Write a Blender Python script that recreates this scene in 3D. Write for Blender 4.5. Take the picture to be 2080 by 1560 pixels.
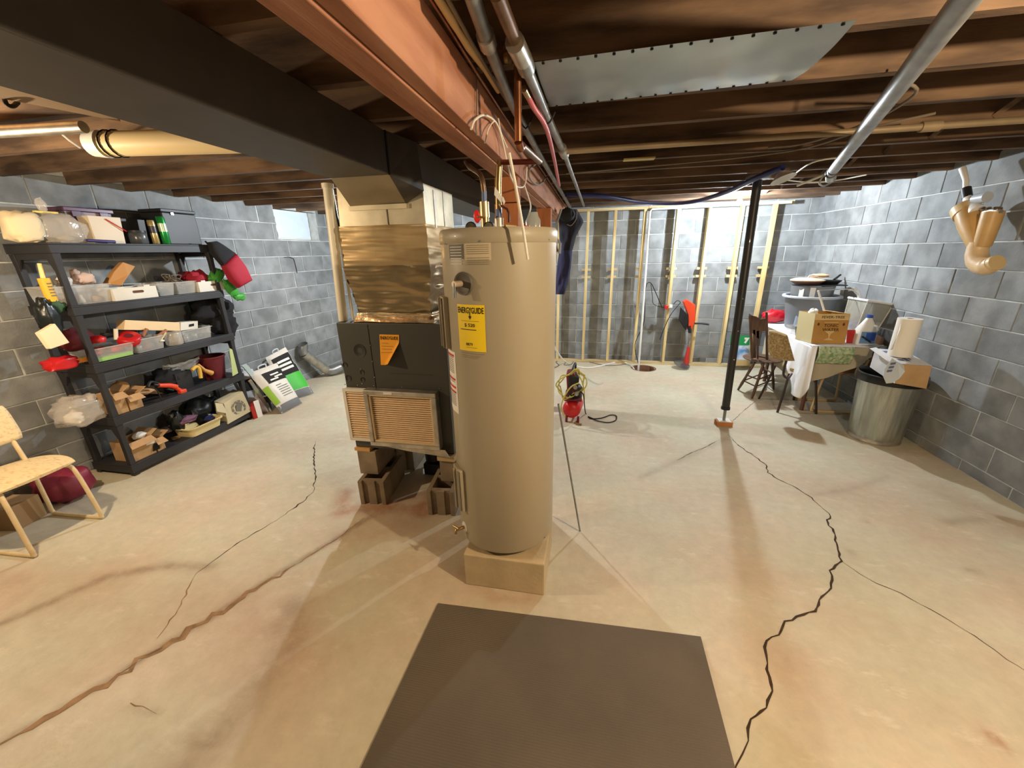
import bpy, math, random
import numpy as np
from mathutils import Vector, Matrix, noise, Euler
random.seed(7)
PI = math.pi
for o in list(bpy.data.objects): bpy.data.objects.remove(o)
SC = bpy.context.scene
COL = SC.collection

# ---------------------------------------------------------------- camera
# room axes: X to the right, Y into the depth, Z up; camera stands above the origin
CP = np.array([1040., 780.]); CH = 1.72
_a = np.array([1207., 508.]) - CP; _b = np.array([1090., 3150.]) - CP
FP = math.sqrt(-_a @ _b)
_Y = np.array([_a[0], _a[1], FP]); _Y /= np.linalg.norm(_Y)
_Z = -np.array([_b[0], _b[1], FP]); _Z /= np.linalg.norm(_Z); _Z -= _Y * (_Z @ _Y); _Z /= np.linalg.norm(_Z)
_X = np.cross(_Y, _Z); _X = -_X if _X[0] < 0 else _X
RW = np.array([_X, _Y, _Z])
camd = bpy.data.cameras.new('camera'); cam = bpy.data.objects.new('camera', camd); COL.objects.link(cam)
camd.sensor_width = 36.0; camd.lens = FP / 2080 * 36.0; camd.clip_start = 0.02
cx, cy, cz = RW @ np.array([1, 0, 0]), RW @ np.array([0, -1, 0]), RW @ np.array([0, 0, -1])
cam.matrix_world = Matrix(((cx[0], cy[0], cz[0], 0), (cx[1], cy[1], cz[1], 0), (cx[2], cy[2], cz[2], CH), (0, 0, 0, 1)))
SC.camera = cam

# ---------------------------------------------------------------- view, world, lights
SC.view_settings.view_transform = 'Standard'; SC.view_settings.look = 'None'
SC.view_settings.gamma = 1; SC.view_settings.use_curve_mapping = False
SC.view_settings.exposure = 1.6
w = bpy.data.worlds.new('world'); SC.world = w; w.use_nodes = True
w.node_tree.nodes['Background'].inputs[0].default_value = (0.9, 0.92, 1, 1)
w.node_tree.nodes['Background'].inputs[1].default_value = 0.0

def point_light(name, loc, power, color, r):
    l = bpy.data.lights.new(name, 'POINT'); l.energy = power; l.color = color; l.shadow_soft_size = r
    o = bpy.data.objects.new(name, l); o.location = loc; COL.objects.link(o); return o
WARM = (1.0, 0.77, 0.50); COOL = (0.86, 0.94, 1.0)
LIGHT_A = (-2.95, 1.05, 1.93); LIGHT_B = (1.38, 0.66, 2.15); LIGHT_C = (1.64, 5.45, 2.215); LIGHT_D = (-2.2, 4.4, 2.2)
point_light('ceiling_bulb_light_left', LIGHT_A, 33, WARM, 0.03)
point_light('ceiling_bulb_light_near', LIGHT_B, 52, WARM, 0.03)
point_light('ceiling_bulb_light_back', LIGHT_D, 62, COOL, 0.03)
BULB_STRENGTH = 58.0 / (PI * 4 * PI * 0.032 ** 2)

# ---------------------------------------------------------------- rays: a point seen in the photograph, put on a known plane
def ray(x, y): return RW @ np.array([x - CP[0], y - CP[1], FP])
def oz(x, y, z=0.0): r = ray(x, y); return Vector((np.array([0, 0, CH]) + r * (z - CH) / r[2]).tolist())
def ox(x, y, X): r = ray(x, y); return Vector((np.array([0, 0, CH]) + r * X / r[0]).tolist())
def oy(x, y, Y): r = ray(x, y); return Vector((np.array([0, 0, CH]) + r * Y / r[1]).tolist())

# ---------------------------------------------------------------- materials
MATS = {}
def S(c): return tuple(((v / 255) / 12.92 if v / 255 <= 0.04045 else ((v / 255 + 0.055) / 1.055) ** 2.4) for v in c)
def mat(name, col, rough=0.6, metal=0.0, var=0.0, scale=8.0, col2=None, bump=0.0, bscale=None, rnd=0.0, alpha=1.0,
        trans=0.0, spec=0.5, stretch=None, coat=0.0, emis=None, sheen=0.0, lo=0.35, hi=0.65, detail=4):
    if name in MATS: return MATS[name]
    m = bpy.data.materials.new(name); m.use_nodes = True; nt = m.node_tree; N = nt.nodes; L = nt.links
    b = N['Principled BSDF']; b.inputs['Roughness'].default_value = rough; b.inputs['Metallic'].default_value = metal
    b.inputs['Specular IOR Level'].default_value = spec; b.inputs['Coat Weight'].default_value = coat
    b.inputs['Transmission Weight'].default_value = trans; b.inputs['Alpha'].default_value = alpha
    b.inputs['Sheen Weight'].default_value = sheen
    col = tuple(col); b.inputs['Base Color'].default_value = (*col, 1)
    out = None; tc = None
    if var or col2 is not None or bump:
        tc = N.new('ShaderNodeTexCoord'); mp = N.new('ShaderNodeMapping'); L.new(tc.outputs['Object'], mp.inputs[0])
        if stretch: mp.inputs['Scale'].default_value = stretch
        if rnd:
            oi = N.new('ShaderNodeObjectInfo'); va = N.new('ShaderNodeVectorMath'); va.operation = 'SCALE'
            cb = N.new('ShaderNodeCombineXYZ'); 
            for k in range(3): L.new(oi.outputs['Random'], cb.inputs[k])
            L.new(cb.outputs[0], va.inputs[0]); va.inputs['Scale'].default_value = 37.0
            ad = N.new('ShaderNodeVectorMath'); L.new(mp.outputs[0], ad.inputs[0]); L.new(va.outputs[0], ad.inputs[1]); src = ad.outputs[0]
        else: src = mp.outputs[0]
    if var or col2 is not None:
        nz = N.new('ShaderNodeTexNoise'); nz.inputs['Scale'].default_value = scale; nz.inputs['Detail'].default_value = detail
        L.new(src, nz.inputs['Vector'])
        rp = N.new('ShaderNodeValToRGB'); L.new(nz.outputs[0], rp.inputs[0])
        c2 = col2 if col2 is not None else tuple(v * (1 - var) for v in col)
        c1 = col if col2 is not None else tuple(min(1, v * (1 + var * .6)) for v in col)
        rp.color_ramp.elements[0].position = lo; rp.color_ramp.elements[1].position = hi
        rp.color_ramp.elements[0].color = (*c2, 1); rp.color_ramp.elements[1].color = (*c1, 1)
        out = rp.outputs[0]
    if rnd:
        oi2 = N.new('ShaderNodeObjectInfo'); mr = N.new('ShaderNodeMapRange'); L.new(oi2.outputs['Random'], mr.inputs[0])
        mr.inputs[3].default_value = 1 - rnd; mr.inputs[4].default_value = 1 + rnd
        mx = N.new('ShaderNodeVectorMath'); mx.operation = 'SCALE'; L.new(mr.outputs[0], mx.inputs['Scale'])
        if out: L.new(out, mx.inputs[0])
        else: mx.inputs[0].default_value = col
        out = mx.outputs[0]
    if out: L.new(out, b.inputs['Base Color'])
    if bump:
        n2 = N.new('ShaderNodeTexNoise'); n2.inputs['Scale'].default_value = bscale or scale * 6; n2.inputs['Detail'].default_value = 3
        L.new(src, n2.inputs['Vector'])
        bp = N.new('ShaderNodeBump'); bp.inputs['Strength'].default_value = bump; bp.inputs['Distance'].default_value = 0.004
        L.new(n2.outputs[0], bp.inputs['Height']); L.new(bp.outputs[0], b.inputs['Normal'])
    if emis: b.inputs['Emission Color'].default_value = (*emis[0], 1); b.inputs['Emission Strength'].default_value = emis[1]
    MATS[name] = m; return m

BLOCK = mat('concrete_block', S((134, 138, 140)), .92, var=.28, scale=5, bump=.5, bscale=120, rnd=.14)
MORTAR = mat('mortar', S((188, 192, 190)), .95, var=.25, scale=9, bump=.5, bscale=60)
JOIST = mat('joist_wood', S((112, 88, 66)), .9, col2=S((56, 41, 30)), scale=2.2, stretch=(1, 5, 5), bump=.3, bscale=30, rnd=.12)
SUB = mat('subfloor_wood', S((206, 166, 112)), .85, col2=S((150, 104, 62)), scale=3, stretch=(1, 4, 4), bump=.2)
BEAM = mat('beam_wood', S((182, 132, 104)), .8, col2=S((146, 94, 66)), scale=2.5, stretch=(5, .8, 5), bump=.2, bscale=25)
POSTW = mat('post_wood', S((176, 110, 62)), .75, col2=S((140, 78, 38)), scale=3, stretch=(5, 5, .7), bump=.2)
STUD = mat('stud_wood', S((226, 206, 150)), .75, col2=S((196, 164, 106)), scale=3, stretch=(6, 6, .5), rnd=.08)
PLATE = mat('plate_wood', S((214, 196, 152)), .75, col2=S((180, 156, 112)), scale=3, stretch=(.5, 6, 6))
DUCTM = mat('painted_duct', S((74, 70, 64)), .55, metal=.2, var=.15, scale=6)
GALV = mat('galvanised_steel', S((190, 186, 176)), .36, metal=.85, var=.25, scale=14, bump=.12, bscale=20)
GALVD = mat('old_galvanised', S((150, 152, 152)), .42, metal=.75, var=.25, scale=9)
SHEET = mat('sheet_steel', S((176, 184, 186)), .28, metal=.9, var=.15, scale=3, bump=.5, bscale=3.5)
COPPER = mat('copper', S((156, 106, 76)), .35, metal=.9, var=.3, scale=12)
COPPERD = mat('tarnished_copper', S((122, 96, 74)), .45, metal=.7, var=.35, scale=12)
BRASS = mat('brass', S((176, 150, 104)), .35, metal=.95)
CHROME = mat('chrome', S((210, 210, 210)), .16, metal=1)
TANK = mat('heater_enamel', S((170, 160, 136)), .42, spec=.45, coat=.15)
TANKD = mat('heater_enamel_dark', S((128, 121, 104)), .45)
FURN = mat('furnace_paint', S((66, 66, 60)), .45, spec=.5)
BLACKP = mat('black_plastic', S((30, 30, 32)), .5, var=.2, scale=4)
SHELFM = mat('shelf_plastic', S((44, 44, 48)), .55, var=.15, scale=5)
BLACK = mat('flat_black', S((14, 14, 15)), .8)
BLACKC = mat('black_cloth', S((26, 26, 30)), .95, bump=.6, bscale=14)
WHITEP = mat('white_plastic', S((226, 226, 222)), .45)
PVC = mat('pvc_white', S((232, 226, 206)), .4)
CREAM = mat('cream_plastic', S((224, 206, 150)), .5, var=.06, scale=4)
TAN = mat('tan_fitting', S((196, 160, 104)), .42, var=.12, scale=6)
CARD = mat('cardboard', S((192, 156, 112)), .85, var=.08, scale=10)
CARDW = mat('white_card', S((222, 218, 206)), .8)
PAPER = mat('paper', S((236, 234, 226)), .85)
PRINT = mat('print_black', S((26, 24, 24)), .8)
PRINTG = mat('print_grey', S((120, 116, 106)), .8)
YEL = mat('label_yellow', S((255, 222, 24)), .55)
ORA = mat('label_orange', S((246, 170, 30)), .6)
REDP = mat('red_plastic', S((196, 26, 30)), .4)
REDD = mat('dark_red', S((104, 22, 34)), .6, var=.2, scale=5)
REDC = mat('red_cloth', S((158, 22, 44)), .8, bump=.4, bscale=12)
GREENC = mat('green_bag', S((60, 150, 50)), .5, bump=.5, bscale=12)
NAVY = mat('navy_cloth', S((36, 38, 72)), .9, bump=.5, bscale=12)
ORANGE = mat('orange_plastic', S((222, 70, 34)), .45)
WOOD2 = mat('dark_chair_wood', S((104, 74, 50)), .5, col2=S((70, 46, 30)), scale=6, stretch=(4, 4, .8))
GOLDF = mat('gold_upholstery', S((176, 152, 104)), .8, col2=S((128, 102, 60)), scale=60, bump=.4, bscale=90)
PATT = mat('patterned_vinyl', S((224, 204, 160)), .6, col2=S((196, 166, 118)), scale=70, stretch=(1, .35, 1), lo=.25, hi=.5)
FRAMEC = mat('cream_frame_paint', S((222, 200, 156)), .5, var=.08, scale=20)
CLOTHW = mat('white_tablecloth', S((238, 240, 244)), .8, bump=.2, bscale=20)
CLEAR = mat('clear_plastic', S((226, 226, 222)), .18, alpha=.22, spec=.7)
CLEARB = mat('clear_bag', S((236, 230, 220)), .14, alpha=.34, spec=.8, bump=.8, bscale=22)
SMOKE = mat('smoke_plastic', S((84, 88, 92)), .25, alpha=.55, spec=.7)
FILM = mat('duct_wrap_film', S((196, 170, 126)), .28, metal=.55, var=.12, scale=4, bump=.15, bscale=12)
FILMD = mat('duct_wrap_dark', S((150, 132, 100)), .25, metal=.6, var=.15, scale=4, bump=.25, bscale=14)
FOIL = mat('foil_tape', S((226, 206, 172)), .22, metal=.9, bump=.7, bscale=26)
CINDER = mat('cinder_block', S((146, 130, 108)), .95, var=.2, scale=8, bump=.6, bscale=80, rnd=.06)
PALEC = mat('pale_concrete', S((196, 178, 142)), .95, var=.14, scale=6, bump=.4, bscale=60)
MATM = mat('rubber_mat', S((98, 90, 78)), .75, var=.14, scale=2.2)
GREYP = mat('grey_plastic', S((118, 124, 132)), .5, var=.06, scale=3)
GREYL = mat('light_grey_plastic', S((176, 184, 194)), .4)
CRACK = mat('crack_dark', S((62, 48, 34)), 1, var=.3, scale=30)
GROOVE = mat('groove_fill', S((150, 120, 88)), 1, var=.3, scale=20)
CABLEW = mat('white_cable', S((226, 220, 204)), .5)
CABLEG = mat('grey_cable', S((120, 108, 92)), .6)
PINK = mat('pink_tube', S((190, 96, 104)), .4)
BLUEH = mat('blue_hose', S((30, 36, 96)), .45)
YHOSE = mat('yellow_hose', S((206, 190, 92)), .5)
GRN2 = mat('green_print', S((70, 186, 62)), .5)
BLU2 = mat('blue_print', S((40, 80, 170)), .5)
SILV = mat('bag_silver', S((200, 206, 212)), .5, bump=.4, bscale=10)

# ---------------------------------------------------------------- mesh building
def catmull(pts, n=6):
    P = [Vector(p) for p in pts]
    if len(P) < 3: return P
    P = [P[0] * 2 - P[1]] + P + [P[-1] * 2 - P[-2]]; out = []
    for i in range(1, len(P) - 2):
        for k in range(n):
            t = k / n; a, b, c, d = P[i - 1], P[i], P[i + 1], P[i + 2]
            out.append(.5 * ((2 * b) + (c - a) * t + (2 * a - 5 * b + 4 * c - d) * t * t + (3 * b - a - 3 * c + d) * t ** 3))
    out.append(P[-2]); return out

def wloc(o):
    v = Vector((0, 0, 0))
    while o is not None: v += o.location; o = o.parent
    return v

class MB:
    def __init__(s): s.v = []; s.f = []
    def add(s, vs, fs):
        b = len(s.v); s.v += [Vector(v) for v in vs]; s.f += [tuple(b + i for i in f) for f in fs]; return s
    def box(s, x0, x1, y0, y1, z0, z1, rot=None, piv=None):
        vs = [Vector((x, y, z)) for z in (z0, z1) for y in (y0, y1) for x in (x0, x1)]
        if rot is not None:
            c = Vector(piv) if piv is not None else Vector(((x0 + x1) / 2, (y0 + y1) / 2, (z0 + z1) / 2)); R = Euler(rot).to_matrix()
            vs = [R @ (v - c) + c for v in vs]
        return s.add(vs, [(0, 2, 3, 1), (4, 5, 7, 6), (0, 1, 5, 4), (2, 6, 7, 3), (0, 4, 6, 2), (1, 3, 7, 5)])
    def hexa(s, b, t):   # four bottom points, four top points, same turning sense
        return s.add(list(b) + list(t), [(3, 2, 1, 0), (4, 5, 6, 7), (0, 1, 5, 4), (1, 2, 6, 5), (2, 3, 7, 6), (3, 0, 4, 7)])
    def tube(s, pts, r, n=8, smooth=0, cap=True):
        P = catmull(pts, smooth) if smooth else [Vector(p) for p in pts]
        R = r if isinstance(r, (list, tuple)) else None
        b = len(s.v); up = None
        for i, p in enumerate(P):
            d = (P[min(i + 1, len(P) - 1)] - P[max(i - 1, 0)])
            d = d.normalized() if d.length > 1e-9 else Vector((0, 0, 1))
            if up is None:
                up = Vector((0, 0, 1)) if abs(d.z) < .9 else Vector((1, 0, 0))
            a = d.cross(up)
            if a.length < 1e-4: a = d.cross(Vector((0, 1, 0)))
            a.normalize(); c = a.cross(d).normalized(); up = c
            rr = R[min(len(R) - 1, int(i * len(R) / len(P)))] if R else r
            for k in range(n):
                t = 2 * PI * k / n; s.v.append(p + (a * math.cos(t) + c * math.sin(t)) * rr)
        for i in range(len(P) - 1):
            for k in range(n):
                k2 = (k + 1) % n; s.f.append((b + i * n + k, b + i * n + k2, b + (i + 1) * n + k2, b + (i + 1) * n + k))
        if cap:
            s.f.append(tuple(b + k for k in range(n))[::-1]); e = b + (len(P) - 1) * n; s.f.append(tuple(e + k for k in range(n)))
        return s
    def lathe(s, prof, c=(0, 0, 0), n=24, axis=None, cap=False, a0=0.0, wob=None):
        # prof: list of (radius, height)
        b = len(s.v); M = Matrix.Identity(3)
        if axis is not None: M = Vector((0, 0, 1)).rotation_difference(Vector(axis)).to_matrix()
        c = Vector(c)
        for (r, z) in prof:
            for k in range(n):
                t = a0 + 2 * PI * k / n; rr = r * (wob(k, n) if wob else 1)
                s.v.append(c + M @ Vector((rr * math.cos(t), rr * math.sin(t), z)))
        for i in range(len(prof) - 1):
            for k in range(n):
                k2 = (k + 1) % n; s.f.append((b + i * n + k, b + i * n + k2, b + (i + 1) * n + k2, b + (i + 1) * n + k))
        if cap:
            s.f.append(tuple(b + k for k in range(n))[::-1]); e = b + (len(prof) - 1) * n; s.f.append(tuple(e + k for k in range(n)))
        return s
    def grid(s, fn, nu, nv):
        b = len(s.v)
        for j in range(nv + 1):
            for i in range(nu + 1): s.v.append(Vector(fn(i / nu, j / nv)))
        for j in range(nv):
            for i in range(nu):
                q = b + j * (nu + 1) + i; s.f.append((q, q + 1, q + nu + 2, q + nu + 1))
        return s
    def prism(s, pts, h):   # polygon extruded along vector h
        n = len(pts); P = [Vector(p) for p in pts]; h = Vector(h); b = len(s.v); s.v += P + [p + h for p in P]
        s.f.append(tuple(b + i for i in range(n))[::-1]); s.f.append(tuple(b + n + i for i in range(n)))
        for i in range(n): j = (i + 1) % n; s.f.append((b + i, b + j, b + n + j, b + n + i))
        return s
    def blob(s, c, r, amp=.25, seed=0, fr=2.2, flat=None, nu=20, nv=12, rot=None, pinch=0, sq=1.0):
        c = Vector(c); b = len(s.v); R = Euler(rot).to_matrix() if rot else None
        def sg(v): return math.copysign(abs(v) ** sq, v)
        for j in range(nv + 1):
            ph = -PI / 2 + PI * j / nv
            for i in range(nu):
                t = 2 * PI * i / nu
                d = Vector((sg(math.cos(ph)) * sg(math.cos(t)), sg(math.cos(ph)) * sg(math.sin(t)), sg(math.sin(ph))))
                k = 1 + amp * noise.noise(Vector((d.x * fr + seed * 3.1, d.y * fr + seed, d.z * fr)))
                k += amp * .4 * noise.noise(Vector((d.x * fr * 3 + seed, d.y * fr * 3, d.z * fr * 3)))
                p = Vector((d.x * r[0] * k, d.y * r[1] * k, d.z * r[2] * k))
                if pinch and d.z > 0: p.x *= 1 - pinch * d.z; p.y *= 1 - pinch * d.z
                if R: p = R @ p
                if flat is not None and p.z < flat: p.z = flat
                s.v.append(c + p)
        for j in range(nv):
            for i in range(nu):
                i2 = (i + 1) % nu; s.f.append((b + j * nu + i, b + j * nu + i2, b + (j + 1) * nu + i2, b + (j + 1) * nu + i))
        return s
    def xf(s, M): s.v = [M @ v for v in s.v]; return s
    def build(s, name, m, parent=None, smooth=False, bevel=0, solid=0, world=True, loc=None, ang=62):
        me = bpy.data.meshes.new(name)
        if parent is not None: off = wloc(parent) if world else Vector((0, 0, 0))
        elif loc is not None: off = Vector(loc)
        elif world:
            xs = [v.x for v in s.v]; ys = [v.y for v in s.v]; zs = [v.z for v in s.v]
            off = Vector(((min(xs) + max(xs)) / 2, (min(ys) + max(ys)) / 2, min(zs)))
        else: off = Vector((0, 0, 0))
        me.from_pydata([tuple(v - off) for v in s.v], [], s.f); me.update()
        if m: me.materials.append(m)
        if smooth: me.shade_smooth(); me.set_sharp_from_angle(angle=math.radians(ang))
        o = bpy.data.objects.new(name, me); COL.objects.link(o)
        if parent is not None: o.parent = parent
        else: o.location = off
        if solid: md = o.modifiers.new('solid', 'SOLIDIFY'); md.thickness = solid; md.offset = 0
        if bevel: md = o.modifiers.new('bevel', 'BEVEL'); md.width = bevel; md.segments = 2; md.limit_method = 'ANGLE'
        return o

def tag(o, label=None, cat=None, group=None, kind=None):
    if label: o['label'] = label
    if cat: o['category'] = cat
    if group: o['group'] = group
    if kind: o['kind'] = kind
    return o
def thing(name, loc, label, cat, group=None):
    o = bpy.data.objects.new(name, None); o.location = loc; o.empty_display_size = .05; COL.objects.link(o)
    return tag(o, label, cat, group)
def lab(o, l): o['label'] = l; return o

def text_mb(txt, size, align='CENTER', extrude=0.0006, sx=1.0, bold=0.0):
    cu = bpy.data.curves.new('t', 'FONT'); cu.body = txt; cu.size = size; cu.align_x = align; cu.align_y = 'CENTER'; cu.extrude = extrude
    cu.offset = bold; cu.resolution_u = 2
    o = bpy.data.objects.new('t', cu); COL.objects.link(o); dg = bpy.context.evaluated_depsgraph_get()
    me = bpy.data.meshes.new_from_object(o.evaluated_get(dg)); mb = MB()
    mb.v = [Vector((v.co.x * sx, v.co.y, v.co.z)) for v in me.vertices]; mb.f = [tuple(p.vertices) for p in me.polygons]
    bpy.data.objects.remove(o); bpy.data.curves.remove(cu); bpy.data.meshes.remove(me); return mb
def frame(o, u, v):      # matrix: local x->u, y->v, z->normal
    u = Vector(u).normalized(); n = u.cross(Vector(v)).normalized(); v = n.cross(u)
    return Matrix(((u.x, v.x, n.x, o[0]), (u.y, v.y, n.y, o[1]), (u.z, v.z, n.z, o[2]), (0, 0, 0, 1)))
# ================================================================ SETTING
ZJ = 2.30          # underside of the joists
XR = 2.93; YB = 6.42; YN = -2.0
def XL(y): return -4.19 + .0576 * (y - 2.2)

# ---- floor: fine grid with stains and a painted light edge (rust, dirt) stored as attributes
def px_line(pts): return [oz(x, y) for x, y in pts]
x0, x1, y0, y1 = -4.6, 3.0, YN, 6.5; nx, ny = 300, 330
gx = np.linspace(x0, x1, nx); gy = np.linspace(y0, y1, ny); GX, GY = np.meshgrid(gx, gy)
me = bpy.data.meshes.new('floor')
vs = np.stack([GX.ravel(), GY.ravel(), np.zeros(nx * ny)], 1)
idx = (np.arange(ny - 1)[:, None] * nx + np.arange(nx - 1)[None, :]).ravel()
fs = np.stack([idx, idx + 1, idx + nx + 1, idx + nx], 1)
HOLE = oz(1307, 748); HR = .165
keep = (np.hypot(vs[fs, 0].mean(1) - HOLE.x, vs[fs, 1].mean(1) - HOLE.y) > HR)
me.from_pydata(vs.tolist(), [], fs[keep].tolist())
def near(pts, wdt):
    D = np.full(GX.shape, 9.)
    P = px_line(pts)
    for a, b in zip(P[:-1], P[1:]):
        dx, dy = b.x - a.x, b.y - a.y; L2 = dx * dx + dy * dy + 1e-9
        t = np.clip(((GX - a.x) * dx + (GY - a.y) * dy) / L2, 0, 1)
        D = np.minimum(D, np.hypot(GX - a.x - t * dx, GY - a.y - t * dy))
    return np.exp(-(D / wdt) ** 2)
rust = np.zeros(GX.shape); dirt_and_shade = np.zeros(GX.shape)
rust += .9 * near([(700, 1000), (690, 1040), (740, 1030), (800, 1032), (860, 1036)], .07)
rust += .7 * near([(800, 1020), (870, 1000), (860, 1040)], .06)
rust += .45 * near([(760, 1050), (690, 1090), (850, 1060)], .1)
rust += .55 * near([(940, 1160), (1000, 1210), (1080, 1215)], .05)
rust += .9 * near([(2010, 1490), (2035, 1512)], .022)
rust += .3 * near([(170, 950), (330, 950), (430, 910), (560, 865)], .07)
rust += .35 * near([(0, 1180), (300, 1230), (560, 1260)], .22)
rust += .3 * near([(560, 1440), (640, 1330)], .12) + .35 * near([(1900, 990), (2080, 1080)], .12)
rust += .3 * near([(1610, 1350), (1640, 1480)], .12)
dirt_and_shade += .75 * near([(0, 1268), (100, 1225), (220, 1170), (330, 1150), (430, 1152)], .035)  # edge of the lamplight, painted on the floor as a dark arc
dirt_and_shade += .55 * near([(380, 1560), (500, 1420), (590, 1300), (600, 1230)], .09)
dirt_and_shade += .9 * near([(755, 1048), (690, 1090), (640, 1120), (600, 1145), (540, 1180), (480, 1220), (420, 1260), (350, 1300), (300, 1330), (240, 1370), (190, 1400), (90, 1460), (0, 1510)], .022)
dirt_and_shade += .5 * near([(265, 1430), (300, 1440), (318, 1448)], .015) + .5 * near([(390, 1498), (440, 1510)], .015)
dirt_and_shade += .4 * near([(1475, 890), (1445, 905), (1380, 935), (1300, 970)], .03) + .3 * near([(1520, 900), (1560, 905)], .05)
dirt_and_shade += .35 * near([(1650, 1005), (1720, 995), (1800, 970)], .03) + .5 * near([(1920, 1060), (1990, 1055)], .04)
dirt_and_shade += .8 * near([(1756, 1058), (1762, 1059)], .012) + .7 * near([(1625, 1465), (1630, 1470)], .008)
dirt_and_shade += .5 * near([(1725, 1121), (1732, 1122)], .03) + .5 * near([(1970, 1158), (1985, 1162)], .025)
for nm, A in (('rust', rust), ('dirt_and_shade', dirt_and_shade)):
    at = me.attributes.new(nm, 'FLOAT', 'POINT'); at.data.foreach_set('value', np.clip(A, 0, 1).ravel())
FM = bpy.data.materials.new('floor_concrete'); FM.use_nodes = True; nt = FM.node_tree; N = nt.nodes; L = nt.links; bs = N['Principled BSDF']
def _noise(sc, det, rgh=.55, st=None):
    tc = N.new('ShaderNodeTexCoord'); mp = N.new('ShaderNodeMapping'); L.new(tc.outputs['Object'], mp.inputs[0])
    if st: mp.inputs['Scale'].default_value = st
    n = N.new('ShaderNodeTexNoise'); n.inputs['Scale'].default_value = sc; n.inputs['Detail'].default_value = det; n.inputs['Roughness'].default_value = rgh
    L.new(mp.outputs[0], n.inputs['Vector']); return n.outputs[0]
def _ramp(src, a, b, c1, c2):
    r = N.new('ShaderNodeValToRGB'); r.color_ramp.elements[0].position = a; r.color_ramp.elements[1].position = b
    r.color_ramp.elements[0].color = (*c1, 1); r.color_ramp.elements[1].color = (*c2, 1); L.new(src, r.inputs[0]); return r.outputs[0]
def _mix(a, b, f, mode='MIX'):
    m = N.new('ShaderNodeMix'); m.data_type = 'RGBA'; m.blend_type = mode
    if isinstance(f, float): m.inputs[0].default_value = f
    else: L.new(f, m.inputs[0])
    for s_, k in ((a, 6), (b, 7)):
        if isinstance(s_, tuple): m.inputs[k].default_value = (*s_, 1)
        else: L.new(s_, m.inputs[k])
    return m.outputs[2]
base = _ramp(_noise(.9, 6), .38, .62, S((176, 172, 154)), S((206, 203, 188)))
tint = _ramp(_noise(1.6, 5), .42, .62, S((204, 200, 174)), S((210, 188, 162)))
c = _mix(base, tint, .5)
spk = _ramp(_noise(14, 6, .7), .3, .7, (.86, .86, .86), (1.06, 1.06, 1.05)); c = _mix(c, spk, .8, 'MULTIPLY')
pale = _ramp(_noise(4.5, 5, .7, (1, 2.2, 1)), .58, .70, (0, 0, 0), (1, 1, 1)); c = _mix(c, S((216, 210, 196)), pale) if False else _mix(c, _mix(c, S((222, 216, 200)), .45), pale)
def _attr(nm, k):
    a = N.new('ShaderNodeAttribute'); a.attribute_name = nm
    m = N.new('ShaderNodeMath'); m.operation = 'MULTIPLY'; L.new(a.outputs['Fac'], m.inputs[0])
    nn = _noise(9, 5, .7); mr = N.new('ShaderNodeMapRange'); L.new(nn, mr.inputs[0]); mr.inputs[1].default_value = .3; mr.inputs[2].default_value = .6
    mr.inputs[3].default_value = k * .45; mr.inputs[4].default_value = k; L.new(mr.outputs[0], m.inputs[1]); return m.outputs[0]
c = _mix(c, S((150, 92, 52)), _attr('rust', .75)); c = _mix(c, S((112, 86, 58)), _attr('dirt_and_shade', .7))
L.new(c, bs.inputs['Base Color']); bs.inputs['Roughness'].default_value = .62; bs.inputs['Specular IOR Level'].default_value = .35
bp = N.new('ShaderNodeBump'); bp.inputs['Strength'].default_value = .35; bp.inputs['Distance'].default_value = .004
L.new(_noise(26, 6, .65), bp.inputs['Height']); L.new(bp.outputs[0], bs.inputs['Normal'])
me.materials.append(FM); me.update()
floor = bpy.data.objects.new('floor', me); COL.objects.link(floor); tag(floor, kind='structure')

def ribbon(pts, width, name, m, jit=.5, seed=1, z=.0012, sub=5, taper=True):
    rnd = random.Random(seed); P = px_line(pts); Q = []
    for a, b in zip(P[:-1], P[1:]):
        n = max(1, int((b - a).length / .03))
        for i in range(n):
            p = a.lerp(b, i / n); q = (b - a).normalized(); k = width * 1.1 * rnd.uniform(-1, 1) if 0 < i else 0
            Q.append(p + Vector((-q.y, q.x, 0)) * k)
    Q.append(P[-1]); mb = MB(); V = []
    for i, p in enumerate(Q):
        d = (Q[min(i + 1, len(Q) - 1)] - Q[max(0, i - 1)]).normalized(); s = Vector((-d.y, d.x, 0))
        wv = width * .5 * (1 + jit * rnd.uniform(-1, 1)); 
        if taper: wv *= min(1, .25 + min(i, len(Q) - 1 - i) / 6)
        V += [p + s * wv + Vector((0, 0, z)), p - s * wv + Vector((0, 0, z))]
    mb.add(V, [(2 * i, 2 * i + 1, 2 * i + 3, 2 * i + 2) for i in range(len(Q) - 1)])
    return mb.build(name, m, floor)
ribbon([(1478, 882), (1500, 905), (1530, 925), (1556, 944), (1559, 960), (1590, 978), (1619, 992), (1649, 1011), (1670, 1032)], .007, 'floor_crack', CRACK, .6, 1)
ribbon([(1670, 1032), (1684, 1043), (1682, 1062), (1693, 1080), (1702, 1117), (1710, 1140), (1685, 1159), (1688, 1195), (1663, 1228), (1656, 1242), (1631, 1249), (1594, 1262), (1582, 1290), (1557, 1302), (1559, 1348), (1563, 1375), (1569, 1404), (1559, 1424), (1536, 1454), (1525, 1461), (1520, 1505), (1508, 1532), (1495, 1556), (1490, 1575)], .0085, 'floor_crack', CRACK, .55, 2)
ribbon([(1710, 1140), (1745, 1165), (1780, 1185), (1830, 1205), (1890, 1238), (1940, 1268), (1980, 1292), (2020, 1320), (2045, 1340), (2090, 1368)], .0035, 'floor_crack', CRACK, .7, 3)
ribbon([(1462, 893), (1440, 905), (1400, 922), (1375, 935)], .004, 'floor_crack', CRACK, .7, 4)
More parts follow.
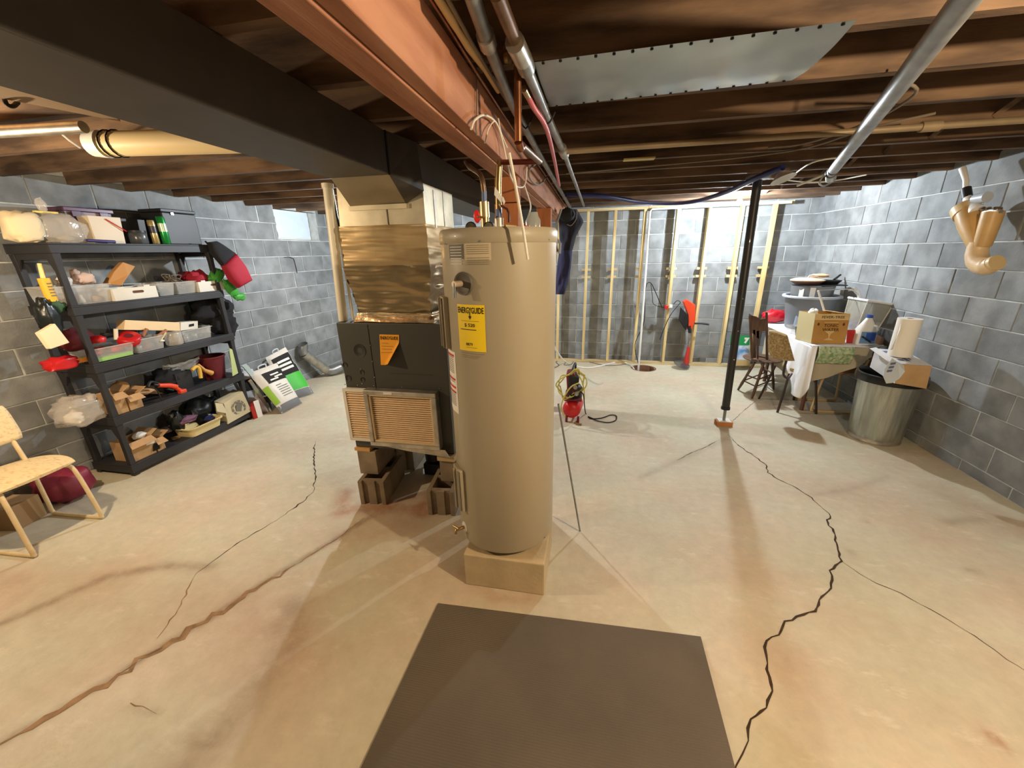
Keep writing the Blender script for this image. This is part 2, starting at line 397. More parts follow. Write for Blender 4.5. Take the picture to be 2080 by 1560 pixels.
ribbon([(1537, 812), (1510, 835), (1492, 852), (1482, 862)], .004, 'floor_crack', CRACK, .7, 5)
ribbon([(640, 896), (637, 935), (641, 965), (636, 1000)], .008, 'floor_crack', CRACK, .7, 6)
ribbon([(636, 1000), (615, 1020), (580, 1045)], .012, 'floor_crack', CRACK, .6, 7)
ribbon([(580, 1045), (540, 1070), (480, 1105), (420, 1150), (398, 1165)], .005, 'floor_crack', CRACK, .6, 8)
ribbon([(398, 1165), (385, 1190), (368, 1228), (340, 1270), (318, 1298)], .006, 'floor_crack', GROOVE, .6, 9)
ribbon([(740, 1052), (690, 1090), (640, 1122), (600, 1147)], .007, 'floor_crack', GROOVE, .6, 10)
ribbon([(600, 1147), (540, 1182), (480, 1222), (420, 1262), (350, 1302), (300, 1332), (240, 1370), (190, 1400), (150, 1425), (90, 1460), (40, 1490), (0, 1512), (-40, 1532)], .027, 'floor_crack', GROOVE, .45, 11)
ribbon([(330, 1316), (300, 1332), (240, 1370)], .008, 'floor_crack', CRACK, .9, 12)
ribbon([(265, 1428), (300, 1440), (318, 1450)], .007, 'floor_crack', GROOVE, .9, 13)
# sump hole in the floor
hb = MB(); hb.lathe([(HR + .02, .001), (HR - .005, .001), (HR - .01, -.02), (HR - .02, -.3)], (HOLE.x, HOLE.y, 0), 32)
hb.lathe([(0.001, -.3), (HR - .02, -.3)], (HOLE.x, HOLE.y, 0), 32)
hb.build('sump_hole', mat('sump_rust', S((120, 84, 62)), .9, var=.35, scale=12), floor, smooth=True)

# ---- block walls
def block_mesh(wd, hh, seed=0):
    mb = MB(); b = .003; d = .007
    def rect(x, z, y): return [(-wd / 2 + x, y, -hh / 2 + z), (wd / 2 - x, y, -hh / 2 + z), (wd / 2 - x, y, hh / 2 - z), (-wd / 2 + x, y, hh / 2 - z)]
    v = rect(0, 0, .001) + rect(0, 0, -d + b) + rect(b, b, -d)
    f = [(8, 9, 10, 11)]
    for k in range(4):
        j = (k + 1) % 4; f += [(k, j, 4 + j, 4 + k), (4 + k, 4 + j, 8 + j, 8 + k)]
    mb.add(v, f); m = bpy.data.meshes.new('concrete_block'); m.from_pydata([tuple(q) for q in mb.v], [], mb.f); m.materials.append(BLOCK); return m
BMESH = {}
def bm_(wd, hh):
    k = (round(wd, 3), round(hh, 3))
    if k not in BMESH: BMESH[k] = block_mesh(*k)
    return BMESH[k]
def block_wall(name, org, ang, length, u0=0, holes=(), seed=0, ztop=2.5, skip=None, phase=0.0, wallmb=None):
    rnd = random.Random(seed); mb = wallmb or MB()
    if wallmb is None: mb.box(u0, length, 0, .2, -.02, ztop)
    wall = mb.build(name, MORTAR, world=False); wall.location = (org[0], org[1], 0); wall.rotation_euler = (0, 0, ang)
    tag(wall, kind='structure')
    zs = [0.0] + [.092 + .2035 * k for k in range(11)] + [2.36]
    for r in range(len(zs) - 1):
        z0, z1 = zs[r], zs[r + 1]; hh = z1 - z0 - .010; off = (.203 if r % 2 else 0) + phase; u = u0 - .4 + (off % .406)
        while u < length:
            a, b = max(u, u0), min(u + .406, length)
            if b - a > .06:
                segs = [(a, b)]
                for (ha, hb, hz0, hz1) in holes:
                    if z0 + .05 < hz1 and z1 - .05 > hz0:
                        ns = []
                        for (p, q) in segs:
                            if q <= ha or p >= hb: ns.append((p, q))
                            else:
                                if ha - p > .05: ns.append((p, ha))
                                if q - hb > .05: ns.append((hb, q))
                        segs = ns
                for (p, q) in segs:
                    if skip and skip((p + q) / 2, (z0 + z1) / 2): continue
                    wd = round((q - p - .010) / .02) * .02 if abs(q - p - .406) > .01 else .396
                    o = bpy.data.objects.new('concrete_block', bm_(wd, hh)); o.parent = wall
                    o.location = ((p + q) / 2 + rnd.uniform(-.002, .002), rnd.uniform(-.001, .002), (z0 + z1) / 2 + rnd.uniform(-.0015, .0015))
                    o.rotation_euler = (0, rnd.uniform(-.004, .004), 0); COL.objects.link(o)
            u += .406
    return wall
block_wall('wall_back', (-4.4, YB), 0, 7.4, holes=[], seed=1, phase=.1)
block_wall('wall_right', (XR, YB + .02), -PI / 2, 6.0, seed=2, phase=.2)
LA = math.atan(.0576)
LW0 = (XL(YN), YN); lw_dir = Vector((math.sin(-LA) * -1, math.cos(LA)))
WY0, WY1 = 4.76, 5.36
cl = math.cos(LA)
mbw = MB(); u1, u2 = (WY0 - YN) / cl, (WY1 - YN) / cl + .16; LL = 8.6
mbw.box(2.6, u1, 0, .2, -.02, 2.5); mbw.box(u2, LL, 0, .2, -.02, 2.5); mbw.box(u1, u2, 0, .2, -.02, 1.935); mbw.box(u1, u2, 0, .2, 2.31, 2.5)
lwall = block_wall('wall_left', LW0, PI / 2 - LA, LL, u0=2.6, seed=3, phase=.05, wallmb=mbw, holes=[(u1, u2, 1.93, 2.5)])
# rough parging, crack in the left wall
ck = MB(); mw = Matrix.Translation((LW0[0], LW0[1], 0)) @ Matrix.Rotation(PI / 2 - LA, 4, 'Z')
pts = [(u1 + .02, 1.71), (u1 + .1, 1.715), (u1 + .18, 1.69), (u1 + .19, 1.6), (u1 + .195, 1.50)]
ck.tube([mw @ Vector((u, -.0155, z)) for u, z in pts], .004, 5); ck.build('wall_crack', CRACK, lwall, world=True) if False else None
o = MB().tube([Vector((u, -.0155, z)) for u, z in pts], .004, 5).build('wall_crack', CRACK, lwall, world=False)
# near walls outside the frame, closing the room
mb = MB(); mb.box(-4.7, XR + .2, YN - .2, YN, -.02, 2.5); tag(mb.build('wall_front', BLOCK), kind='structure')
mb = MB(); mb.box(XR, XR + .2, YN - .2, .43, -.02, 2.5); tag(mb.build('trim_1', BLOCK), kind='structure')
mb = MB(); mb.box(-4.75, -4.39, YN, .62, -.02, 2.5); tag(mb.build('trim_2', BLOCK), kind='structure')

# ---- basement window, covered from outside with a white sheet
win = MB(); 
def wq(u, z, y=0.05): return mw @ Vector((u, y, z))
wb = MB(); wb.hexa([wq(u1, 1.94, .02), wq(u2 - .15, 1.94, .02), wq(u2 - .15, 1.94, .09), wq(u1, 1.94, .09)], [wq(u1, 1.965, .02), wq(u2 - .15, 1.965, .02), wq(u2 - .15, 1.965, .09), wq(u1, 1.965, .09)])
wb.hexa([wq(u1, 2.275, .02), wq(u2 - .15, 2.275, .02), wq(u2 - .15, 2.275, .09), wq(u1, 2.275, .09)], [wq(u1, 2.30, .02), wq(u2 - .15, 2.30, .02), wq(u2 - .15, 2.30, .09), wq(u1, 2.30, .09)])
wo = wb.build('window_1', WHITEP); tag(wo, kind='structure')
def sheetfn(u, v):
    uu = u1 + .01 + u * (u2 - u1 - .17); zz = 1.955 + v * .33
    return wq(uu, zz, .006 + .010 * noise.noise(Vector((u * 4, v * 4, 2))) + .006 * noise.noise(Vector((u * 11, v * 9, 5))))
MB().grid(sheetfn, 24, 16).build('window_cover', mat('window_sheet', S((206, 222, 232)), .75, bump=.2, bscale=20), wo, smooth=True)
MB().hexa([wq(u2 - .15, 1.94, 0.0), wq(u2, 1.94, 0.0), wq(u2, 1.94, .1), wq(u2 - .15, 1.94, .1)], [wq(u2 - .15, 2.3, 0.0), wq(u2, 2.3, 0.0), wq(u2, 2.3, .1), wq(u2 - .15, 2.3, .1)]).build('mortar_fill', MORTAR, wo)

# ---- ceiling: subfloor boards, joists
cb = MB().box(-4.7, XR + .2, YN - .2, YB + .2, 2.505, 2.53); ceil = cb.build('ceiling', SUB, loc=(0, 0, 0)); tag(ceil, kind='structure')
y = YN - .1
bm = MB().box(-3.85, 3.85, -.068, .068, -.008, .008).build('subfloor_board', SUB, ceil, bevel=0, world=False)
bm.location = (-.8, y, 2.494); y += .142
while y < YB + .1:
    o = bm.copy(); o.location = (-.8, y, 2.494); COL.objects.link(o); y += .142
jm = MB().box(-3.9, 3.9, -.022, .022, 0, .185)
jo = jm.build('joist', JOIST, ceil, world=False); jo.location = (-.8, 1.532 - .406 * 8, ZJ)
JY = []
rj = random.Random(4)
for k in range(-8, 13):
    yy = 1.532 + .406 * k
    if yy > YB - .1: break
    JY.append(yy)
    if k > -8:
        o = jo.copy(); COL.objects.link(o); o.location = (-.8, yy, ZJ + rj.uniform(-.004, .004)); o.rotation_euler = (0, 0, rj.uniform(-.002, .002))
# rim board at the back and strips over the side walls
MB().box(-4.5, XR, YB - .09, YB - .04, ZJ + .02, 2.49).build('rim_board', JOIST, ceil)
# cross bridging between joists
BR = MB()
for k in range(0, 12):
    if k >= len(JY) - 1: break
for i in range(6, len(JY) - 1):
    for X in (1.9,):
        a, b = JY[i] + .022, JY[i + 1] - .022
        mbb = MB(); mbb.tube([(X, a, ZJ + .02), (X, b, ZJ + .165)], .016, 4); mbb.build('bridging', JOIST, ceil)
        mbb = MB(); mbb.tube([(X + .045, a, ZJ + .165), (X + .045, b, ZJ + .02)], .016, 4); mbb.build('bridging', JOIST, ceil)

# ================================================================ BEAM, POSTS
bt = thing('support_beam', (-.495, 2.2, 2.115), 'heavy built-up wooden beam running to the back wall under the joists', 'beam')
pw = .047
for k in range(3):
    zb = 2.12 - (.006 if k == 1 else 0)
    MB().box(-.566 + k * pw + .0015, -.566 + (k + 1) * pw - .0015, YN + .01, YB - .1, zb + .0, 2.298).build('ply', BEAM, bt, bevel=.003)
wp = thing('wooden_post', (-.50, 2.44, 0), 'brown wooden post under the beam behind the tall water heater', 'post')
MB().box(-.565, -.43, 2.37, 2.47, 0, 1.98).build('post_lower', POSTW, wp, bevel=.003)
MB().box(-.563, -.432, 2.375, 2.465, 1.985, 2.118).build('post_head', POSTW, wp, bevel=.003)
wp2 = thing('wooden_post', (-.5, 4.2, 0), 'brown wooden post under the far part of the beam', 'post')
MB().box(-.57, -.43, 4.14, 4.27, 0, 2.118).build('shaft', POSTW, wp2, bevel=.003)

# black telescopic jack post
sp = thing('jack_post', (1.37, 4.06, 0), 'black steel jack post standing on a wood block', 'post')
b0 = oz(1472, 852, .06); b0 = Vector((1.372, 4.02, 0)); tpt = Vector((1.365, 4.14, ZJ))
def pl(t): return b0.lerp(tpt, t)
MB().tube([pl(.075), pl(.985)], .036, 20).build('outer_tube', mat('post_black', S((40, 38, 36)), .42, coat=.2), sp, smooth=True)
MB().tube([pl(.02), pl(.08)], .014, 12).build('screw_rod', GALVD, sp, smooth=True)
MB().tube([pl(.073), pl(.085)], .042, 20).build('collar', BLACKP, sp, smooth=True)
MB().box(-.06, .06, -.05, .05, 0, .006).xf(Matrix.Translation((b0.x, b0.y, .048))).build('base_plate', WHITEP, sp)
MB().box(tpt.x - .08, tpt.x + .08, tpt.y - .06, tpt.y + .06, ZJ - .028, ZJ - .001).build('head_plate', GALVD, sp)
for t in (.30, .42, .55): MB().lathe([(.006, 0), (.006, .01)], pl(t) + Vector((0, -.037, 0)), 8, axis=(0, -1, 0), cap=True).build('bolt', CHROME, sp)
wbk = MB().box(-.075, .075, -.045, .045, 0, .046).xf(Matrix.Translation((b0.x, b0.y, 0)) @ Matrix.Rotation(.05, 4, 'Z')).build('wood_block', mat('orange_wood', S((206, 140, 76)), .7, col2=S((176, 106, 54)), scale=5), bevel=.003)
tag(wbk, 'short orange-brown wood block under the jack post', 'block')

# ================================================================ STUD WALL
sw = thing('stud_wall', (.9, 6.28, 0), 'open stud wall of pale new timber in front of the back wall', 'framing')
FY0, FY1 = 6.25, 6.34
MB().box(-.60, 2.55, FY0, FY1, 0, .038).build('bottom_plate', PLATE, sw, bevel=.002)
MB().box(-.60, .72, FY0, FY1, 2.25, 2.288).build('top_plate', PLATE, sw, bevel=.002)
MB().box(.722, 2.55, FY0, FY1, 2.25, 2.288).build('top_plate', PLATE, sw, bevel=.002)
sx = [-.50, -.085, .30, .705, 1.145, 1.555, 1.965, 2.365]; lean = [.0, 0, 0, .0, 0, 0, 0, 0]
for i, X in enumerate(sx):
    X -= .02
    MB().hexa([(X - .019, FY0, .039), (X + .019, FY0, .039), (X + .019, FY1, .039), (X - .019, FY1, .039)],
              [(X - .019 + lean[i], FY0, 2.249), (X + .019 + lean[i], FY0, 2.249), (X + .019 + lean[i], FY1, 2.249), (X - .019 + lean[i], FY1, 2.249)]).build('stud', STUD, sw, bevel=.002)
for X in sx[1:]:
    for z in (1.33, 1.44):
        for s_ in (-1, 1):
            if (X, s_) == (sx[3], 1): continue
            MB().box(X - .02 + s_ * .045 - .024, X - .02 + s_ * .045 + .024, FY1 - .02, FY1 + .03, z - .016, z + .016).build('bracing_block', PLATE, sw)
# white conduit along the top plate and down to the sump
wc = MB(); A = oy(1322, 423, FY0 - .03); 
wc.tube([Vector((HOLE.x - .075, HOLE.y - .02, -.25)), Vector((HOLE.x - .075, HOLE.y - .02, .02)), Vector((.755, 6.2, 1.0)), Vector((A.x - .008, FY0 - .03, 2.21)), Vector((A.x + .02, FY0 - .03, 2.246)), Vector((2.5, FY0 - .03, 2.262))], .015, 10)
tag(wc.build('drain_pipe', WHITEP, smooth=True), 'thin white pipe rising from the floor hole and running along the studs', 'pipe')
# ================================================================ DUCT TRUNK AND PLENUM
dt = thing('air_duct', (-1.2, 1.0, 2.10), 'long dark-painted rectangular air duct hanging beside the beam', 'duct')
MB().hexa([(-1.30, -1.9, 2.10), (-.99, -1.9, 2.10), (-1.03, 2.05, 2.10), (-1.36, 2.05, 2.10)],
          [(-1.30, -1.9, 2.295), (-.99, -1.9, 2.295), (-1.03, 2.05, 2.295), (-1.36, 2.05, 2.295)]).build('trunk', DUCTM, dt, bevel=.003)
MB().hexa([(-1.36, 2.052, 2.10), (-1.03, 2.052, 2.10), (-1.07, 2.30, 1.995), (-1.42, 2.30, 1.985)],
          [(-1.36, 2.052, 2.294), (-1.03, 2.052, 2.294), (-1.03, 2.30, 2.294), (-1.42, 2.30, 2.294)]).build('transition', mat('painted_galv', S((150, 138, 114)), .5, metal=.3, var=.1, scale=5), dt, bevel=.002)
MB().add([(-1.028, 2.052, 2.295), (-1.028, 2.052, 2.10), (-1.068, 2.299, 1.995), (-.955, 2.299, 2.055), (-.975, 2.299, 2.295)],
         [(0, 1, 2, 3, 4)]).build('side_flare', DUCTM, dt, solid=.003)
MB().hexa([(-1.42, 2.301, 2.10), (-1.0, 2.301, 2.10), (-1.06, 6.1, 2.10), (-1.38, 6.1, 2.10)],
          [(-1.42, 2.301, 2.294), (-.975, 2.301, 2.294), (-1.06, 6.1, 2.294), (-1.38, 6.1, 2.294)]).build('far_trunk', DUCTM, dt, bevel=.003)
MB().box(-1.425, -1.065, 2.285, 2.300, 1.968, 1.994).build('drive_strip', mat('strip_galv', S((206, 196, 168)), .45, metal=.4), dt)
MB().box(-1.031, -1.024, 2.045, 2.058, 2.10, 2.295).build('seam', BLACK, dt)

# plenum on the furnace
pn = thing('plenum', (-1.24, 2.55, 1.3), 'galvanised sheet-metal plenum wrapped in shiny tape on top of the furnace', 'duct')
PX0, PX1, PY0, PY1 = -1.515, -.962, 2.303, 2.80
MB().add([(PX0, PY0, 1.88), (PX1, PY0, 1.865), (PX1, PY1, 1.865), (PX0, PY1, 1.88), (-1.50, PY0, 2.10), (-1.06, PY0, 1.995), (PX1, PY0, 2.0985), (PX1, PY1, 2.098), (PX0, PY1, 2.098)],
         [(0, 1, 6, 5, 4), (1, 2, 7, 6), (2, 3, 8, 7), (3, 0, 4, 8), (0, 3, 2, 1), (4, 5, 6, 7, 8)]).build('plenum_box', mat('plenum_galv', S((214, 204, 178)), .38, metal=.6, var=.22, scale=8, lo=.3, hi=.7), pn, bevel=.002)
def ring(z0, z1, e0, e1, amp, seed, nz, fz=30):
    # wrinkled band round the plenum; perimeter walked as four sides
    def prof(t):
        t = (t % 1) * 4; k = int(t); f = t - k
        C = [(PX0, PY0), (PX1, PY0), (PX1, PY1), (PX0, PY1)]; a = C[k]; b = C[(k + 1) % 4]
        return a[0] + (b[0] - a[0]) * f, a[1] + (b[1] - a[1]) * f, (k, f)
    def fn(u, v):
        x, y, (k, f) = prof(u + 1e-6 if u < 1 else 0)
        e = e0 + (e1 - e0) * v; cxm, cym = (PX0 + PX1) / 2, (PY0 + PY1) / 2
        x = cxm + (x - cxm) * (1 + e / .277); y = cym + (y - cym) * (1 + e / .25)
        z = z0 + (z1 - z0) * v
        h = amp * noise.noise(Vector((u * 5 + seed, z * fz + 3 * u, seed))) + amp * .5 * noise.noise(Vector((u * 17 + seed, z * fz * 2.2 + 5 * u, seed)))
        nx_, ny_ = [(0, -1), (1, 0), (0, 1), (-1, 0)][k]
        return (x + nx_ * h, y + ny_ * h, z + amp * .3 * noise.noise(Vector((u * 9, v * 3, seed))))
    return MB().grid(fn, 96, nz)
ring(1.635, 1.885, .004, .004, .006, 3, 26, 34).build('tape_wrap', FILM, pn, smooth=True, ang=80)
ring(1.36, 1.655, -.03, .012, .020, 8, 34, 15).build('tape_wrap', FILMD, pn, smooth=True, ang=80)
ring(1.308, 1.368, .0, -.022, .012, 5, 10, 60).build('foil_band', FOIL, pn, smooth=True, ang=80)
MB().box(-1.2, -1.195, PY0 - .005, PY0 - .001, 1.885, 2.0).build('seam', GALV, pn)
MB().box(PX1, PX1 + .004, 2.45, 2.47, 1.87, 2.08).build('seam', GALV, pn)
MB().box(PX1, PX1 + .004, 2.61, 2.63, 1.87, 2.09).build('seam', GALV, pn)

# ================================================================ FURNACE
fn_ = thing('furnace', (-1.26, 2.6, .40), 'dark grey furnace cabinet with round knock-out holes, raised on concrete blocks', 'furnace')
FX0, FX1, FY_, FYb, FZ0, FZ1 = -1.632, -.885, 2.282, 2.96, .405, 1.305
cab = MB().box(FX0, FX1, FY_, FYb, FZ0, FZ1).build('cabinet', FURN, fn_, bevel=.004)
MB().box(FX0 + .002, FX0 + .004 + .0, FY_ - .003, FY_, .78, FZ1).build('seam', BLACK, fn_) if False else None
sx_ = oy(752, 700, FY_).x
MB().box(sx_ - .0015, sx_ + .0015, FY_ - .0025, FY_ - .0, .80, FZ1 - .01).build('panel_seam', BLACK, fn_)
MB().box(-1.29, -1.0, FY_ - .003, FY_, 1.0 - .03, 1.0 - .026).build('panel_crease', FURN, fn_)
for (x, y, r) in ((731, 712, .043), (701, 741, .017), (708, 768, .021), (736, 756, .015), (737, 771, .016)):
    p = oy(x, y, FY_); MB().lathe([(.0005, -.0005), (r * .85, .0005), (r, .003), (r, -.002)], p, 24, axis=(0, -1, 0)).build('knockout', mat('knockout_dark', S((34, 34, 32)), .6), fn_, smooth=True)
for (x, y) in ((750, 666), (753, 701), (757, 734), (733, 749), (761, 766), (760, 783), (736, 779), (727, 782), (701, 781), (817, 786), (893, 789)):
    p = oy(x, y, FY_); MB().lathe([(.0045, 0), (.0035, .004)], p, 8, axis=(0, -1, 0), cap=True).build('screw', CHROME, fn_)
# curled energy label on the cabinet
def flab(u, v):
    a, b_, c_, d_ = oy(771, 679, FY_), oy(811, 680, FY_), oy(774, 741, FY_), oy(812, 741, FY_)
    p = (a * (1 - u) + b_ * u) * (1 - v) + (c_ * (1 - u) + d_ * u) * v
    k = max(0, u + v - 1.25); return (p.x - k * .06, p.y - .003 - k * .09, p.z + k * .03)
el = MB().grid(flab, 12, 14).build('energy_label', ORA, fn_, smooth=True); lab(el, 'orange energy label with its lower corner curled off')
pm = lambda x, y, o=.0045: oy(x, y, FY_) + Vector((0, -o, 0))
def textat(txt, a, b, hpx, m, par, nm='lettering', bold=0.0, wpx=None, yoff=.0045, plane='y', P=None):
    # a,b: world end points of the text's baseline middle line
    a, b = Vector(a), Vector(b); u = (b - a).normalized(); t = text_mb(txt, 1.0, 'CENTER', .0, bold=bold)
    xs = [v.x for v in t.v]; ys = [v.y for v in t.v]; w_ = max(xs) - min(xs); h_ = max(ys) - min(ys)
    t.v = [Vector(((v.x - (max(xs) + min(xs)) / 2) * (b - a).length / w_, (v.y - (max(ys) + min(ys)) / 2) * hpx / h_, v.z)) for v in t.v]
    up = Vector((0, 0, 1)) if P is None else Vector(P)
    t.xf(frame((a + b) / 2, u, up)); return t.build(nm, m, par)
textat('ENERGYGUIDE', pm(773, 686), pm(809, 687), .022, PRINT, el, bold=.012)
def bars(par, pts, m=PRINTG, h=.0022):
    mb = MB()
    for (a, b) in pts:
        a, b = Vector(a), Vector(b); u = (b - a).normalized(); mb.hexa([a, b, b + Vector((0, -.0004, 0)), a + Vector((0, -.0004, 0))], [a + Vector((0, 0, h)), b + Vector((0, 0, h)), b + Vector((0, -.0004, h)), a + Vector((0, -.0004, h))])
    return mb.build('print_lines', m, par)
bars(el, [(pm(776, 697), pm(790, 698)), (pm(776, 703), pm(800, 704)), (pm(777, 709), pm(797, 710)), (pm(775, 716), pm(809, 716))])
# filter housing and filters on the lower front
fh = oy(735, 790, FY_ - .06)
HX0, HX1, HZ0, HZ1 = oy(737, 792, 2.22).x, oy(884, 800, 2.22).x, oy(745, 905, 2.22).z + .005, oy(737, 792, 2.22).z
fr = thing('filter_housing', (-1.2, 2.25, HZ0), 'open metal filter housing with pleated filter on the furnace front', 'filter')
def frm(mb, x0, x1, z0, z1, y0, y1, t):
    mb.box(x0, x1, y0, y1, z1 - t, z1); mb.box(x0, x1, y0, y1, z0, z0 + t); mb.box(x0, x0 + t, y0, y1, z0 + t, z1 - t); mb.box(x1 - t, x1, y0, y1, z0 + t, z1 - t); return mb
frm(MB(), HX0, HX1, HZ0, HZ1, 2.215, 2.279, .03).build('frame', GALV, fr, bevel=.004)
frm(MB(), HX0 + .028, HX1 - .028, HZ0 + .028, HZ1 - .028, 2.222, 2.24, .016).build('inner_lip', mat('lip_metal', S((216, 196, 160)), .45, metal=.3), fr, bevel=.005)
def pleats(x0, x1, z0, z1, y, amp, n):
    mb = MB(); V = []
    for i in range(n * 2 + 1):
        z = z0 + (z1 - z0) * i / (2 * n); yy = y + (amp if i % 2 else 0); V += [(x0, yy, z), (x1, yy, z)]
    mb.add(V, [(2 * i, 2 * i + 1, 2 * i + 3, 2 * i + 2) for i in range(2 * n)]); return mb
PLE = mat('pleat_media', S((240, 214, 176)), .9, var=.06, scale=20)
MB().box(HX0 + .036, HX1 - .036, 2.258, 2.262, HZ0 + .036, HZ1 - .036).build('pleat_gap_shade', mat('gap_shade_brown', S((150, 112, 84)), .9), fr)  # brown behind the ribs paints in the shade between pleats
def ribs(x0, x1, z0, z1, yf, yb, n, par):
    mb = MB(); dz = (z1 - z0) / n
    for i in range(n):
        z = z0 + dz * i + dz * .2
        mb.add([(x0, yf, z + dz * .12), (x1, yf, z + dz * .12), (x1, yf, z + dz * .5), (x0, yf, z + dz * .5), (x0, yb, z - dz * .05), (x1, yb, z - dz * .05), (x1, yb, z + dz * .66), (x0, yb, z + dz * .66)], [(0, 1, 2, 3), (0, 4, 5, 1), (3, 2, 6, 7), (0, 3, 7, 4), (1, 5, 6, 2)])
    o = mb.build('pleated_media', PLE, par); o['kind'] = 'stuff'; return o
ribs(HX0 + .04, HX1 - .04, HZ0 + .038, HZ1 - .038, 2.236, 2.257, 22, fr)
MB().box(-1.32, -1.26, 2.2135, 2.2145, HZ1 - .022, HZ1 - .006).build('sticker', PAPER, fr)
CX0 = oy(697, 793, 2.262).x
cf = thing('air_filter', (CX0 + .1, 2.26, HZ0), 'white-framed pleated air filter sticking out left of the metal housing', 'filter')
frm(MB(), CX0, HX1 - .2, HZ0 + .01, HZ1 - .008, 2.252, 2.277, .022).build('card_frame', CARDW, cf)
MB().box(CX0 + .02, HX0 - .001, 2.272, 2.275, HZ0 + .03, HZ1 - .03).build('pleat_gap_shade', mat('gap_shade_brown', S((150, 112, 84)), .9), cf)
ribs(CX0 + .022, HX0 - .001, HZ0 + .032, HZ1 - .032, 2.256, 2.271, 20, cf)
# drip pan lip / burner box under the front
MB().add([(-1.42, 2.235, HZ0), (-.93, 2.235, HZ0), (-.90, 2.235, HZ0 - .055), (-1.2, 2.235, HZ0 - .03)], [(0, 1, 2, 3)]).build('drip_lip', GALV, fr, solid=.004)

# concrete blocks under the furnace
def cinder(loc, rot, label, size=(.19, .40, .19)):
    sx, sy, sz = size; mb = MB(); t = .03
    mb.box(-sx / 2, -sx / 2 + t, -sy / 2, sy / 2, 0, sz); mb.box(sx / 2 - t, sx / 2, -sy / 2, sy / 2, 0, sz)
    mb.box(-sx / 2 + t, sx / 2 - t, -sy / 2 + .02, -sy / 2 + .02 + t, 0, sz - .0005); mb.box(-sx / 2 + t, sx / 2 - t, sy / 2 - .05, sy / 2 - .02, 0, sz - .0005); mb.box(-sx / 2 + t, sx / 2 - t, -t / 2, t / 2, 0, sz - .0005)
    mb.box(-.028, .028, -sy / 2 + .004, -sy / 2 + .02, 0, sz - .001)
    mb.xf(Matrix.Translation(loc) @ Matrix.Rotation(rot, 4, 'Z')); o = mb.build('concrete_block', CINDER, bevel=.002); return tag(o, label, 'block')
def solidb(loc, rot, label, size):
    sx, sy, sz = size; mb = MB().box(-sx / 2, sx / 2, -sy / 2, sy / 2, 0, sz); mb.xf(Matrix.Translation(loc) @ Matrix.Rotation(rot, 4, 'Z'))
    return tag(mb.build('concrete_block', CINDER, bevel=.003), label, 'block')
cinder((-1.515, 2.375, 0), .12, 'hollow concrete block, lower one of the front left furnace support')
solidb((-1.56, 2.42, .191), .06, 'solid concrete block on top of the front left furnace support', (.14, .30, .185))
cinder((-.975, 2.34, 0), .10, 'hollow concrete block, lower one of the front right furnace support')
solidb((-.94, 2.42, .191), .05, 'solid concrete block on top of the front right furnace support', (.12, .30, .17))
cinder((-1.50, 2.86, 0), .05, 'hollow concrete block, lower one of the rear left furnace support')
solidb((-1.52, 2.84, .191), .06, 'solid concrete block on top of the rear left furnace support', (.14, .2, .19))
cinder((-1.0, 2.86, 0), .0, 'hollow concrete block, lower one of the rear right furnace support')
solidb((-.98, 2.84, .191), .0, 'solid concrete block on top of the rear right furnace support', (.14, .2, .19))
tag(MB().box(-1.64, -1.52, 2.27, 2.55, .377, .402).build('wood_shim', mat('shim_wood', S((206, 160, 96)), .7)), 'short tan wood shim on the left furnace support', 'shim')
tag(MB().box(-1.0, -.875, 2.25, 2.94, .3635, .402).build('wood_shim', mat('shim_wood2', S((196, 172, 126)), .7)), 'long pale wood strip on the right furnace support', 'shim')
pu = thing('pump', (-1.22, 2.72, 0), 'black pump hanging under the furnace between the blocks', 'pump')
MB().lathe([(.03, .10), (.075, .12), (.08, .26), (.05, .30), (.0, .30)], (-1.22, 2.7, 0), 20).build('body', BLACKP, pu, smooth=True)
MB().box(-1.29, -1.15, 2.62, 2.78, 0, .10).build('tank', BLACKP, pu, bevel=.008)
MB().tube([(-1.22, 2.7, .3), (-1.23, 2.68, .35), (-1.28, 2.6, .39)], .01, 8, smooth=4).build('hose', BLACK, pu, smooth=True)

# ================================================================ WATER HEATER
HC = Vector((-.429, 1.858, 0)); HRd = .262; HB, HT = .203, 1.815
tag(MB().box(-.612, -.18, 1.60, 2.02, 0, .203).build('concrete_slab_block', PALEC, bevel=.006), 'pale concrete block pedestal under the tall water heater', 'block')
wh = thing('water_heater', (HC.x, HC.y, .2035), 'tall taupe cylindrical electric water heater with a yellow energy label', 'water heater')
MB().lathe([(0, HB + .001), (HRd - .05, HB + .002), (HRd - .035, HB + .02), (HRd - .035, HB + .03)], HC, 72).build('bottom_pan', TANKD, wh, smooth=True)
MB().lathe([(HRd - .036, HB + .03), (HRd - .006, HB + .036), (HRd, HB + .055), (HRd, HT - .058)], HC, 96).build('jacket', TANK, wh, smooth=True, ang=50)
MB().lathe([(HRd + .0005, HT - .060), (HRd + .004, HT - .057), (HRd + .004, HT - .012), (HRd - .004, HT), (HRd - .03, HT + .001), (0, HT + .006)], HC, 96).build('top_cap', TANK, wh, smooth=True, ang=50)
def hit(x, y, r=HRd):     # angle and height where the sight line meets the heater
    d = ray(x, y); A = d[0] ** 2 + d[1] ** 2; B = -2 * (d[0] * HC.x + d[1] * HC.y); Cc = HC.x ** 2 + HC.y ** 2 - r * r
    D = max(B * B - 4 * A * Cc, 0); t = (-B - math.sqrt(D)) / (2 * A)
    return math.atan2(d[1] * t - HC.y, d[0] * t - HC.x), CH + d[2] * t
def cyl(a, z, r=HRd): return Vector((HC.x + r * math.cos(a), HC.y + r * math.sin(a), z))
def patch(a0, a1, z0, z1, off, n=10):
    return MB().grid(lambda u, v: cyl(a0 + (a1 - a0) * u, z0 + (z1 - z0) * v, HRd + off), n, 2)
